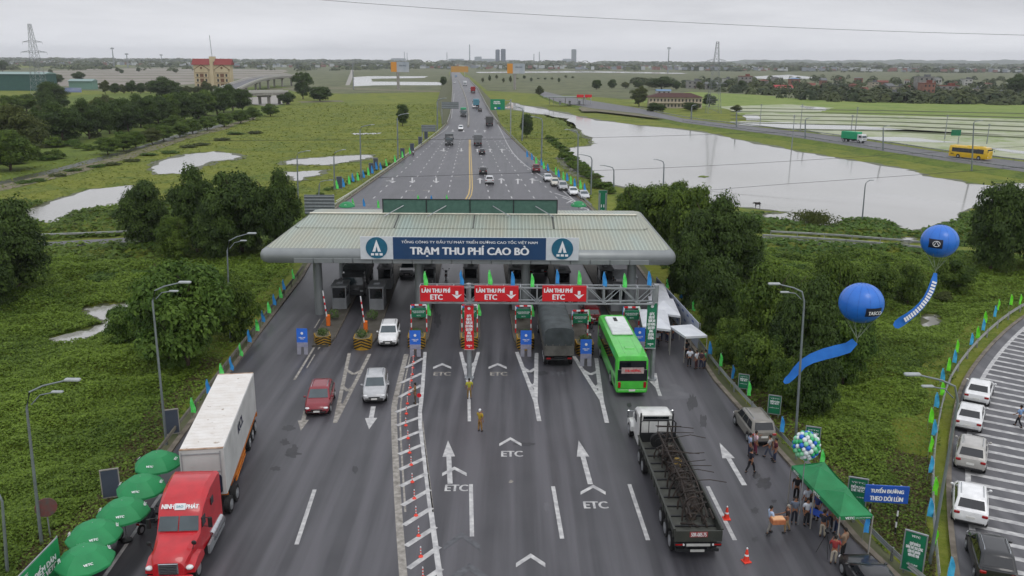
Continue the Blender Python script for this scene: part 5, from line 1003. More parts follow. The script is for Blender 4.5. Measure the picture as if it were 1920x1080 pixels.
guardrail(P4(ROADL[7:14], .4), 'guardrail along the left road edge beyond the canopy', step=6, mat=M('pale_rail2', '#a3a694', .6, var=.15)); guardrail(P4(ROADR[6:13], -.4), 'guardrail along the right road edge beyond the canopy', step=6)
guardrail([(20, 449), (120, 446), (240, 441), (330, 437)], 'guardrail beside the minor road among the left trees', TZ); guardrail([(1430, 448), (1560, 456), (1660, 464), (1738, 472)], 'near guardrail of the minor road below the lake', TZ+.1); guardrail([(1445, 441), (1560, 447), (1660, 455), (1735, 462)], 'far guardrail of the minor road below the lake', TZ+.1)
guardrail([(1280, 229), (1400, 245), (1500, 257.5), (1583, 270.5), (1680, 285), (1777, 300), (1940, 323)], 'lakeside guardrail of the causeway road', 0, step=8); guardrail([(1200, 203), (1280, 222), (1400, 236), (1500, 247), (1580, 257), (1680, 272), (1780, 287), (1940, 306)], 'field side guardrail of the causeway road', 0, step=8)
def parapet(P, label, s):
    o = Vector(P[0]); root = thing('bridge_parapet', o, label, 'parapet'); m = MB(); m.loft([[p-o+Vector((s*x, 0, z)) for x, z in ((-.2, -.1), (.25, -.1), (.15, .95), (-.1, .95))] for p in P]); m.build('wall', CONC, root); m = MB(); m.tube([p-o+Vector((0, 0, 1.2)) for p in P], .06, 5); m.build('handrail', STEEL, root)
parapet([p for p in LL if 330 < p.y < 1200], 'pale parapet along the left edge of the rising motorway bridge', -1); parapet([p for p in RR_ if 300 < p.y < 1200], 'pale parapet along the right edge of the rising motorway bridge', 1)
cd = [gr(878, 238), gr(879, 222), gr(878, 205), gr(874, 186), gr(869, 172), gr(865, 163), gr(860, 152), gr(855, 143)]; o = Vector(cd[0]); root = thing('median_barrier', o, 'pale concrete barrier dividing the two carriageways on the bridge', 'barrier'); m = MB(); m.loft([[p-o+Vector((x, 0, z)) for x, z in ((-.45, 0), (.45, 0), (.15, .9), (-.15, .9))] for p in cd]); m.build('wall', CONC, root)
# ---------------------------------------------------------------- street lamps
LAMPM = M('lamp_post_steel', '#7d8588', .45, .4, .12, 2)
def lamp(base, elbow, tip, label, z=0, two=True, Y=None):
    b_ = g(*base, z); e = pv(elbow[0], elbow[1], b_.y); t = pv(tip[0], tip[1], b_.y); root = thing('street_lamp', b_, label, 'street lamp', 0, 'street lamps'); E, T = e-b_, t-b_
    s = 1 if T.x > E.x else -1; E = Vector((E.x, 0, E.z)); T = Vector((T.x, 0, T.z)); low = E.lerp(Vector((0, 0, 0)), .10); r = max(.07, .0007*b_.y)
    m = MB(); m.tube([(0, 0, -.3), low, E, E.lerp(T, .12)+Vector((0, 0, (T.z-E.z)*.45)), E.lerp(T, .45)+Vector((0, 0, (T.z-E.z)*.35)), T], [r*1.4, r, r*.9, r*.8, r*.7, r*.6], 8); m.build('pole', LAMPM, root, 60)
    if two: m = MB(); M2 = E.lerp(T, .75)+Vector((0, -.0, -.25)); m.tube([E.lerp(T, .12)+Vector((0, 0, 0)), E.lerp(T, .35)+Vector((0, 0, (T.z-E.z)*.12)), M2], r*.5, 6); m.build('lower_arm', LAMPM, root, 60); m = MB(); m.box(M2, (.6, .22, .1), b=.03); m.build('lamp_head', M('lamp_head_grey', '#9ba1a3', .5), root)
    m = MB(); m.box(T+Vector((s*.3, 0, .03)), (.8, .28, .14), b=.04); m.build('lamp_head', M('lamp_head_grey', '#9ba1a3', .5), root); return root
lamp((312, 832), (286, 565), (338, 530), 'tall double headed street lamp on the left verge behind the container truck'); lamp((78, 1022), (50, 765), (125, 713), 'double headed street lamp at the left edge above the green umbrellas'); lamp((432, 640), (426, 470), (466, 438), 'street lamp rising between the lush left tree and the canopy')
lamp((1492, 822), (1508, 565), (1460, 533), 'tall street lamp on the right verge before the lower blue balloon'); lamp((1738, 1085), (1796, 752), (1722, 703), 'leaning street lamp among the flags beside the ramp', TZ); lamp((16, 1110), (4, 940), (-60, 900), 'lamp post cut off by the lower left corner of the view', TZ)
for i, (b_, e, t, w) in enumerate((((559, 375), (557, 293), (575, 283), 'first beyond the dark left trees'), ((627, 352), (626, 294), (642, 281), 'second in the left meadow'), ((677, 335), (675, 244), (696, 234), 'third in the left meadow, tall'), ((597, 372), (599, 345), (617, 338), 'small, in front of the sign back at the left'), ((746, 298), (745, 222), (762, 213), 'beside the lone round tree'), ((820, 245), (820, 192), (834, 184), 'beside the grey sign back of the motorway'),
      ((979, 262), (981, 208), (966, 200), 'behind the large green road sign'), ((1015, 300), (1017, 228), (1000, 219), 'right of the green road sign'), ((1083, 345), (1084, 252), (1065, 243), 'tall, above the parked silver cars'), ((1108, 362), (1110, 300), (1092, 290), 'before the lake, first from the parked cars'), ((1151, 352), (1151, 320), (1131, 310), 'before the lake, second from the parked cars'), ((1244, 345), (1245, 309), (1231, 299), 'over the right trees before the lake'),
      ((1617, 408), (1622, 350), (1631, 338), 'alone on the lake shore above the lower blue balloon'), ((1296, 225), (1297, 200), (1303, 197), 'on the causeway near the cream house'), ((1381, 240), (1381, 212), (1388, 208), 'on the causeway, second from the cream house'), ((1510, 262), (1510, 225), (1518, 221), 'on the causeway left of the green truck'), ((1656, 285), (1656, 240), (1664, 236), 'on the causeway between green truck and yellow bus'), ((1822, 318), (1826, 230), (1838, 226), 'on the causeway in front of the yellow bus'))):
    lamp(b_, e, t, 'slender grey street lamp %s' % w, 0 if b_[1] > 240 and b_[0] < 1200 else TZ+.5, False)
# ---------------------------------------------------------------- umbrellas
def umbrella_fn():
    root = thing('parasol', (0, 0, 0), None, None); m = MB(); m.tube([(0, 0, 0), (0, 0, 2.5)], .025, 6); m.build('pole', STEEL, root); m = MB(); m.cyl((0, 0, .06), .25, .12, 14); m.build('base', PLAS, root)
    m = MB(); v = [(0, 0, 2.5)]; n = 8
    for r_, z in ((.55, 2.36), (1.0, 2.02), (1.20, 1.72)):
        for i in range(16): t = math.pi*2*i/16; k = 1 if i % 2 == 0 else .945; v.append((r_*k*math.cos(t), r_*k*math.sin(t), z-(0 if i % 2 else -.015)))
    f = [[0, 1+i, 1+(i+1) % 16] for i in range(16)]+[[1+r_*16+i, 17+r_*16+i, 17+r_*16+(i+1) % 16, 1+r_*16+(i+1) % 16] for r_ in range(2) for i in range(16)]
    o = len(v); v += [(x*1.0, y*1.0, z-.12) for x, y, z in v[33:49]]; f += [[33+i, o+i, o+(i+1) % 16, 33+(i+1) % 16] for i in range(16)]; m.add(v, f); c = m.build('canopy', M('umbrella_green', '#1a7a48', .65, scale=1.2, two='#238c52'), root, 20)
    for k in range(4): a = k*math.pi/2+math.pi*.5; text('VETC', .36, .12, TXW, c, (.98*math.cos(a), .98*math.sin(a), 2.09), (R(30)*1, 0, a+math.pi/2), bold=.05)
    for k in range(8): t = math.pi*k/4; m = MB(); m.tube([(0, 0, 2.42), (1.18*math.cos(t), 1.18*math.sin(t), 1.68)], .008, 4); m.build('rib', STEEL, root)
    return root
UMB = Proto(umbrella_fn)
for i, (x, y) in enumerate(((294, 852), (263, 897), (229, 942), (174, 984), (157, 1030))):
    q = g(x, y, 2.35); UMB(Vector((q.x, q.y, 0)), .15*i, 'green octagonal promotional umbrella at the left kerb, %s counted from the container truck' % ORD[i], 'umbrella', 'green umbrellas at the left kerb', None, (1.14, 1.14, 1))
for i, (x, y) in enumerate(((650, 381), (641, 396), (1085, 380), (1102, 400))): q = g(x, y, 2.2); UMB(Vector((q.x, q.y, 0)), .3*i, 'green umbrella beyond the canopy, %s' % ('upper one at the left', 'lower one at the left', 'upper one near the parked cars', 'lower one near the parked cars')[i], 'umbrella', 'green umbrellas beyond the canopy')
# ---------------------------------------------------------------- signs and poster stands
def post_sign(base, label, w, h, zc, mat, txt=None, th=None, rz=0, posts=2, z=0, name='road_sign', bands=False, tw=.8, frame=None, Y=None):
    b_ = g(*base, z); root = thing(name, b_, label, 'sign', rz); m = MB(); m.box((0, -.06, zc), (w, .07, h), b=.015); pn = m.build('panel', mat, root)
    if frame: m = MB(); [m.box((s*(w/2+.02), -.06, zc), (.06, .1, h+.08)) for s in (-1, 1)]; [m.box((0, -.06, zc+s*(h/2+.02)), (w, .1, .06)) for s in (-1, 1)]; m.build('frame', frame, root)
    for s in ([0] if posts == 1 else [-1, 1]):
        if bands:
            n_ = int((zc-h/2)/.35)
            for k in range(n_): m = MB(); m.cyl((s*w*.32, .02, .175+k*.35), .05, .35, 8); m.build('post_band', (WP, BKP)[k % 2], root)
            m = MB(); m.cyl((s*w*.32, .02, (zc-h/2+zc+h/2)/2), .05, h*1.0, 8); m.build('post', STEEL, root)
        else: m = MB(); m.cyl((s*w*.38, .02, (zc+h*.4)/2), .045 if h < 3 else .16, zc+h*.4, 8); m.build('post', STEEL, root)
    for t_, tz, tww, thh in (txt or []): text(t_, tww, thh, TXW, root, (0, -.1, zc+tz), (math.pi/2, 0, 0), bold=.05)
    return root
post_sign((1651, 1008), 'blue directional sign with two lines of white capitals on banded posts by the green tent', 2.35, 1.05, 2.75, SBLUE, [('TUYẾN ĐƯỜNG', .24, 1.75, .34), ('THEO DÕI LÙN', -.24, 1.75, .34)], rz=R(-6), bands=True, z=TZ+.6)
VT = [('ĐIỂM DÁN\nTHẺ VETC', .35, .6, .5), ('MIỄN PHÍ', -.35, .4, .1), ('VETC', .8, .3, .1)]
for x, y, w, h, lab in ((1393, 735, .75, 1.15, 'small green poster stand on the right verge, first from the canopy'), (1450, 783, .85, 1.4, 'green poster stand behind the grey people carrier'), (1521, 845, .9, 1.4, 'green poster stand hidden behind the ball of balloons'), (1603, 957, 1.0, 1.75, 'green poster stand behind the green tent beside the blue road sign')):
    post_sign((x, y), lab, w, h, h/2+.35, SGREEN, [(t, z*h/2.0*.9, w*.75, hh*h/1.9) for t, z, _, hh in VT], rz=R(-20), name='poster', frame=STEEL)
post_sign((1708, 1078), 'tall green notice stand with small white lines at the lower right verge', 1.0, 2.2, 1.35, SGREEN, [('VETC', .9, .4, .12), ('QUÝ KHÁCH\nDÁN THẺ VUI LÒNG\nLIÊN HỆ NHÂN\nVIÊN HỖ TRỢ', .15, .78, .9), ('HOTLINE', -.7, .5, .1)], rz=R(-35), name='poster', frame=STEEL)
post_sign((1129, 408), 'tall green hoarding with pale figures and letters beside the right trees beyond the canopy', 1.35, 4.0, 2.6, SGREEN, [('ĐIỂM DÁN\nTHẺ VETC', -1.5, 1.0, .6), ('I I', -.6, .5, .5)], name='poster', frame=STEEL)
DPN = M('dark_banner_back', '#3a4352', .7, scale=.8, two='#48505e')
for x, y, lab in ((324, 816, 'dark backed poster frame beside the tall left street lamp'), (211, 935, 'dark backed poster frame behind the green umbrellas')): post_sign((x, y), lab, .95, 1.75, 1.05, DPN, rz=R(20), name='poster_board', frame=CONC)
for x, y in ((637, 356), (697, 328), (705, 318), (755, 297), (773, 287), (788, 273), (799, 262)): post_sign((x, y), 'small dark poster board at the left guardrail beyond the canopy, %s' % {637: 'nearest the canopy', 697: 'second from the canopy', 705: 'third from the canopy', 755: 'fourth from the canopy', 773: 'fifth from the canopy', 788: 'second from the far end', 799: 'at the far end'}[x], 1.1, 2.4, 1.5, DPN, name='poster_board', frame=CONC)
# big green banner on a frame in the lower left corner
A_, B_ = g(34, 1084, 2.6), g(107, 1009, 2.6); c = (A_+B_)/2; c.z = 0; bwid = (B_-A_).length; root = thing('roadside_banner', c, 'large green banner on a frame at the lower left corner with white slanted capitals', 'banner', math.atan2((B_-A_).y, (B_-A_).x)); m = MB(); m.box((0, 0, 1.65), (bwid, .06, 1.9)); m.build('panel', VGREEN, root); m = MB(); [m.box((s*(bwid/2+.02), .03, 1.35), (.06, .06, 2.7)) for s in (-1, 1)]; m.box((0, .03, 2.63), (bwid, .06, .05)); m.build('frame', STEEL, root)
text('ĐIỂM DÁN\nTHẺ VETC', bwid*.55, .85, TXW, root, (.1*bwid, -.05, 1.75), (math.pi/2, 0, 0), bold=.05); text('VETC', bwid*.15, .14, TXW, root, (-bwid*.38, -.05, 2.4), (math.pi/2, 0, 0)); text('HOTLINE 1900 6010', bwid*.5, .12, TXW, root, (0, -.05, .95), (math.pi/2, 0, 0))
b_ = g(95, 1010); root = thing('round_sign', b_, 'faded red and grey round road sign seen from behind above the lower left banner', 'sign', R(30)); m = MB(); m.cyl((0, 0, 1.9), .55, .05, 24, 0, 'y'); m.build('disc', M('faded_disc', '#57524e', .7, scale=3, two='#7a3f3c'), root); m = MB(); m.cyl((0, .06, 1.1), .04, 2.4, 8); m.build('post', STEEL, root)
# motorway signs
b_ = g(944, 258, 0); tp = pv(933, 186, b_.y); bt = pv(933, 206, b_.y); s1 = (pv(934, 196, b_.y).x-pv(933, 196, b_.y).x); w = 27*s1; h = tp.z-bt.z
root = thing('motorway_sign', b_, 'large green motorway direction sign on a cantilever right of the road', 'sign'); cx_ = pv(933, 196, b_.y).x-b_.x; m = MB(); m.box((cx_, -.3, (tp.z+bt.z)/2), (w, .15, h), b=.02); m.build('panel', M('motorway_green', '#0d8057', .5), root)
m = MB(); m.cyl((w*.5, 0, tp.z/2), .2, tp.z, 10); m.build('post', STEEL, root); m = MB(); [m.box((w*.05, 0, z), (w*1.0, .15, .15)) for z in (tp.z-.4, bt.z+.5)]; m.build('arm', STEEL, root); text('NINH BÌNH\nTHANH HÓA', w*.5, h*.3, TXW, root, (cx_-w*.05, -.39, (tp.z+bt.z)/2+h*.2), (math.pi/2, 0, 0)); m = MB(); m.box((cx_+w*.1, -.39, bt.z+h*.17), (w*.2, .02, h*.16)); m.build('blue_plate', SBLUE, root); m = MB(); m.cyl((cx_-w*.15, -.39, bt.z+h*.17), h*.1, .02, 12, 0, 'y'); m.build('round_mark', WP, root)
def sign_back(x0, x1, y0, y1, base, label, n=4, z=0):
    b_ = g(*base, z); a, c = pv(x0, y0, b_.y), pv(x1, y1, b_.y); root = thing('motorway_board', b_, label, 'sign'); w = c.x-a.x; h = a.z-c.z; cx_ = (a.x+c.x)/2-b_.x; m = MB(); m.box((cx_, 0, (a.z+c.z)/2-z), (w, .1, h)); m.build('panel', M('sign_back_grey', '#6f7679', .6, .2), root)
    m = MB(); [m.box((cx_, -.1, c.z-z+h*(k+.5)/n), (w, .1, h*.05)) for k in range(n)]; m.build('stiffener', M('stiffener_grey', '#989ea1', .6), root); m = MB(); m.cyl((0, .15, (a.z-z)/2), .02*h+.1, a.z-z, 8); m.build('post', STEEL, root)
sign_back(828, 860, 191, 204, (829, 232), 'grey backed motorway sign on a post left of the carriageway', 3); sign_back(790, 817, 234, 247, (792, 264), 'smaller grey backed sign at the left edge of the motorway', 4); sign_back(570, 628, 365, 402, (627, 420), 'large grey sign back with bolted bars just left of the canopy ridge', 6)
b_ = g(1772, 280, TZ); a = pv(1787, 252, b_.y); sign_s = (pv(1788, 252, b_.y).x-a.x); root = thing('road_sign', g(1795, 280, TZ), 'small green road sign on a post beyond the yellow coach', 'sign'); m = MB(); m.box((-2.2*sign_s*3, 0, 5.2), (18*sign_s, .1, 11*sign_s)); m.build('panel', SGREEN, root); m = MB(); m.cyl((0, .1, 3), .13, 6, 8); m.build('post', STEEL, root)
# billboards
for x0, x1, y0, y1, bx_, by_, lab in ((733, 767, 116, 135, 747, 168, 'orange and white billboard on a single column left of the motorway'), (951, 984, 119, 138, 965, 168, 'orange and white billboard on a single column right of the motorway')):
    b_ = g(bx_, by_, TZ); a, c = pv(x0, y0, b_.y), pv(x1, y1, b_.y); root = thing('billboard', b_, lab, 'billboard'); w = c.x-a.x; h = a.z-c.z; zc = (a.z+c.z)/2+1; cx_ = (a.x+c.x)/2-b_.x
    m = MB(); m.box((cx_, 0, zc), (w, 2.2, h)); m.build('frame', M('billboard_white', '#b9bcc0', .6, scale=.1, two='#8f9aa6'), root); m = MB(); m.box((cx_-w*.34, -1.15, zc), (w*.32, .1, h*.98)); m.build('orange_panel', M('billboard_orange', '#cf8a24', .6), root); m = MB(); m.cyl((0, 0, (zc-h/2)/2), 1.3, zc-h/2, 14); m.build('column', CONC, root, 40); text('VĂN PHÚ', w*.4, h*.2, M('billboard_ink', '#5a6470', .6), root, (cx_+w*.15, -1.12, zc+h*.15), (math.pi/2, 0, 0))
b_ = gr(858, 145); root = thing('gantry_sign', b_, 'orange overhead sign far up the motorway', 'sign'); m = MB(); m.box((3, 0, 11), (24, .4, 8)); m.build('panel', M('far_orange', '#b98a3e', .7), root); m = MB(); [m.cyl((s*10, 0, 4), .4, 8, 8) for s in (-1, 1)]; m.build('post', STEEL, root)
# ---------------------------------------------------------------- cones and bollards
def cone_fn():
    root = thing('traffic_cone', (0, 0, 0), None, None); m = MB(); m.box((0, 0, .03), (.42, .42, .06), b=.01); m.tube([(0, 0, .05), (0, 0, .75)], [.17, .045], 14); m.build('cone', ORNG, root, 40); m = MB(); m.tube([(0, 0, .36), (0, 0, .5)], [.118, .088], 14); m.build('white_band', WP, root, 40); m = MB(); m.ell((0, 0, .78), (.05, .05, .06), 8, 6); m.build('tip', WP, root); return root
CONE = Proto(cone_fn); CONE(g(1362, 973), 0, 'orange traffic cone beside the lane dash right of the flatbed truck', 'traffic cone', 'traffic cones'); CONE(g(1399, 1053), .3, 'red traffic cone with white band standing nearest the bottom right of the flatbed', 'traffic cone', 'traffic cones')
def boll_fn():
    root = thing('lane_bollard', (0, 0, 0), None, None); m = MB(); m.tube([(0, 0, 0), (0, 0, .05), (0, 0, .12)], [.16, .15, .05], 10); m.build('base', ORNG, root)
    for k in range(6): m = MB(); m.cyl((0, 0, .17+k*.105), .04, .105, 8); m.build('band', (ORNG, WP)[k % 2], root)
    return root
BOLL = Proto(boll_fn)
for i, (x, y) in enumerate(((775, 668), (775, 679), (774, 690), (773, 702), (771, 714), (769, 727), (767, 740), (764, 757), (762, 776), (761, 798), (765, 822), (768, 849), (771, 872), (773, 904), (777, 935), (780, 967), (785, 1005), (789, 1044), (793, 1083))): BOLL(g(x, y), 0, 'red and white flexible lane bollard on the striped median, %s from the planter' % ORD[i], 'bollard', 'bollards on the striped median', None, .82)
# ---------------------------------------------------------------- green tent
A, B, C_, Dd = g(1484, 873, 2.45), g(1575, 968, 2.45), g(1637, 966, 2.45), g(1546, 866, 2.45); tent = thing('promotional_tent', (A+B+C_+Dd)/4*1.0, 'green twin peaked canopy tent at the right kerb with people under its edge', 'tent'); o = tent.location.copy(); o.z = 0; tent.location = o
TG = M('tent_green', '#17703f', .65, scale=1.1, two='#1f8450', det=6, bump=.3); m = MB(); val = []
for k in (0, 1):
    a, b2, c2, d2 = A.lerp(B, k/2), A.lerp(B, (k+1)/2), Dd.lerp(C_, (k+1)/2), Dd.lerp(C_, k/2); ap = (a+b2+c2+d2)/4+Vector((0, 0, .55)); n = 6
    cs = [a, b2, c2, d2]
    for i in range(4):
        p, q = cs[i], cs[(i+1) % 4]; rows = []
        for j in range(n+1):
            t = j/n; row = []
            for s in range(n+1): e = p.lerp(q, s/n); e = e+Vector((0, 0, -.10*math.sin(math.pi*s/n))); x_ = e.lerp(ap, t); x_.z = e.z+(ap.z-e.z)*t**.85-.10*math.sin(math.pi*t)*math.sin(math.pi*s/n); row.append(x_-o)
            rows.append(row)
        v = [x_ for r_ in rows for x_ in r_]; m.add(v, [[j*(n+1)+s, j*(n+1)+s+1, (j+1)*(n+1)+s+1, (j+1)*(n+1)+s] for j in range(n) for s in range(n)])
m.build('canopy', TG, tent, 60)
for p, q in ((A, B), (B, C_), (C_, Dd), (Dd, A)): m = MB(); m.add([p-o, q-o, q-o-Vector((0, 0, .22)), p-o-Vector((0, 0, .22))], [[0, 1, 2, 3]]); m.build('valance', TG, tent)
for p in (A, B, C_, Dd, A.lerp(B, .5), Dd.lerp(C_, .5)): m = MB(); m.box((p.x-o.x, p.y-o.y, 1.2), (.06, .06, 2.4)); m.build('leg', CONC, tent)
dirAB = (B-A).normalized(); ang = math.atan2(dirAB.y, dirAB.x)
for t, w in ((.12, .7), (.56, .8)): p = A.lerp(B, t)-o; text('VETC', w, .16, TXW, tent, (p.x-.03, p.y-.02, 2.34), (math.pi/2, 0, ang), bold=.08)
dBC = (C_-B).normalized(); p = B.lerp(C_, .3)-o; text('VETC', .5, .14, TXW, tent, (p.x, p.y-.03, 2.34), (math.pi/2, 0, math.atan2(dBC.y, dBC.x)), bold=.08); p = B.lerp(C_, .7)-o; text('THU PHÍ TỰ ĐỘNG', .8, .07, TXW, tent, (p.x, p.y-.03, 2.34), (math.pi/2, 0, math.atan2(dBC.y, dBC.x)))
# white tents and printed backdrop beside the right booths
TWH = M('tent_white', '#b9bdc4', .7, scale=.8, two='#cfd2d6', det=5)
def wtent(c4, label, rise=.5, z=2.4, legs=True):
    P = [g(*q, z) for q in c4]; o = sum(P, Vector())/4; o.z = 0; root = thing('white_tent', o, label, 'tent', 0, 'white tents right of the booths'); ap = sum(P, Vector())/4+Vector((0, 0, rise)); m = MB()
    for i in range(4): m.add([P[i]-o, P[(i+1) % 4]-o, ap-o], [[0, 1, 2]])
    m.build('canopy', TWH, root); 
    for i in range(4): m = MB(); p, q = P[i]-o, P[(i+1) % 4]-o; m.add([p, q, q-Vector((0, 0, .2)), p-Vector((0, 0, .2))], [[0, 1, 2, 3]]); m.build('valance', TWH, root)
    if legs:
        for p in P: m = MB(); m.box((p.x-o.x, p.y-o.y, z/2), (.06, .06, z)); m.build('leg', CONC, root)
wtent([(1256, 611), (1285, 631), (1326, 629), (1297, 608)], 'white pointed tent standing nearest the camera right of the gantry', .25); wtent([(1198, 580), (1205, 612), (1258, 618), (1250, 580)], 'white tent behind the green vertical banner', .6); wtent([(1215, 555), (1222, 585), (1276, 592), (1262, 560)], 'white tent behind the printed backdrop fence', .5); wtent([(1218, 530), (1220, 556), (1256, 560), (1245, 532)], 'white tent farthest under the canopy edge', .5)
wtent([(1150, 505), (1152, 520), (1196, 522), (1190, 506)], 'bluish tent roof deep under the canopy right lanes', .5)
A, B = g(1229, 560, 0), g(1308, 655, 0); root = thing('backdrop_fence', A, 'long pale printed backdrop with small blue marks along the right kerb', 'backdrop'); d_ = B-A; m = MB(); n_ = Vector((-d_.y, d_.x, 0)).normalized(); m.slab([Vector((0, 0, .1)), d_+Vector((0, 0, .1)), d_+Vector((0, 0, 2.5)), Vector((0, 0, 2.5))], .05)
m.build('panel', M('backdrop_print', '#9aa3b5', .6, scale=1.2, two='#b4bac6', det=5), root); ang = math.atan2(d_.y, d_.x); L_ = d_.length; m = MB()
for i in range(9):
    for j in range(3): c = d_*((i+.5+.5*(j % 2))/9.6)+Vector((0, 0, .6+.75*j))-n_*.04; m.box(c, (.7, .03, .2), rz=ang)
m.build('logo_mark', M('logo_blue', '#4a5f94', .6), root); m = MB(); [m.box(d_*(k/6)+n_*.1+Vector((0, 0, 1.25)), (.06, .06, 2.5)) for k in range(7)]; m.build('frame_post', STEEL, root)
# people's furniture
q = g(1478, 985); 
root = thing('folding_table', g(1533, 985), 'blue table with things on it under the green tent', 'table', R(-50)); m = MB(); m.box((0, 0, .74), (1.3, .65, .04)); m.build('top', M('table_blue', '#2452b8', .6), root); [MB().box((x, y, .36), (.04, .04, .72)).build('leg', STEEL, root) for x in (-.6, .6) for y in (-.28, .28)]
# ---------------------------------------------------------------- balloons
BB = M('balloon_blue', '#1867c6', .4, scale=.8, two='#1d70cf', coat=.25)
def big_balloon(px_, py_, rpx, R_, lab, badge, bxy, ribbon_px, txt, tilt):
    dep = F*R_/rpx; c = pd(px_, py_, dep); root = thing('giant_balloon', c, lab, 'balloon'); m = MB(); m.ell((0, 0, 0), (R_, R_, R_*.93), 40, 24); s = m.build('sphere', BB, root, 80)
    m = MB()
    for i in range(12):
        t = math.pi*2*i/12; P = [(R_*1.003*math.sin(a)*math.cos(t), R_*1.003*math.sin(a)*math.sin(t), R_*.93*1.003*math.cos(a)) for a in np.linspace(.05, 3.09, 14)]; m.tube(P, .008, 4)
    m.build('seam', M('seam_blue', '#0e4798', .5), root); kn = Vector((0, 0, -R_*1.75)); m = MB()
    for i in range(8): t = math.pi*2*i/8; m.tube([(R_*.75*math.cos(t), R_*.75*math.sin(t), -R_*.62), kn], .012, 4)
    m.tube([kn, kn+Vector((0, 0, -.5))], .02, 5); m.build('rigging', M('rope', '#8f9a86', .8), root)
    # badge bowed over the ball
    u0, v0 = bxy; bw_, bh_ = badge; V, Fc = [], []; nn = 6
    def onball(x, z, k=1.012): y = -math.sqrt(max(.01, 1-(x/R_)**2-(z/(R_*.93))**2))*R_; return Vector((x, y, z))*k
    for j in range(nn+1):
        for i in range(nn+1): V.append(onball(u0+bw_*(i/nn-.5), v0+bh_*(j/nn-.5)))
    m = MB(); m.add(V, [[j*(nn+1)+i, j*(nn+1)+i+1, (j+1)*(nn+1)+i+1, (j+1)*(nn+1)+i] for j in range(nn) for i in range(nn)]); m.build('badge', M('badge_black', '#10182c', .5), root)
    ctr = onball(u0, v0, 1.0); nrm = ctr.normalized(); q_ = nrm.to_track_quat('Z', 'Y'); 
    if txt: text(txt, bw_*.84, bh_*.42, TXW, root, onball(u0, v0, 1.0)+nrm*.10, q_.to_euler(), bold=.05)
    else: m = MB(); m.tube([onball(u0+bh_*.3*math.cos(t), v0+bh_*.3*math.sin(t), 1.025) for t in np.linspace(0, 6.28, 16)], .025, 5); m.tube([onball(u0-.14, v0-.13, 1.025), onball(u0, v0+.2, 1.025), onball(u0+.14, v0-.13, 1.025)], .03, 5); m.build('badge_emblem', TXW, root)
    # ribbon flying from the knot
    P = [pd(x, y, dep+dd)-c for x, y, dd, w in ribbon_px]; V = []
    Pm = [Vector(p) for p in P]; m = MB(); V = []; n = len(Pm)
    for i, p in enumerate(Pm):
        t = (Pm[min(i+1, n-1)]-Pm[max(i-1, 0)]).normalized(); w_ = ribbon_px[i][3]; up = t.cross(Vector((.15*math.sin(i*1.3), 1, .25*math.cos(i)))).normalized()*w_
        V += [p+up, p+Vector((0, .12*math.sin(i*2), 0)), p-up]
    m.add(V, [[3*i+k, 3*i+k+1, 3*i+4+k, 3*i+3+k] for i in range(n-1) for k in (0, 1)]); m.build('ribbon_banner', M('ribbon_blue', '#2277d0', .65, scale=1.5, two='#1a68c0'), root, 70)
    return root, Pm
big_balloon(1615, 568, 40.5, 1.5, 'giant blue balloon with a black name badge, the lower one over the right trees', (1.15, .62), (.33, -.28), [(1603, 640, 0, .32), (1590, 652, .1, .42), (1568, 658, .2, .42), (1545, 664, .1, .40), (1522, 672, 0, .36), (1505, 682, 0, .34), (1494, 694, .1, .34), (1484, 706, 0, .3), (1475, 714, 0, .26), (1470, 718, 0, .1)], 'TASCO', 0)
r_, Pm = big_balloon(1762, 452, 33, 1.5, 'giant blue balloon with a round emblem badge, upper right beside the dark tree', (.85, .75), (-.85, .0), [(1754, 512, 0, .16), (1751, 528, 0, .28), (1745, 545, 0, .3), (1737, 560, 0, .3), (1727, 573, 0, .32), (1715, 585, 0, .36), (1702, 595, 0, .42), (1690, 603, 0, .48), (1681, 609, 0, .4), (1676, 612, 0, .15)], None, 0)
m = MB()
for i, t in enumerate(np.linspace(.12, .72, 17)):
    k = t*(len(Pm)-1); j = int(k); p = Pm[j].lerp(Pm[j+1], k-j)+Vector((0, -.13, 0)); tt_ = (Pm[j+1]-Pm[j]).normalized(); up = tt_.cross(Vector((0, 1, 0))).normalized(); m.slab([p-up*.2-tt_*.1, p+up*.2-tt_*.1, p+up*.2+tt_*.07, p-up*.2+tt_*.07], .01)
m.build('ribbon_lettering', TXW, r_)
c = pd(1512, 835, F*.8/27); cl = thing('balloon_cluster', (c.x, c.y, c.z), 'round bunch of blue, green and white party balloons beside the green tent', 'balloon bunch'); cols = [M('party_blue', '#1e5fc0', .3), M('party_green', '#2fa568', .3), M('party_white', '#cfd8dc', .3), M('party_mint', '#7fc79a', .3)]; nB = 100; r = random.Random(4); base_me = None
for i in range(nB):
    ph = math.acos(1-2*(i+.5)/nB); th = math.pi*(1+5**.5)*i; m = None
    if base_me is None: mb_ = MB(); mb_.ell((0, 0, 0), (.15, .15, .16), 12, 8); b0 = mb_.build('party_balloon', cols[0], cl, 80); base_me = b0.data; ob = b0
    else: ob = b0.copy(); COL.objects.link(ob)
    ob.parent = cl; ob.location = (.66*math.sin(ph)*math.cos(th), .66*math.sin(ph)*math.sin(th), .7*math.cos(ph)); ob.material_slots[0].link = 'OBJECT'; ob.material_slots[0].material = r.choice(cols); s = r.uniform(.75, 1.0); ob.scale = (s, s, s)
m = MB(); m.tube([(0, 0, -.9), (0, 0, -c.z)], .03, 6); m.build('pole', STEEL, cl)
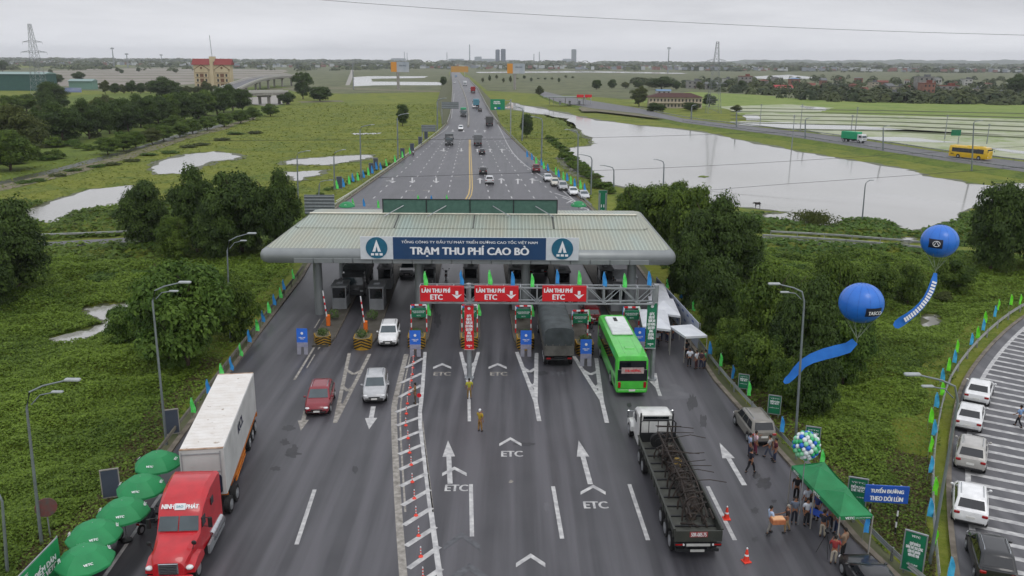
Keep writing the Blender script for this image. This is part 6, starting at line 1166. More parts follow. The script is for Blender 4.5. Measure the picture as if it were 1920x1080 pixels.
# ================================================================== people
def skin_mesh(name, V, E, Rd, sub=1, root=0):
    me_ = bpy.data.meshes.new(name); me_.from_pydata([tuple(v) for v in V], E, []); o = bpy.data.objects.new(name, me_); COL.objects.link(o)
    md = o.modifiers.new('s', 'SKIN'); md.use_smooth_shade = True; md.branch_smoothing = .3
    for i, r_ in enumerate(Rd): me_.skin_vertices[0].data[i].radius = (r_ if isinstance(r_, tuple) else (r_, r_)); me_.skin_vertices[0].data[i].use_root = (i == root)
    if sub: o.modifiers.new('u', 'SUBSURF').levels = sub; o.modifiers['u'].render_levels = sub
    dg = bpy.context.evaluated_depsgraph_get(); out = bpy.data.meshes.new_from_object(o.evaluated_get(dg)); bpy.data.objects.remove(o); bpy.data.meshes.remove(me_); out.name = name
    out.polygons.foreach_set('use_smooth', [True]*len(out.polygons)); return out
def mobj(name, me_, mat, parent):
    me_.materials.clear(); me_.materials.append(mat); o = bpy.data.objects.new(name, me_); COL.objects.link(o); o.parent = parent; return o
SKIN = M('skin', '#8d6248', .6, var=.08); HAIR = M('hair', '#15120f', .7); SHIRT = M('shirt_cloth', '#888888', .85, var=.12, scale=5); TROU = M('trouser_cloth', '#333333', .9, var=.12, scale=5); SHOE = M('shoe_leather', '#1b1a1a', .6)
POSES = {   # elbow L, hand L, elbow R, hand R, knee L, foot L, knee R, foot R  (x side, y forward, z up)
 'stand': ((-.26, -.03, 1.10), (-.25, .08, .86), (.26, -.03, 1.10), (.25, .08, .86), (-.10, .02, .50), (-.11, 0, .08), (.10, .02, .50), (.12, 0, .08)),
 'walk': ((-.26, .08, 1.10), (-.22, .28, .95), (.26, -.14, 1.12), (.25, -.16, .87), (-.09, -.06, .50), (-.09, -.30, .13), (.09, .20, .52), (.10, .28, .08)),
 'carry': ((-.25, .06, 1.10), (-.18, .36, 1.05), (.25, .06, 1.10), (.18, .36, 1.05), (-.10, .12, .51), (-.11, .10, .08), (.10, -.06, .50), (.12, -.20, .10)),
 'phone': ((-.25, .10, 1.12), (-.10, .32, 1.30), (.26, -.05, 1.10), (.25, .04, .86), (-.10, .03, .50), (-.12, 0, .08), (.10, .02, .50), (.12, .04, .08)),
 'signal': ((-.42, .05, 1.30), (-.62, .18, 1.36), (.26, -.03, 1.10), (.25, .08, .86), (-.11, .02, .50), (-.13, 0, .08), (.11, .02, .50), (.13, 0, .08))}
def person_fn(pose):
    eL, hL, eR, hR, kL, fL, kR, fR = [Vector(p) for p in POSES[pose]]; root = thing('person', (0, 0, 0), None, None)
    V = [Vector((0, 0, .94)), Vector((0, .01, 1.12)), Vector((0, 0, 1.34)), Vector((0, 0, 1.43)), Vector((0, .01, 1.50)), Vector((0, .02, 1.58)), Vector((0, .02, 1.68))]; Rd = [(.14, .10), (.125, .09), (.16, .10), (.09, .07), (.052, .052), (.078, .09), (.07, .08)]; E = [(0, 1), (1, 2), (2, 3), (3, 4), (4, 5), (5, 6)]
    def add(p, r_, par): V.append(Vector(p)); Rd.append(r_); E.append((par, len(V)-1)); return len(V)-1
    for e, h, s in ((eL, hL, -1), (eR, hR, 1)):
        sh = add((s*.19, 0, 1.38), .06, 2); el = add(e, .042, sh); d = (h-e).normalized(); wr = add(h, .026, el); pa = add(h+d*.07, (.036, .02), wr); side = d.cross(Vector((s, 0, 0))).normalized() if abs(d.x) < .9 else Vector((0, 1, 0))
        for k in range(4): f1 = add(h+d*.11+side*(.028*(k-1.5)/1.5), .009, pa); add(h+d*(.11+(.055, .07, .065, .05)[k])+side*(.032*(k-1.5)/1.5)+Vector((-s*.015, .01, 0)), .007, f1)
        add(h+d*.06+side*.06, .009, pa)
    for k_, f_, s in ((kL, fL, -1), (kR, fR, 1)): hp = add((s*.09, 0, .88), .085, 0); kn = add(k_, .055, hp); an = add(f_, .035, kn); add(f_+Vector((0, .14, -.045)), (.04, .025), an)
    b = skin_mesh('body', V, E, Rd); bo = mobj('body', b, SKIN, root)
    m = MB(); m.ell((0, .115, 1.565), (.012, .02, .02), 6, 4); [m.ell((s*.03, .105, 1.60), (.012, .008, .008), 6, 4, 1) for s in (-1, 1)]; m.ell((0, .107, 1.53), (.022, .008, .006), 6, 4, 2); m.build('face', [SKIN, HAIR, M('lips', '#7a4038', .6)], root, 60)
    sv = [Vector((0, 0, .90)), Vector((0, .01, 1.12)), Vector((0, 0, 1.32)), Vector((0, 0, 1.42))]; sr = [(.165, .125), (.15, .115), (.185, .125), (.10, .085)]; se = [(0, 1), (1, 2), (2, 3)]
    for e, s in ((eL, -1), (eR, 1)): sv.append(Vector((s*.20, 0, 1.38))); sr.append(.078); se.append((2, len(sv)-1)); sv.append(Vector((s*.20, 0, 1.38)).lerp(e, .8)); sr.append(.068); se.append((len(sv)-2, len(sv)-1))
    mobj('shirt', skin_mesh('shirt', sv, se, sr), SHIRT, root)
    tv = [Vector((0, 0, .96)), Vector((0, 0, .90))]; tr = [(.15, .12), (.155, .12)]; te = [(0, 1)]
    for k_, f_, s in ((kL, fL, -1), (kR, fR, 1)): i0 = len(tv); tv += [Vector((s*.095, 0, .83)), k_, f_+Vector((0, 0, .05))]; tr += [.10, .075, .062]; te += [(1, i0), (i0, i0+1), (i0+1, i0+2)]
    mobj('trousers', skin_mesh('trousers', tv, te, tr), TROU, root)
    for f_ in (fL, fR): m = MB(); m.ell((f_.x, f_.y+.05, f_.z-.03), (.05, .135, .05), 10, 6); m.build('shoe', SHOE, root, 60)
    m = MB(); m.ell((0, -.005, 1.655), (.088, .102, .088), 12, 8); m.ell((0, -.03, 1.60), (.083, .08, .08), 10, 6); m.build('hair', HAIR, root, 80); return root
PERS = {k: Proto(lambda k=k: person_fn(k)) for k in POSES}
def person(x, y, pose, shirt, trou, hd, label, hair=None, z=0, group=None, scale=1):
    mm = {'shirt_cloth': cloth(shirt), 'trouser_cloth': cloth(trou)}
    if hair: mm['hair'] = cloth(hair)
    return PERS[pose](g(x, y, z), R(hd), label, 'person', group, mm, scale)
WH = '#c9ced6'
for a in ((1442, 1000, 'carry', '#a9bdd8', '#8d8a83', -80, 'person in pale blue shirt and grey trousers carrying one end of the wooden box'), (1474, 998, 'carry', '#2c2423', '#8a7658', 85, 'person in dark shirt, khaki trousers and cap carrying the other end of the wooden box', '#8c8880'), (1488, 982, 'stand', '#5f6877', '#1c1f2a', 170, 'person in grey blue shirt with crossed strap standing behind the box carriers'),
          (1511, 985, 'stand', WH, '#1b1d24', 190, 'person in white shirt and black trousers seen from behind beside the tent leg'), (1511, 960, 'stand', WH, '#20222c', 20, 'person in white shirt facing the others just behind the white shirted one'), (1492, 938, 'stand', '#16171b', '#121316', 160, 'person dressed all in black at the upper left tent leg'),
          (1541, 1008, 'phone', '#23262f', '#a49d8c', -40, 'person in black jacket and beige trousers bending to the blue table'), (1555, 992, 'stand', '#7c6470', '#23242a', 150, 'person in mauve shirt under the front edge of the green tent'), (1568, 1002, 'phone', '#c4c8c9', '#22304e', 100, 'person in pale shirt and blue trousers at the front right tent leg'),
          (1562, 1058, 'phone', '#8c2f30', '#a39b8c', -10, 'person in dark red shirt and beige trousers filming with a camera by the tent'), (1580, 1044, 'phone', '#8f7863', '#1a1a1d', 40, 'person in tan waistcoat and black trousers beside the red shirted one'), (1530, 975, 'stand', '#2f3a66', '#1b1c22', 120, 'person in navy shirt deep under the green tent'), (1521, 950, 'stand', '#2a2c30', '#1c1c1e', 100, 'person in dark clothes in the middle of the green tent'),
          (1406, 887, 'walk', '#1b1d2b', '#15161c', -60, 'person in black walking on the road left of the tailgate group'), (1404, 856, 'stand', '#8fa0bd', '#20263c', -90, 'person in pale blue top at the rear left corner of the grey people carrier'), (1415, 852, 'phone', '#c9aeb6', '#6d2b3f', -80, 'person in white top with maroon sleeves behind the grey people carrier'), (1441, 860, 'walk', '#a09f9c', '#4b5160', 60, 'person in light grey shirt and white shoes behind the tailgate'), (1452, 866, 'stand', '#4f1f2b', '#2b3148', 90, 'person in maroon shirt at the kerb behind the tailgate'),
          (1292, 688, 'stand', WH, '#15161b', 0, 'person in white shirt, leftmost of the group by the white tent'), (1305, 692, 'stand', '#bfc2c8', '#3c1f24', 40, 'person in white shirt and dark red trousers in the group by the white tent'), (1314, 692, 'stand', '#46303a', '#1f2740', -30, 'person in dark shirt in the group by the white tent'), (1321, 691, 'stand', '#3f7f58', '#20283f', 60, 'person in green vest at the guardrail by the white tent'), (1286, 672, 'stand', '#1e2026', '#17181d', 20, 'person in black behind the group by the white tent'),
          (1239, 640, 'stand', '#9aa0ae', '#1c2544', 30, 'person in grey shirt in front of the white tent near the coach'), (1250, 642, 'stand', '#232f57', '#1d2340', -50, 'person in navy uniform in front of the white tent near the coach'), (1262, 638, 'stand', '#3a4263', '#20263e', 80, 'person in blue uniform between the two near white tents'), (1232, 652, 'walk', '#c0c5cc', '#39404d', -20, 'person in white shirt walking beside the green vertical banner'),
          (900, 809, 'phone', '#a48a24', '#8a6a3a', -30, 'road worker in reflective khaki suit and white helmet standing in the open lane', '#d8dadc'), (880, 748, 'stand', '#a6a431', '#7d6538', 10, 'road worker in reflective green vest at the tip of the middle island marking'), (779, 757, 'signal', '#6e5c36', '#4a4334', 100, 'road worker in khaki holding a red paddle on the striped median'),
          (714, 575, 'stand', '#8e9094', '#24262c', 60, 'person in grey shirt beside the second booth from the left'), (1150, 545, 'stand', '#3d4047', '#1c1d22', 20, 'person in dark clothes under the canopy beyond the right lane sign'), (775, 293, 'stand', '#b7bcc4', '#23262e', 10, 'person in white shirt at the left edge of the motorway beyond the canopy')):
    person(*a[:7], hair=a[7] if len(a) > 7 else None)
person(1909, 801, 'walk', '#7d9cc4', '#1a1c22', 30, 'person in light blue shirt and black trousers walking on the ramp beside the parked cars')
root = thing('wooden_box', g(1458, 979, .92), 'light wooden crate carried between two people on the road', 'box', R(5)); m = MB(); m.box((0, 0, .1), (.75, .5, .28), b=.02); m.build('case', M('light_wood', '#b8754c', .7, scale=4, two='#9c5d3c'), root); m = MB(); m.box((0, 0, .255), (.66, .42, .04)); m.build('lid', M('pale_wood', '#d3a378', .7), root)
root = thing('tripod', g(1546, 1040), 'black camera tripod standing on the road left of the red shirted person', 'tripod'); [MB().tube([(0, 0, 1.3), (.45*math.cos(t), .45*math.sin(t), 0)], .015, 5).build('leg', PLAS, root) for t in (.5, 2.6, 4.7)]; m = MB(); m.box((0, 0, 1.4), (.16, .28, .18), b=.03); m.build('camera_body', PLAS, root)
root = thing('stop_paddle', g(786, 752, 1.1), 'small round red paddle held up by the worker on the striped median', 'sign'); m = MB(); m.cyl((0, 0, .45), .17, .02, 16, 0, 'y'); m.build('disc', SRED, root); m = MB(); m.tube([(0, 0, 0), (0, 0, .3)], .015, 5); m.build('handle', WP, root)
# ================================================================== vegetation
def leaf_mat(name, dark, light):
    m = bpy.data.materials.new(name); m.use_nodes = True; nt = m.node_tree; N, L, b = nt.nodes, nt.links, nt.nodes['Principled BSDF']; a = N.new('ShaderNodeVertexColor'); a.layer_name = 'tint'
    s = N.new('ShaderNodeSeparateColor'); L.new(a.outputs['Color'], s.inputs[0]); mi = N.new('ShaderNodeMixRGB'); mi.inputs[1].default_value = (*dark, 1); mi.inputs[2].default_value = (*light, 1); L.new(s.outputs[0], mi.inputs[0])
    L.new(mi.outputs[0], b.inputs['Base Color']); b.inputs['Roughness'].default_value = .65; b.inputs['Specular IOR Level'].default_value = .25
    tl = N.new('ShaderNodeBsdfTranslucent'); L.new(mi.outputs[0], tl.inputs[0]); ms = N.new('ShaderNodeMixShader'); ms.inputs[0].default_value = .32; out = [n for n in N if n.type == 'OUTPUT_MATERIAL'][0]
    L.new(b.outputs[0], ms.inputs[1]); L.new(tl.outputs[0], ms.inputs[2]); L.new(ms.outputs[0], out.inputs[0]); return m
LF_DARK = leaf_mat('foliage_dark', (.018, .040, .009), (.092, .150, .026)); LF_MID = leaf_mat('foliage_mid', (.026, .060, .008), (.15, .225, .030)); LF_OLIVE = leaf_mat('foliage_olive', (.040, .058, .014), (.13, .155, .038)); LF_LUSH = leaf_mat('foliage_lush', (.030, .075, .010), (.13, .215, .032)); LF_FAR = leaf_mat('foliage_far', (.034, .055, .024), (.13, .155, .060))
def leaf_mesh(name, P, Nn, S, T, mat, aspect=.55):
    """P centres, Nn normals, S half lengths, T tints 0..1: one small kite per leaf spray"""
    n = len(P); Nn = Nn/np.maximum(1e-6, np.linalg.norm(Nn, axis=1, keepdims=True)); a = RNG.normal(size=(n, 3)); u = np.cross(Nn, a); u /= np.maximum(1e-6, np.linalg.norm(u, axis=1, keepdims=True)); v = np.cross(Nn, u)
    S = S[:, None]; k = RNG.uniform(.6, 1.3, (n, 1)); c = np.stack([P-u*S, P-v*S*aspect*k+Nn*S*.15, P+u*S*.9, P+v*S*aspect+Nn*S*.1], 1).reshape(-1, 3)
    me_ = bpy.data.meshes.new(name); me_.vertices.add(4*n); me_.vertices.foreach_set('co', c.astype('f').ravel()); me_.loops.add(4*n); me_.loops.foreach_set('vertex_index', np.arange(4*n, dtype='i')); me_.polygons.add(n); me_.polygons.foreach_set('loop_start', (np.arange(n)*4).astype('i'))
    me_.update(); at_ = me_.color_attributes.new('tint', 'FLOAT_COLOR', 'POINT'); t = np.repeat(np.clip(T, 0, 1), 4); at_.data.foreach_set('color', np.stack([t, t, t, np.ones_like(t)], 1).astype('f').ravel()); me_.materials.append(mat); me_.validate(); return me_
def crown(seed, nb, nl, ls, mat, flat=.8, low=-.95, spread=.72):
    r = np.random.default_rng(seed); Ps, Ns, Ts = [], [], []
    for i in range(nb):
        d = r.normal(size=3); d /= np.linalg.norm(d); d[2] = max(low, d[2]); rad = spread*r.uniform(.35, 1.0); c = d*rad*np.array([1, 1, flat]); br = r.uniform(.15, .38)*(1.15-rad*.45); tb = r.uniform(.15, .75)
        q = r.normal(size=(nl, 3)); q /= np.linalg.norm(q, axis=1, keepdims=True); q[:, 2] = np.where(q[:, 2] < -.3, -q[:, 2]*.5, q[:, 2]); q *= r.uniform(.72, 1.08, (nl, 1))*(1+.22*np.sin(q[:, :1]*7+i)*np.sin(q[:, 1:2]*6))
        Ps.append(c+q*br*np.array([1.05, 1.05, .8])); Ns.append(q+np.array([0, 0, .5])+r.normal(size=(nl, 3))*.35); Ts.append(tb+r.normal(size=nl)*.16)
    P = np.concatenate(Ps); return leaf_mesh('crown', P, np.concatenate(Ns), ls*RNG.uniform(.6, 1.35, len(P)), np.concatenate(Ts), mat)
def trunk_mb(seed):
    r = random.Random(seed); m = MB(); P = [(0, 0, -.98), (.02, .01, -.8), (.0, .03, -.4), (.05, 0, .1), (.0, .0, .5)]; m.tube(P, [.055, .045, .038, .025, .01], 8)
    for k in range(7): t = r.uniform(0, 6.28); z = -.65+.14*k; L_ = r.uniform(.35, .7); m.tube([(0, 0, z), (L_*.5*math.cos(t), L_*.5*math.sin(t), z+.18), (L_*math.cos(t), L_*math.sin(t), z+.42)], [.02, .013, .004], 5)
    return m
VAR = [(LF_DARK, .9, 66, 430), (LF_DARK, 1.0, 70, 420), (LF_MID, .85, 70, 440), (LF_MID, .95, 64, 440), (LF_OLIVE, .85, 60, 400), (LF_LUSH, .9, 80, 460), (LF_DARK, 1.1, 60, 430)]
TREES = []
for i, (mat, fl, nb, nl) in enumerate(VAR):
    def fn(i=i, mat=mat, fl=fl, nb=nb, nl=nl):
        root = thing('tree', (0, 0, 0), None, None); trunk_mb(i).build('trunk', BARK, root, 60); o = bpy.data.objects.new('crown', crown(20+i, nb, nl, .035, mat, fl)); COL.objects.link(o); o.parent = root; return root
    TREES.append(Proto(fn))
def tree(bx_, by_, top, wpx, v, label, group=None, rz=None, z=TZ, name='tree'):
    b_ = g(bx_, by_, z); t = pv(bx_, top, b_.y); h = t.z-z; rx = wpx/2*(pv(bx_+1, by_, b_.y)-pv(bx_, by_, b_.y)).length; fl = VAR[v][1]
    # in unit space the ground is 1.25 below the crown centre for a tall tree: crown reaches .95*fl above it
    sz = h/(.80+.86*fl); r = random.Random(int(bx_*3+by_*5)); o = TREES[v]((b_.x, b_.y, z+.80*sz-.1), r.uniform(0, 6.28) if rz is None else rz, label, 'tree', group, None, (rx*1.0, rx*1.0, sz)); o.name = name; return o
TL = [(352, 706, 470, 225, 5, 'lush green tree standing alone at the left behind the tall street lamp', 5), (442, 655, 505, 110, 2, 'green tree tucked between the lush left tree and the guardrail flags'), (28, 560, 372, 170, 0, 'dense dark tree cut off by the left edge of the view'), (-8, 590, 420, 120, 1, 'second dark tree at the left edge behind the first'),
      (276, 470, 328, 112, 1, 'dark round tree leftmost of the clump left of the canopy'), (372, 480, 312, 118, 0, 'dark tree second in the clump left of the canopy'), (455, 490, 288, 150, 6, 'tallest dark tree in the clump left of the canopy'), (525, 492, 318, 105, 0, 'dark tree nearest the canopy in the left clump'), (410, 500, 360, 110, 1, 'low dark tree in front of the left clump'), (330, 500, 400, 80, 2, 'small bushy tree at the foot of the left clump'),
      (118, 268, 190, 105, 0, 'dark tree in the left middle distance right of the pylon'), (40, 300, 193, 130, 4, 'olive toned tree at the left edge in the middle distance'), (20, 320, 240, 120, 2, 'pale green bushy tree low at the left edge'), (1190, 455, 345, 115, 2, 'light green tree nearest the canopy in the right clump'), (1232, 480, 322, 130, 3, 'tallest light green tree of the right clump behind the canopy end'), (1292, 510, 342, 120, 2, 'green tree in the middle of the right clump'),
      (1330, 560, 362, 140, 0, 'large dark green tree at the right of the right clump'), (1388, 560, 392, 105, 1, 'dark tree with drooping crown ending the right clump'), (1285, 590, 440, 100, 0, 'dark tree shading the printed backdrop fence'), (1345, 640, 470, 120, 1, 'dark tree between the backdrop fence and the tall lamp'), (1430, 690, 488, 150, 2, 'green tree with bright tips behind the tall right lamp'), (1500, 740, 520, 150, 0, 'dark tree right of the tall lamp under the lower balloon'),
      (1420, 745, 600, 130, 3, 'lighter green tree in front at the right guardrail'), (1520, 800, 640, 120, 1, 'dark tree behind the ball of balloons'), (1560, 660, 480, 120, 2, 'green tree left of the upper balloon ribbon'), (1640, 590, 478, 90, 3, 'low green tree right of the lower balloon'), (1700, 575, 490, 80, 2, 'small green tree below the upper blue balloon'), (1785, 555, 470, 90, 3, 'small tree at the left foot of the large dark right tree'),
      (1855, 520, 326, 135, 1, 'large dark tree right of the upper blue balloon'), (1925, 520, 350, 110, 0, 'dark tree cut off by the right edge of the view'), (1475, 610, 505, 120, 2, 'mid green tree between the bright tipped tree and the lower balloon'), (1400, 640, 540, 110, 3, 'mid green tree filling the gap left of the tall right lamp'), (1375, 700, 590, 100, 2, 'low mid green tree at the right guardrail beside the flags'), (1480, 790, 655, 120, 3, 'low broad tree around the foot of the tall right lamp'), (1580, 730, 560, 120, 5, 'bright green tree below and right of the lower balloon'), (1262, 440, 335, 90, 2, 'bright tree top between canopy end and lake'), (1560, 560, 470, 90, 2, 'small green tree above left of the lower balloon'), (250, 660, 560, 110, 5, 'bright low tree left of the lone lush tree'), (755, 236, 192, 32, 1, 'lone small dark tree in the left meadow beside the lamp'), (988, 258, 210, 34, 1, 'dark tree on the green spit right of the motorway sign'), (568, 186, 125, 44, 6, 'tall dark tree beside the left overpass'), (600, 190, 160, 60, 1, 'dark tree low at the right end of the left overpass'), (538, 196, 172, 40, 0, 'small dark tree below the left overpass'),
      (832, 162, 142, 18, 1, 'dark tree touching the motorway on the far left side'), (1118, 168, 148, 26, 1, 'dark tree beyond the causeway toll gantry'), (1240, 168, 143, 60, 0, 'wide dark tree behind the cream house'), (1198, 200, 160, 44, 4, 'dark leafy tree at the left end of the cream house'), (1330, 200, 176, 34, 0, 'tree at the right end of the cream house below the pylon'), (1295, 208, 190, 46, 1, 'low trees in front of the cream house'), (1230, 212, 192, 44, 0, 'low tree in front left of the cream house'),
      (1380, 210, 196, 26, 4, 'round tree at the edge of the rice field right of the cream house'), (1012, 180, 160, 20, 4, 'small tree beside the right billboard'), (1905, 180, 138, 50, 0, 'dark tree at the right edge beyond the rice fields'), (5, 135, 113, 26, 0, 'dark tree on the left horizon at the picture edge')]
for a in TL: tree(*a[:6])
r = random.Random(8)
for i in range(17): x = 170+i*18+r.uniform(-5, 5); y = 258-i*3.2+r.uniform(-3, 3); tree(x, y, y-72+i*1.6+r.uniform(-6, 5), 64-i*.8+r.uniform(-8, 10), r.choice((0, 1, 0, 6, 2)), 'tree in the dark row along the left ditch, %s from the left' % ORD[i], 'trees in the row along the left ditch')
for i in range(12): x = 205+i*27+r.uniform(-6, 6); y = 290-i*6.5; tree(x, y, y-34+i*.8, 52-i, r.choice((2, 4, 2)), 'low leafy tree in front of the dark row, %s from the left' % ORD[i], 'low trees before the dark row')
for i in range(14): x = 200+i*17+r.uniform(-4, 4); tree(x, 176, 176-r.uniform(14, 28), 26, r.choice((0, 4, 1)), 'small tree in the thin row before the hotel, %s from the left' % ORD[i], 'trees before the hotel')
for i, (x, y) in enumerate(((54, 161), (74, 158), (108, 156), (148, 152), (221, 135), (228, 138), (260, 135), (329, 137), (304, 128), (190, 126), (95, 138), (120, 200), (30, 205), (70, 215))): tree(x, y, y-(9 if y < 150 else 18), 11 if y < 150 else 30, (0, 4, 1)[i % 3], 'small dark tree on the left flats, %s' % ('%s right of the green warehouse' % ORD[i] if i < 3 else 'standing %s in the scattered group' % ORD[i]), 'scattered trees on the left flats')
for i in range(12): x = 1145+i*24+r.uniform(-6, 6); tree(x, 166+r.uniform(-3, 3), 150+r.uniform(-3, 3), 22, r.choice((0, 1, 4)), 'small tree in the line beyond the causeway, %s from the left' % ORD[i], 'trees beyond the causeway')
for i in range(14): x = 905+i*13; tree(x, 150+r.uniform(-4, 6), 143+r.uniform(-4, 4), 7, r.choice((0, 4)), 'tiny tree in the plantation right of the bridge, %s from the left' % ORD[i], 'trees in the plantation right of the bridge')
for i in range(22): x = r.uniform(-10, 330); y = r.uniform(205, 275)-x*.09; tree(x, y, y-r.uniform(22, 52), r.uniform(36, 74), r.choice((0, 4, 1, 2, 4)), 'tree in the loose wood left of the ditch, number %s counted from those left standing' % ORD[i] if 0 else '%s tree planted in the loose wood at the left between pylon and ditch' % ORD[i], 'trees in the loose left wood')
# bushes along the embankments
def bush_fn(mat, seed): o = bpy.data.objects.new('bush', crown(seed, 30, 150, .075, mat, .6, -.1, .75)); COL.objects.link(o); return o
BUSH = [Proto(lambda: bush_fn(LF_LUSH, 60)), Proto(lambda: bush_fn(LF_MID, 61)), Proto(lambda: bush_fn(LF_OLIVE, 62))]
def bush(x, y, w, h, v, label, group): b_ = g(x, y, TZ); s = w/2*(pv(x+1, y, b_.y)-pv(x, y, b_.y)).length; BUSH[v]((b_.x, b_.y, TZ+s*h*.3), r.uniform(0, 6.28), label, 'bush', group, None, (s, s, s*h))
for i in range(16): t = i/15; bush(1062+t*80+r.uniform(-6, 6), 300+t*60+r.uniform(-5, 5), 34, .9, (1, 0, 2, 1)[i % 4], 'green bush on the bank between parked cars and lake, %s from the far end' % ORD[i], 'bushes on the lake bank')
for i in range(10): bush(1030+i*7, 262+i*6, 26, .8, (1, 0)[i % 2], 'bush on the green spit right of the flags, %s from the far end' % ORD[i], 'bushes on the green spit')
for i in range(22): bush(1440+i*17+r.uniform(-5, 5), 500+r.uniform(-12, 40)+i*1.5, 58, .8, r.choice((0, 1, 2, 1)), 'leafy bush in the thicket below the minor road, %s from the left' % ORD[i], 'bushes below the minor road')
for i in range(22): bush(1450+i*15+r.uniform(-5, 5), 455+i*1.4, 24, .6, 1, 'bush in the hedge above the minor road guardrail, %s from the left' % ORD[i], 'hedge bushes by the minor road') if i < 20 else None
for i in range(14): bush(30+i*17, 442+r.uniform(-2, 2), 26, .5, 1, 'bush in the hedge beside the left minor road, %s from the left' % ORD[i], 'hedge bushes by the left minor road')
for i in range(16): bush(90+i*26+r.uniform(-8, 8), 505+r.uniform(-10, 50), 74, .55, r.choice((0, 1, 0)), 'spreading bush in the green hollow behind the lush left tree, %s from the left' % ORD[i], 'bushes in the left hollow')
for i in range(14): bush(40+i*34+r.uniform(-8, 8), 345-i*7.5+r.uniform(-3, 3), 40, .3, r.choice((0, 2)), 'bush on the grassy dyke along the left ditch, %s from the left' % ORD[i], 'bushes on the left dyke')
for i in range(16): bush(600+i*14.5+r.uniform(-2, 2), 366-i*6.2-r.uniform(0, 3), 22, .5, (1, 0, 2)[i % 3], 'bush behind the left guardrail beyond the canopy, %s from the canopy' % ORD[i], 'bushes behind the left guardrail') if i < 14 else None
LF_DRY = leaf_mat('dry_weed_leaves', (.055, .045, .020), (.20, .17, .075)); LF_CREEP = leaf_mat('creeper_leaves', (.030, .068, .008), (.23, .34, .042))
for i in range(56): t = r.random(); x = -10+t*430; y = 338-t*115-r.uniform(8, 78)*(1-t*.75); bush(x, y, r.uniform(34, 62)*(1-t*.45), r.uniform(.45, .95), r.choice((0, 1, 2, 1)), 'leafy bush in the scrub above the left ditch, %s scattered' % (ORD[i] if i < len(ORD) else 'last'), 'bushes in the scrub above the left ditch')
# ground cover: creeping leaves over the near land, one mass
def cover(name, poly, n, s0, mat, hgt=.35, seed=0, zfix=None, up=1.6, edge=1.6):
    rg_ = np.random.default_rng(seed); P = [g(*q, TZ) for q in poly]; xs_ = [p.x for p in P]; ys_ = [p.y for p in P]; X_ = rg_.uniform(min(xs_), max(xs_), n*4); Y_ = rg_.uniform(min(ys_), max(ys_), n*4)
    keep = rg_.random(n*4) < (40/np.maximum(40, Y_))**1.3; X_, Y_ = X_[keep], Y_[keep]; m_ = pip(X_, Y_, P); X_, Y_ = X_[m_], Y_[m_]
    road = [p[:2] for p in PL]+[p[:2] for p in PR][::-1]; ramp = [p[:2] for p in QL]+[p[:2] for p in QR][::-1]; d = np.minimum(np.where(pip(X_, Y_, road), 0, dseg(X_, Y_, road, True)), np.where(pip(X_, Y_, ramp), 0, dseg(X_, Y_, ramp, True)))
    ok = d > edge+vnoise(X_, Y_, 3, 9)*1.6
    if mat is LF_CREEP: ok &= (d > 2.2+2.6*vnoise(X_, Y_, 4, 12)) | (rg_.random(len(X_)) < .22)
    if mat is LF_DRY: ok &= d < 4.5+1.5*vnoise(X_, Y_, 3, 13)
    for k, Q in PG.items(): ok &= ~(pip(X_, Y_, Q) | (dseg(X_, Y_, Q, True) < .5))
    for x0, y0, x1, y1, w_ in LEVEL: ok &= dseg(X_, Y_, [(x0, y0), (x1, y1)]) > 2.2
    X_, Y_ = X_[ok][:n], Y_[ok][:n]; tuft = vnoise(X_, Y_, 1.6, 21)*.6+vnoise(X_, Y_, .7, 22)*.4; Z_ = land_z(X_, Y_)+hgt*tuft*rg_.uniform(.4, 1.2, len(X_))*np.clip((d[ok][:n]-edge)/2, .15, 1)
    S = s0*(np.maximum(40, Y_)/40)**.55*rg_.uniform(.5, 1.3, len(X_)); big = vnoise(X_, Y_, 9, 31)*.55+vnoise(X_, Y_, 2.5, 32)*.35; hole = vnoise(X_, Y_, 5, 77) > .10; T = .02+big*.72+.22*tuft+rg_.normal(size=len(X_))*.13
    Nn = rg_.normal(size=(len(X_), 3))*.5+np.array([0, -.15, up]); o = bpy.data.objects.new(name, leaf_mesh(name, np.stack([X_, Y_, Z_], 1), Nn, S, T, mat)); COL.objects.link(o); return tag(o, kind='stuff')
cover('ground_cover', [(-60, 500), (560, 500), (400, 745), (120, 1140), (-300, 1140)], 360000, .092, LF_CREEP, .8, 1, None, 1.1, .5)
cover('ground_cover', [(1240, 500), (1440, 478), (1960, 500), (1960, 570), (1830, 660), (1770, 760), (1755, 900), (1790, 1140), (1720, 1140), (1343, 722)], 320000, .092, LF_CREEP, .8, 2, None, 1.1, .5)
cover('ground_cover', [(-60, 380), (240, 380), (600, 400), (580, 500), (-60, 505)], 30000, .22, LF_MID, .8, 3); cover('ground_cover', [(1150, 400), (1420, 400), (1930, 400), (1960, 500), (1240, 520)], 30000, .22, LF_LUSH, .5, 4)
cover('meadow_grass', [(-60, 340), (480, 220), (560, 195), (846, 195), (836, 240), (620, 400), (240, 400), (-60, 400)], 70000, .15, leaf_mat('grass_blades', (.10, .14, .010), (.20, .225, .024)), .22, 5, None, 2.4)
cover('meadow_grass', [(930, 215), (1060, 215), (1120, 270), (1058, 290), (1150, 350), (1105, 380), (1000, 300)], 24000, .15, leaf_mat('grass_blades_right', (.09, .13, .010), (.18, .22, .022)), .3, 6, None, 2.2)
for nm_, poly, n_ in (('dry_weeds', [(150, 1140), (330, 800), (420, 690), (340, 690), (200, 850), (-100, 1140)], 30000), ('dry_weeds', [(1340, 700), (1480, 850), (1640, 1030), (1760, 1140), (1800, 1140), (1800, 900), (1640, 860), (1480, 760), (1360, 660)], 30000)): cover(nm_, poly, n_, .09, LF_DRY, .25, len(poly), None, 1.0, .4)
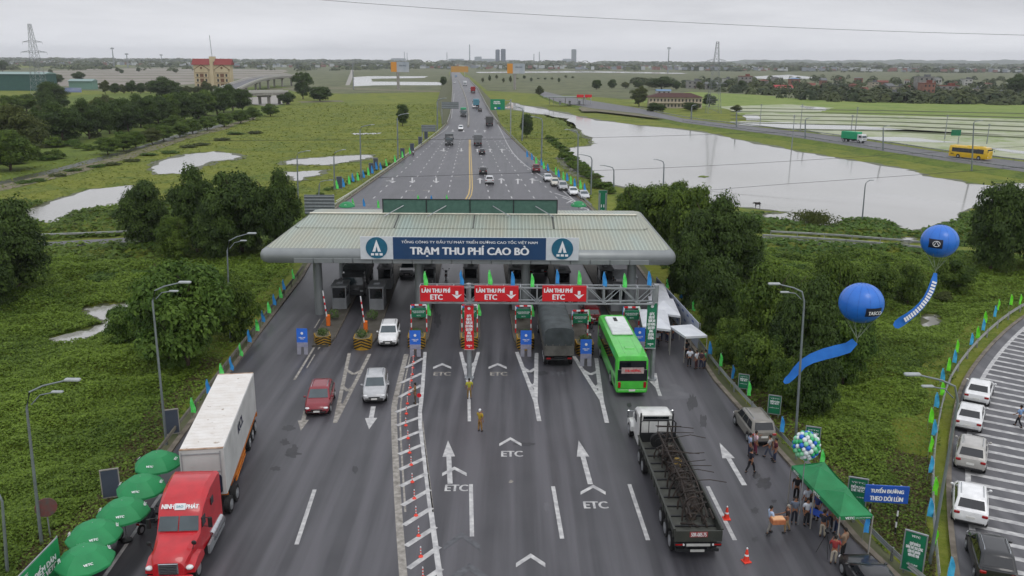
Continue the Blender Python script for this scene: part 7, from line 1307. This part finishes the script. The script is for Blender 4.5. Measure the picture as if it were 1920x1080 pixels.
# reeds in the lake
b_ = g(1525, 418, WZ); n = 1500; Pn = np.stack([b_.x+RNG.normal(size=n)*1.6, b_.y+RNG.normal(size=n)*2.2, WZ+RNG.uniform(.1, 1.6, n)], 1); o = bpy.data.objects.new('reed_clump', leaf_mesh('reed_clump', Pn, RNG.normal(size=(n, 3))*np.array([1, 1, .1]), RNG.uniform(.2, .5, n), RNG.uniform(.1, .9, n), LF_OLIVE, .2)); COL.objects.link(o); tag(o, 'clump of tall reeds standing in the lake near its lower shore', 'reeds')
for i, (x, y, w) in enumerate(((1090, 325, 12), (1120, 332, 10), (1318, 332, 8), (1600, 440, 6))): px_sheet('floating_weed', [(x-w, y), (x, y-2), (x+w, y-1), (x+w, y+1.5), (x, y+2)], GRASS2, .09, .3)
# buffalo on the shore
root = thing('water_buffalo', g(1420, 388, TZ), 'dark water buffalo standing on the grassy lake shore', 'buffalo', R(95)); root.scale = (.55, .55, .6); HD = M('buffalo_hide', '#1d1a18', .8, scale=3, two='#2b2622')
V = [(0, -.95, 1.15), (0, -.4, 1.12), (0, .3, 1.15), (0, .8, 1.25), (0, 1.15, 1.35), (0, 1.5, 1.25), (0, 1.75, 1.05)]; Rd = [(.28, .30), (.38, .42), (.40, .45), (.30, .36), (.20, .24), (.15, .17), (.09, .10)]; E = [(i, i+1) for i in range(6)]
for s in (-1, 1):
    for y0, kk in ((-.8, ((s*.22, -.8, .85), (s*.24, -.72, .72), (s*.24, -.92, .42), (s*.24, -.86, .06))), (.6, ((s*.2, .62, .8), (s*.22, .6, .5), (s*.22, .62, .28), (s*.22, .64, .06)))):
        par = 0 if y0 < 0 else 2
        for p_, r_ in zip(kk, (.16, .12, .075, .07)): V.append(p_); Rd.append(r_); E.append((par, len(V)-1)); par = len(V)-1
V.append((0, -1.25, 1.1)); Rd.append(.03); E.append((0, len(V)-1)); V.append((0, -1.32, .6)); Rd.append(.02); E.append((len(V)-2, len(V)-1))
mobj('body', skin_mesh('body', V, E, Rd, 1, 1), HD, root)
for s in (-1, 1): MB().tube([(s*.1, 1.45, 1.4), (s*.4, 1.35, 1.45), (s*.45, 1.1, 1.6)], [.05, .04, .015], 6).build('horn', CONCD, root, 60); m = MB(); m.ell((s*.24, 1.4, 1.3), (.14, .05, .06), 8, 5); m.build('ear', HD, root)
# far woods: masses of crowns that run together
def far_wood(name, C, rad, hgt, nl, seed, mat=LF_FAR):
    rg_ = np.random.default_rng(seed); n = len(C); q = rg_.normal(size=(n, nl, 3)); q /= np.linalg.norm(q, axis=2, keepdims=True); q[..., 2] = np.abs(q[..., 2]); rr_ = rad*rg_.uniform(.6, 1.4, (n, 1, 1)); hh = hgt*rg_.uniform(.5, 1.3, (n, 1))
    P = C[:, None, :]+q*rr_; P[..., 2] = C[:, None, 2]+q[..., 2]*hh; T = np.repeat(rg_.uniform(.0, .75, (n, 1)), nl, 1)+rg_.normal(size=(n, nl))*.12; S = np.repeat(rr_[:, 0], nl, 1)*.36*rg_.uniform(.6, 1.2, (n, nl))
    o = bpy.data.objects.new(name, leaf_mesh(name, P.reshape(-1, 3), (q+np.array([0, 0, .3])).reshape(-1, 3), S.ravel(), T.ravel(), mat, .8)); COL.objects.link(o); return tag(o, kind='stuff')
def band(x0, x1, ytop, ybot, n, seed, thr=.4, s=14):
    rg_ = np.random.default_rng(seed); out = []
    while len(out) < n:
        x = rg_.uniform(x0, x1); t = rg_.random(); yt, yb = np.interp(x, *ytop), np.interp(x, *ybot); y = yt+(yb-yt)*t
        if vnoise(np.array([x*1.0]), np.array([y*6.0]), s, seed)[0] > thr: p = g(x, y, TZ); out.append((p.x, p.y, TZ-.5))
    return np.array(out)
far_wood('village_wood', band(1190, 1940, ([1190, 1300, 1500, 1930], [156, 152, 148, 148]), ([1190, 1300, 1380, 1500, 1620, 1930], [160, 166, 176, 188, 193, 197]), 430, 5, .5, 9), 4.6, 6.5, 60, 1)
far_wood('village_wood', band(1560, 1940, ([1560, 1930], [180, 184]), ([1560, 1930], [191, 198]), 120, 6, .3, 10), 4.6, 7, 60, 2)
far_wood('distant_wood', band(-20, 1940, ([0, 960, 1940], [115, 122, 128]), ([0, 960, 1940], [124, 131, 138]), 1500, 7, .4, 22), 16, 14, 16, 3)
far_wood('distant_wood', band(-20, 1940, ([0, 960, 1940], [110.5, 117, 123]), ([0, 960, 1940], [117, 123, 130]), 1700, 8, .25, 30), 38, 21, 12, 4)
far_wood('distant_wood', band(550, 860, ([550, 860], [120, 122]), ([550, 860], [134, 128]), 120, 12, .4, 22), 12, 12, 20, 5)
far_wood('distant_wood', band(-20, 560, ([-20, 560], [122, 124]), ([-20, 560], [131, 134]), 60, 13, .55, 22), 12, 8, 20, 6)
# ================================================================== buildings
WALLS = [M('house_cream', '#9c9585', .85, var=.2, scale=.3), M('house_grey', '#84837f', .85, var=.2, scale=.3), M('house_white', '#aaaaa6', .85, var=.12, scale=.3), M('house_brick', '#855f50', .85, var=.2, scale=.3)]; ROOFS = [M('roof_tile_red', '#713c31', .8, var=.25, scale=.5), M('roof_grey', '#5f6264', .7, var=.2, scale=.5), M('roof_bright_red', '#a33a3c', .7, var=.15), M('roof_blue', '#5a7a9c', .6)]
WIN = M('house_window', '#23282c', .3)
def house(x, y, wpx, hpx, wall, roof, label, kind='gable', depth=8, rz=0, group='village houses beyond the rice fields', nwin=3, fl=1):
    b_ = g(x, y, TZ); s = (pv(x+1, y, b_.y)-pv(x, y, b_.y)).length; w, h = wpx*s, hpx*s; root = thing('house', b_, label, 'house', rz, group); hb = h*(.66 if kind == 'gable' else .95); m = MB(); m.box((0, depth/2, hb/2), (w, depth, hb)); m.build('wall', WALLS[wall], root); m = MB()
    if kind == 'gable': m.loft([[(x_, -.6, hb), (x_, depth/2, h), (x_, depth+.6, hb)] for x_ in (-w/2-.5, w/2+.5)])
    elif kind == 'hip': m.loft([[(-w/2-.6, -.6, hb), (w/2+.6, -.6, hb), (w/2+.6, depth+.6, hb), (-w/2-.6, depth+.6, hb)], [(-w/2+depth*.45, depth/2-.1, h*1.1), (w/2-depth*.45, depth/2-.1, h*1.1), (w/2-depth*.45, depth/2+.1, h*1.1), (-w/2+depth*.45, depth/2+.1, h*1.1)]])
    else: m.box((0, depth/2, hb+.25), (w+.5, depth+.5, .5)); m.box((w*.2, depth/2, hb+1.4), (w*.3, depth*.4, 2.2))
    m.build('roof', ROOFS[roof], root)
    for f_ in range(fl):
        for k in range(nwin): m = MB(); m.box((-w/2+w*(k+.5)/nwin, -.03, hb*(f_+.55)/fl), (w/nwin*.4, .1, hb/fl*.42)); m.build('window', WIN, root)
    m = MB(); m.box((w*.05, -.05, hb/fl*.35), (w*.09, .12, hb/fl*.7)); m.build('door', M('house_door', '#4b3a2e', .7), root)
    return root
house(1470, 173, 32, 13, 2, 2, 'low white house with a bright red roof in the village', 'gable', 10); house(1740, 184, 22, 28, 3, 0, 'tall pinkish brick house at the front of the village', 'flat', 10, fl=3); house(1735, 170, 28, 26, 1, 1, 'large grey block house behind the pinkish one', 'flat', 12, fl=3); house(1780, 176, 34, 15, 1, 0, 'long grey house right of the pinkish one', 'flat', 10, fl=2); house(1398, 165, 22, 22, 1, 0, 'tall grey house with a red cap beyond the pylon', 'flat', 10, fl=3)
house(1302, 166, 26, 14, 1, 1, 'wide grey house left of the right pylon', 'flat', 10, fl=2); house(1335, 168, 22, 14, 1, 1, 'grey house at the foot of the right pylon', 'gable', 10)
vr = random.Random(21); vp_ = [(1430, 162), (1490, 160), (1545, 160), (1575, 158), (1600, 172), (1622, 176), (1640, 164), (1655, 160), (1568, 166), (1690, 172), (1700, 160), (1716, 166), (1760, 158), (1790, 162), (1815, 160), (1830, 175), (1880, 182), (1905, 170), (1520, 168), (1610, 156), (1676, 186), (1702, 188), (1640, 182), (1850, 165), (1455, 158), (1365, 158), (1670, 170), (1745, 160)]
for i, (x, y) in enumerate(sorted(vp_)): kd = vr.choice(('gable', 'flat', 'gable', 'hip')); house(x, y, vr.uniform(9, 19), vr.uniform(8, 14), vr.randrange(4), vr.choice((0, 1, 0, 1, 3)), 'small village house half hidden in trees, %s of its kind from the left' % ORD[i], kd, 8, vr.uniform(-.4, .4), nwin=2, fl=1 if kd != 'flat' else 2)
# cream house by the causeway
b_ = g(1266, 203, TZ); s = (pv(1267, 203, b_.y)-pv(1266, 203, b_.y)).length; w = 98*s; h = 20*s; root = thing('cream_house', b_, 'long cream two storey building with dark red hipped roof by the causeway', 'building', R(-4)); m = MB(); m.box((0, 6, h/2), (w, 12, h)); m.build('wall', M('cream_plaster', '#b3a996', .85, var=.12, scale=.2), root); m = MB(); m.loft([[(-w/2-1, -1, h), (w/2+1, -1, h), (w/2+1, 13, h), (-w/2-1, 13, h)], [(-w/2+6, 5.8, h*1.38), (w/2-6, 5.8, h*1.38), (w/2-6, 6.2, h*1.38), (-w/2+6, 6.2, h*1.38)]]); m.build('roof', M('dark_red_tiles', '#43251e', .8, var=.2), root)
for f_ in (0, 1):
    for k in range(15): m = MB(); m.box((-w/2+w*(k+.5)/15, -.05, h*(.25+.48*f_)), (w/15*.42, .15, h*.24)); m.build('window', WIN, root)
m = MB(); m.box((0, -.6, h*.5), (w, 1.2, .3)); m.build('balcony_slab', M('cream_plaster', '#b3a996', .85), root)
house(1245, 176, 26, 8, 2, 3, 'pale house with a light blue roof behind the cream building', 'gable', 10, group=None)
# hotel
b_ = g(400, 165, TZ); s = (pv(401, 165, b_.y)-pv(400, 165, b_.y)).length; root = thing('hotel', b_, 'cream and brown hotel with two gabled bays, red roofs and an antenna mast on top', 'building'); U = s; CRM = M('hotel_cream', '#c4b596', .85, scale=.1, two='#b5a584'); BRN = M('hotel_brown', '#6d4a35', .8); RDR = M('hotel_red_roof', '#7e302d', .7, var=.15)
m = MB(); m.box((0, 8*U, 21*U), (68*U, 16*U, 42*U)); 
for s_ in (-1, 1): m.box((s_*19*U, -.8*U, 17.5*U), (24*U, 2.4*U, 35*U))
m.box((0, -.5*U, 25*U), (6*U, 2*U, 50*U)); m.build('wall', CRM, root)
for s_ in (-1, 1):
    m = MB(); m.loft([[(s_*19*U-15*U, y, 33*U), (s_*19*U, y, 43*U), (s_*19*U+15*U, y, 33*U), (s_*19*U, y, 41*U)] for y in (-2.6*U, 0)]); m.build('gable_trim', BRN, root); m = MB(); m.loft([[(s_*19*U-13*U, y, 33.4*U), (s_*19*U, y, 41.4*U), (s_*19*U+13*U, y, 33.4*U)] for y in (-2.2*U, -1.6*U)]); m.build('gable_wall', CRM, root)
    m = MB(); m.loft([[(s_*4*U, y, z) for y, z in ((-2*U, 42*U), (8*U, 53*U), (18*U, 42*U))], [(s_*37*U, y, z) for y, z in ((-2*U, 42*U), (8*U, 53*U), (18*U, 42*U))]]); m.build('roof', RDR, root); m = MB(); m.cyl((s_*19*U, -2.3*U, 36.5*U), 2.2*U, .3*U, 14, 0, 'y'); m.build('round_window', BRN, root)
    for f_ in range(3):
        for dx, w_, mt in ((-8, 3.4, WIN), (0, 7, BRN), (8, 3.4, WIN)): m = MB(); m.box((s_*19*U+dx*U, -2.05*U, (5+9*f_)*U), (w_*U, .25*U, (5 if w_ < 4 else 6)*U)); m.build('window' if w_ < 4 else 'balcony', mt, root)
    for f_ in range(4): m = MB(); m.box((s_*19*U, -2.2*U, (.6+9*f_)*U), (24.5*U, .5*U, .7*U)); m.build('string_course', BRN, root)
m = MB(); m.tube([(0, 8*U, 48*U), (-2*U, 8*U, 95*U)], .5*U, 6); m.build('antenna_mast', M('mast_grey', '#7b7f83', .6), root); m = MB(); m.box((0, 8*U, 52*U), (10*U, 8*U, 10*U)); m.build('lift_house', CRM, root)
# green warehouse, shed and banner wall at the left
b_ = g(43, 170, TZ); s = (pv(44, 170, b_.y)-pv(43, 170, b_.y)).length; root = thing('warehouse', b_, 'long dark green metal warehouse at the left edge behind the pylon', 'building'); m = MB(); m.box((-4*s, 10, 15*s), (92*s, 20, 30*s)); m.build('wall', M('green_sheet_wall', '#2f5550', .7, var=.12, scale=.4), root); m = MB(); m.loft([[(x_, y, z) for y, z in ((-1, 30*s), (10, 34*s), (21, 30*s))] for x_ in (-51*s, 44*s)]); m.build('roof', M('pale_sheet_roof', '#7d9592', .6), root)
b_ = g(152, 168, TZ); root = thing('shed', b_, 'small pale green shed right of the dark warehouse', 'building'); m = MB(); m.box((0, 5, 8*s), (46*s, 10, 16*s)); m.build('wall', M('pale_green_wall', '#6d8f82', .8), root); m = MB(); m.loft([[(x_, y, z) for y, z in ((-1, 16*s), (5, 20*s), (11, 16*s))] for x_ in (-24*s, 24*s)]); m.build('roof', M('pale_sheet_roof', '#7d9592', .6), root)
b_ = g(126, 173, TZ); root = thing('hoarding', b_, 'long low blue and white hoarding with a red star shape below the shed', 'hoarding'); m = MB(); m.box((0, 0, 4*s), (52*s, .4, 8*s)); m.build('panel', M('hoarding_blue', '#4a5f9c', .7, scale=.2, two='#a2aac0', stretch=(.3, 1, 2)), root); m = MB(); m.cyl((-9*s, -.3, 4.2*s), 3.6*s, .2, 5, 0, 'y'); m.build('red_mark', SRED, root)
# curved overpass and side bridge at the left
def deck(pts, w, label, z0=7, name='overpass', piers=6):
    P = [Vector((g(x, y, z).x, g(x, y, z).y, z)) for x, y, z in pts]; P = smooth_line(P, 2); o = Vector((P[0].x, P[0].y, TZ)); root = thing(name, o, label, 'bridge'); A_, B_ = offset_line(P, w/2), offset_line(P, -w/2); n = len(P); m = MB(); m.loft([[a-o, b2-o, b2-o-Vector((0, 0, 1.4)), a-o-Vector((0, 0, 1.4))] for a, b2 in zip(A_, B_)]); m.build('deck', CONC, root)
    m = MB(); m.loft([[a.lerp(b2, .08)-o+Vector((0, 0, .06)), b2.lerp(a, .08)-o+Vector((0, 0, .06)), b2.lerp(a, .08)-o+Vector((0, 0, .01)), a.lerp(b2, .08)-o+Vector((0, 0, .01))] for a, b2 in zip(A_, B_)]); m.build('roadway', ASPH2, root)
    for Q in (A_, B_): m = MB(); m.loft([[p-o+Vector((x, 0, z)) for x, z in ((-.3, 0), (.3, 0), (.3, 1.4), (-.3, 1.4))] for p in Q]); m.build('parapet', M('parapet_pale', '#b0aea8', .8, var=.1), root)
    for k in range(piers): p = P[int((k+.7)*(n-1)/piers)]; m = MB(); [m.cyl((p.x-o.x+dx, p.y-o.y, (p.z-TZ-1.4)/2), .9, p.z-TZ-1.4, 10) for dx in (-w*.3, w*.3)]; m.box((p.x-o.x, p.y-o.y, p.z-TZ-2), (w*.9, 1.6, 1.2)); m.build('pier', CONC, root)
deck([(420, 172, 5), (450, 158, 7), (480, 148, 8.5), (515, 143, 9), (555, 142, 9)], 13, 'curving concrete overpass climbing behind the hotel'); deck([(425, 178, 6), (470, 174, 6), (535, 173, 6)], 9, 'straight concrete road bridge on round piers below the curving overpass', piers=4)
b_ = g(495, 196, TZ); px_sheet('village_street', [(440, 185), (530, 178), (528, 196), (500, 200), (450, 192)], CONC, .1, .2)
# causeway toll gantry
b_ = g(1060, 196, TZ+1); s = (pv(1061, 196, b_.y)-pv(1060, 196, b_.y)).length; root = thing('toll_gantry', b_, 'grey side road toll canopy on columns beyond the lake', 'canopy', R(-3)); m = MB(); m.box((0, 0, 14*s), (82*s, 9, 1.6*s)); m.build('roof', M('grey_canopy', '#7d8482', .7), root); [MB().cyl((x*s, 0, 7*s), .5*s, 14*s, 10).build('column', CONC, root) for x in (-30, -22, 0, 22, 34)]; [MB().box((x*s, 1, 3.5*s), (4*s, 5, 7*s)).build('booth', BOOTH, root) for x in (-10, 8, 26)]
for k, x in enumerate((1088, 1103)): q = pv(x, 180, b_.y-6); rr2 = thing('lane_sign', q, 'small red lane sign above the causeway toll gantry, %s' % ('left one', 'right one')[k], 'sign'); m = MB(); m.box((0, 0, 0), (13*s, .3, 5*s)); m.build('panel', SRED, rr2); m = MB(); [m.box((d_*5*s, .3, -8*s), (.4, .3, 14*s)) for d_ in (-1, 1)]; m.build('post', STEEL, rr2)
# pylons, masts and poles
PYM = M('pylon_steel', '#83888c', .6, .2, .1)
def pylon(bx_, by_, top, wpx, label, arms=((.80, .75), (.66, .9), (.56, 1.0)), lean=0, thick=1):
    b_ = g(bx_, by_, TZ); H_ = pv(bx_, top, b_.y).z-TZ; s = (pv(bx_+1, by_, b_.y)-pv(bx_, by_, b_.y)).length; root = thing('pylon', b_, label, 'pylon'); w0 = wpx*s/2; th = .16*thick; m = MB()
    def hw_(t): return w0*(1-t)**1.1*.8+w0*.16
    N_ = 12; lv_ = [1-(1-k/N_)**1.15 for k in range(N_+1)]; cs = [(-1, -1), (1, -1), (1, 1), (-1, 1)]
    for cx2, cy2 in cs: m.tube([(cx2*hw_(t)+lean*t, cy2*hw_(t), H_*t) for t in lv_], th, 4)
    for t0, t1 in zip(lv_, lv_[1:]):
        for i in range(4):
            a, b2 = cs[i], cs[(i+1) % 4]; m.tube([(a[0]*hw_(t0)+lean*t0, a[1]*hw_(t0), H_*t0), (b2[0]*hw_(t1)+lean*t1, b2[1]*hw_(t1), H_*t1)], th*.55, 4); m.tube([(b2[0]*hw_(t0)+lean*t0, b2[1]*hw_(t0), H_*t0), (a[0]*hw_(t1)+lean*t1, a[1]*hw_(t1), H_*t1)], th*.55, 4); m.tube([(a[0]*hw_(t1)+lean*t1, a[1]*hw_(t1), H_*t1), (b2[0]*hw_(t1)+lean*t1, b2[1]*hw_(t1), H_*t1)], th*.5, 4)
    m.build('tower', PYM, root)
    for t, k in arms:
        for s_ in (-1, 1): m = MB(); x1 = s_*w0*1.5*k+lean*t; [m.tube([(lean*t+s_*hw_(t), y, H_*t+dz), (x1, 0, H_*t)], th*.8, 4) for y in (-hw_(t), hw_(t)) for dz in (0, H_*.02)]; m.tube([(x1, 0, H_*t), (x1, 0, H_*t-H_*.03)], th*.6, 4); m.build('cross_arm', PYM, root)
pylon(78, 190, 45, 27, 'tall lattice pylon at the left in front of the green warehouse', ((.77, .9), (.64, 1.2)), -1.2, .75); pylon(1337, 212, 78, 26, 'tall lattice pylon rising beside the cream building', ((.74, .9), (.42, 1.1)), 0, .5)
def mast(bx_, by_, top, label, r_=.4, z=TZ, Y=None, nm='mast'): b_ = g(bx_, by_, z); H_ = pv(bx_, top, b_.y).z-z; root = thing(nm, b_, label, 'mast' if nm == 'mast' else 'pole'); m = MB(); m.tube([(0, 0, 0), (0, 0, H_)], [r_, r_*.5], 6); m.build('shaft', PYM, root); m = MB(); [m.box((0, 0, H_*k), (r_*5, .2, r_*.8)) for k in (.97, .93)]; m.build('cross_bar', PYM, root)
mast(1252, 138, 88, 'thin telecom mast on the right horizon', 1.6); mast(214, 125, 89, 'thin mast on the left horizon', 2.2); mast(240, 127, 100, 'short thin pylon on the left horizon', 2.0); mast(304, 124, 102, 'short mast left of the hotel on the horizon', 2.0)
for i, (x, y, t) in enumerate(((1484, 281, 215), (1602, 262, 200), (1594, 262, 215), (1500, 247, 195), (1425, 232, 195), (1850, 270, 232), (663, 168, 118), (1771, 262, 215))): mast(x, y, t, 'utility pole in the fields, %s' % ('left of the green road sign', 'right of the pair above the green truck', 'left of the pair above the green truck', 'standing between white flooded fields', 'near the pond edge at the left of the fields', 'thin, beyond the yellow coach', 'tall, by the far left concrete track', 'next to the green road sign')[i], .18 if y > 200 else .6, nm='utility_pole')
def wire(pts, Y, label, r_=.035): P = [pv(x, y, Y) for x, y in pts]; o = P[0]; root = thing('power_line', o, label, 'power line'); P = smooth_line(P, 2); MB().tube([p-o for p in P], r_, 4).build('cable', DKST, root)
wire([(560, -4), (640, 3), (900, 22), (1280, 42), (1600, 57), (1960, 67)], 110, 'thin cable crossing the sky from the upper middle to the right', .022); wire([(300, 265), (640, 262), (960, 261), (1107, 258), (1280, 254), (1500, 246), (1800, 238)], 210, 'thin cable crossing before the box trucks and the lake top'); wire([(430, 345), (640, 335), (993, 324), (1280, 314), (1600, 295), (1960, 272)], 190, 'thin cable crossing the motorway arrows and the middle of the lake'); wire([(1000, 392), (1313, 356), (1763, 325), (1960, 310)], 180, 'thin cable crossing the lower lake'); wire([(-20, 415), (230, 408), (560, 398), (640, 392)], 170, 'thin cable passing over the left ponds'); wire([(630, 366), (800, 362), (1105, 366)], 180, 'thin cable just above the canopy screen', .025)
# skyline of the cement works
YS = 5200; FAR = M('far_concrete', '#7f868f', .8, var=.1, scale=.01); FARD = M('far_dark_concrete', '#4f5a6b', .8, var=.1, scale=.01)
def tower(x0, x1, top, label, mat=FAR, nm='tower', round_=False, bot=121):
    a, b2 = pv(x0, bot, YS), pv(x1, bot, YS); zt2 = pv((x0+x1)/2, top, YS).z; w = b2.x-a.x; root = thing(nm, ((a.x+b2.x)/2, YS, TZ), label, nm.replace('_', ' ')); m = MB(); m.cyl((0, 0, zt2/2), w/2, zt2, 14, 0, 'z', w*.36) if round_ else m.box((0, 0, zt2/2), (w, w*.8, zt2)); m.build('shaft', mat, root); m = MB(); m.box((0, -w*.1, zt2*.99), (w*.7, w*.4, zt2*.06)); m.build('top_house', mat, root)
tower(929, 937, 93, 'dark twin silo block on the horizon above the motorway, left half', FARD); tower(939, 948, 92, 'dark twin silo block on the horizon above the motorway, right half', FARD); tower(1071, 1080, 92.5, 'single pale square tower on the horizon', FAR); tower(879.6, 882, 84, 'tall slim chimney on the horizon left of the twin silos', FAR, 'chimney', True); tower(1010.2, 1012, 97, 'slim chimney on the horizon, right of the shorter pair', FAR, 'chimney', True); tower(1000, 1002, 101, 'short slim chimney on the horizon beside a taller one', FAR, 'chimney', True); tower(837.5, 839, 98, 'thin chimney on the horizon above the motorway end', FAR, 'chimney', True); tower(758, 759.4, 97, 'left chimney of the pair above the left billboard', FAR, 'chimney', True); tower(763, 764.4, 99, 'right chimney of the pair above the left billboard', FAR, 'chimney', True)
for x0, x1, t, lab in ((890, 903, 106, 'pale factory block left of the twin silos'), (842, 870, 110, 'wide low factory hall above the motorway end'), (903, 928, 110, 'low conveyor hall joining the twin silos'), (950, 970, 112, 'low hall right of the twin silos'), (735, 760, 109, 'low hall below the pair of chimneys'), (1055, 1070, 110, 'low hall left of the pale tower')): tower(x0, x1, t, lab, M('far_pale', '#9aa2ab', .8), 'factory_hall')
# scattered far houses, too many and too small to count
rg_ = np.random.default_rng(3); m = MB()
for k in range(900):
    x = rg_.uniform(-20, 1940); base = 114+x*.0068; y = base+rg_.uniform(1.5, 12)*(1 if x > 400 else .8); p = g(x, y, TZ); w = rg_.uniform(5, 15); h = rg_.uniform(3, 9); m.box((p.x, p.y, TZ+h/2+4), (w, 8, h), int(rg_.integers(0, 3)))
tag(m.build('distant_town', [M('far_white', '#aeb2b4', .8), FAR, M('far_red', '#7d5a52', .8)]), kind='stuff')
# hills on the right horizon
YH = 9000; m = MB(); xs_ = np.linspace(1180, 2000, 150); rh = np.random.default_rng(5); top = []
for i, x in enumerate(xs_):
    e = min(1, (x-1180)/220)*7.5+1; t_ = sum(a_*math.sin(x/w_+p_) for a_, w_, p_ in ((.5, 38, 1), (.55, 15, 2), (.35, 6.5, .5), (.3, 3.1, 4))); top.append(pv(x, 122-e*1.1-t_*1.2, YH).z)
v = []; 
for i, x in enumerate(xs_): X_ = pv(x, 120, YH).x; v += [(X_, YH-450, TZ-5), (X_, YH-150, top[i]*.75), (X_, YH, top[i]), (X_, YH+600, TZ-5)]
m.add(v, [[4*i+k, 4*i+4+k, 4*i+5+k, 4*i+1+k] for i in range(len(xs_)-1) for k in range(3)]); tag(m.build('hills', M('hill_green', '#3c4a3a', .9, scale=.004), None, 60), kind='structure')
# air
hz = MB(); hz.box((0, 6000, (150-3.0)/2), (19000, 12500, 153)); ho = hz.build('haze', [bpy.data.materials.new('haze_air')]); hm = ho.data.materials[0]; hm.use_nodes = True; hn = hm.node_tree; hn.nodes.clear(); ov = hn.nodes.new('ShaderNodeOutputMaterial'); pvn = hn.nodes.new('ShaderNodeVolumePrincipled')
pvn.inputs['Density'].default_value = 0.8e-4; pvn.inputs['Color'].default_value = (.93, .96, 1, 1); pvn.inputs['Anisotropy'].default_value = .2; hn.links.new(pvn.outputs[0], ov.inputs['Volume']); tag(ho, kind='stuff')
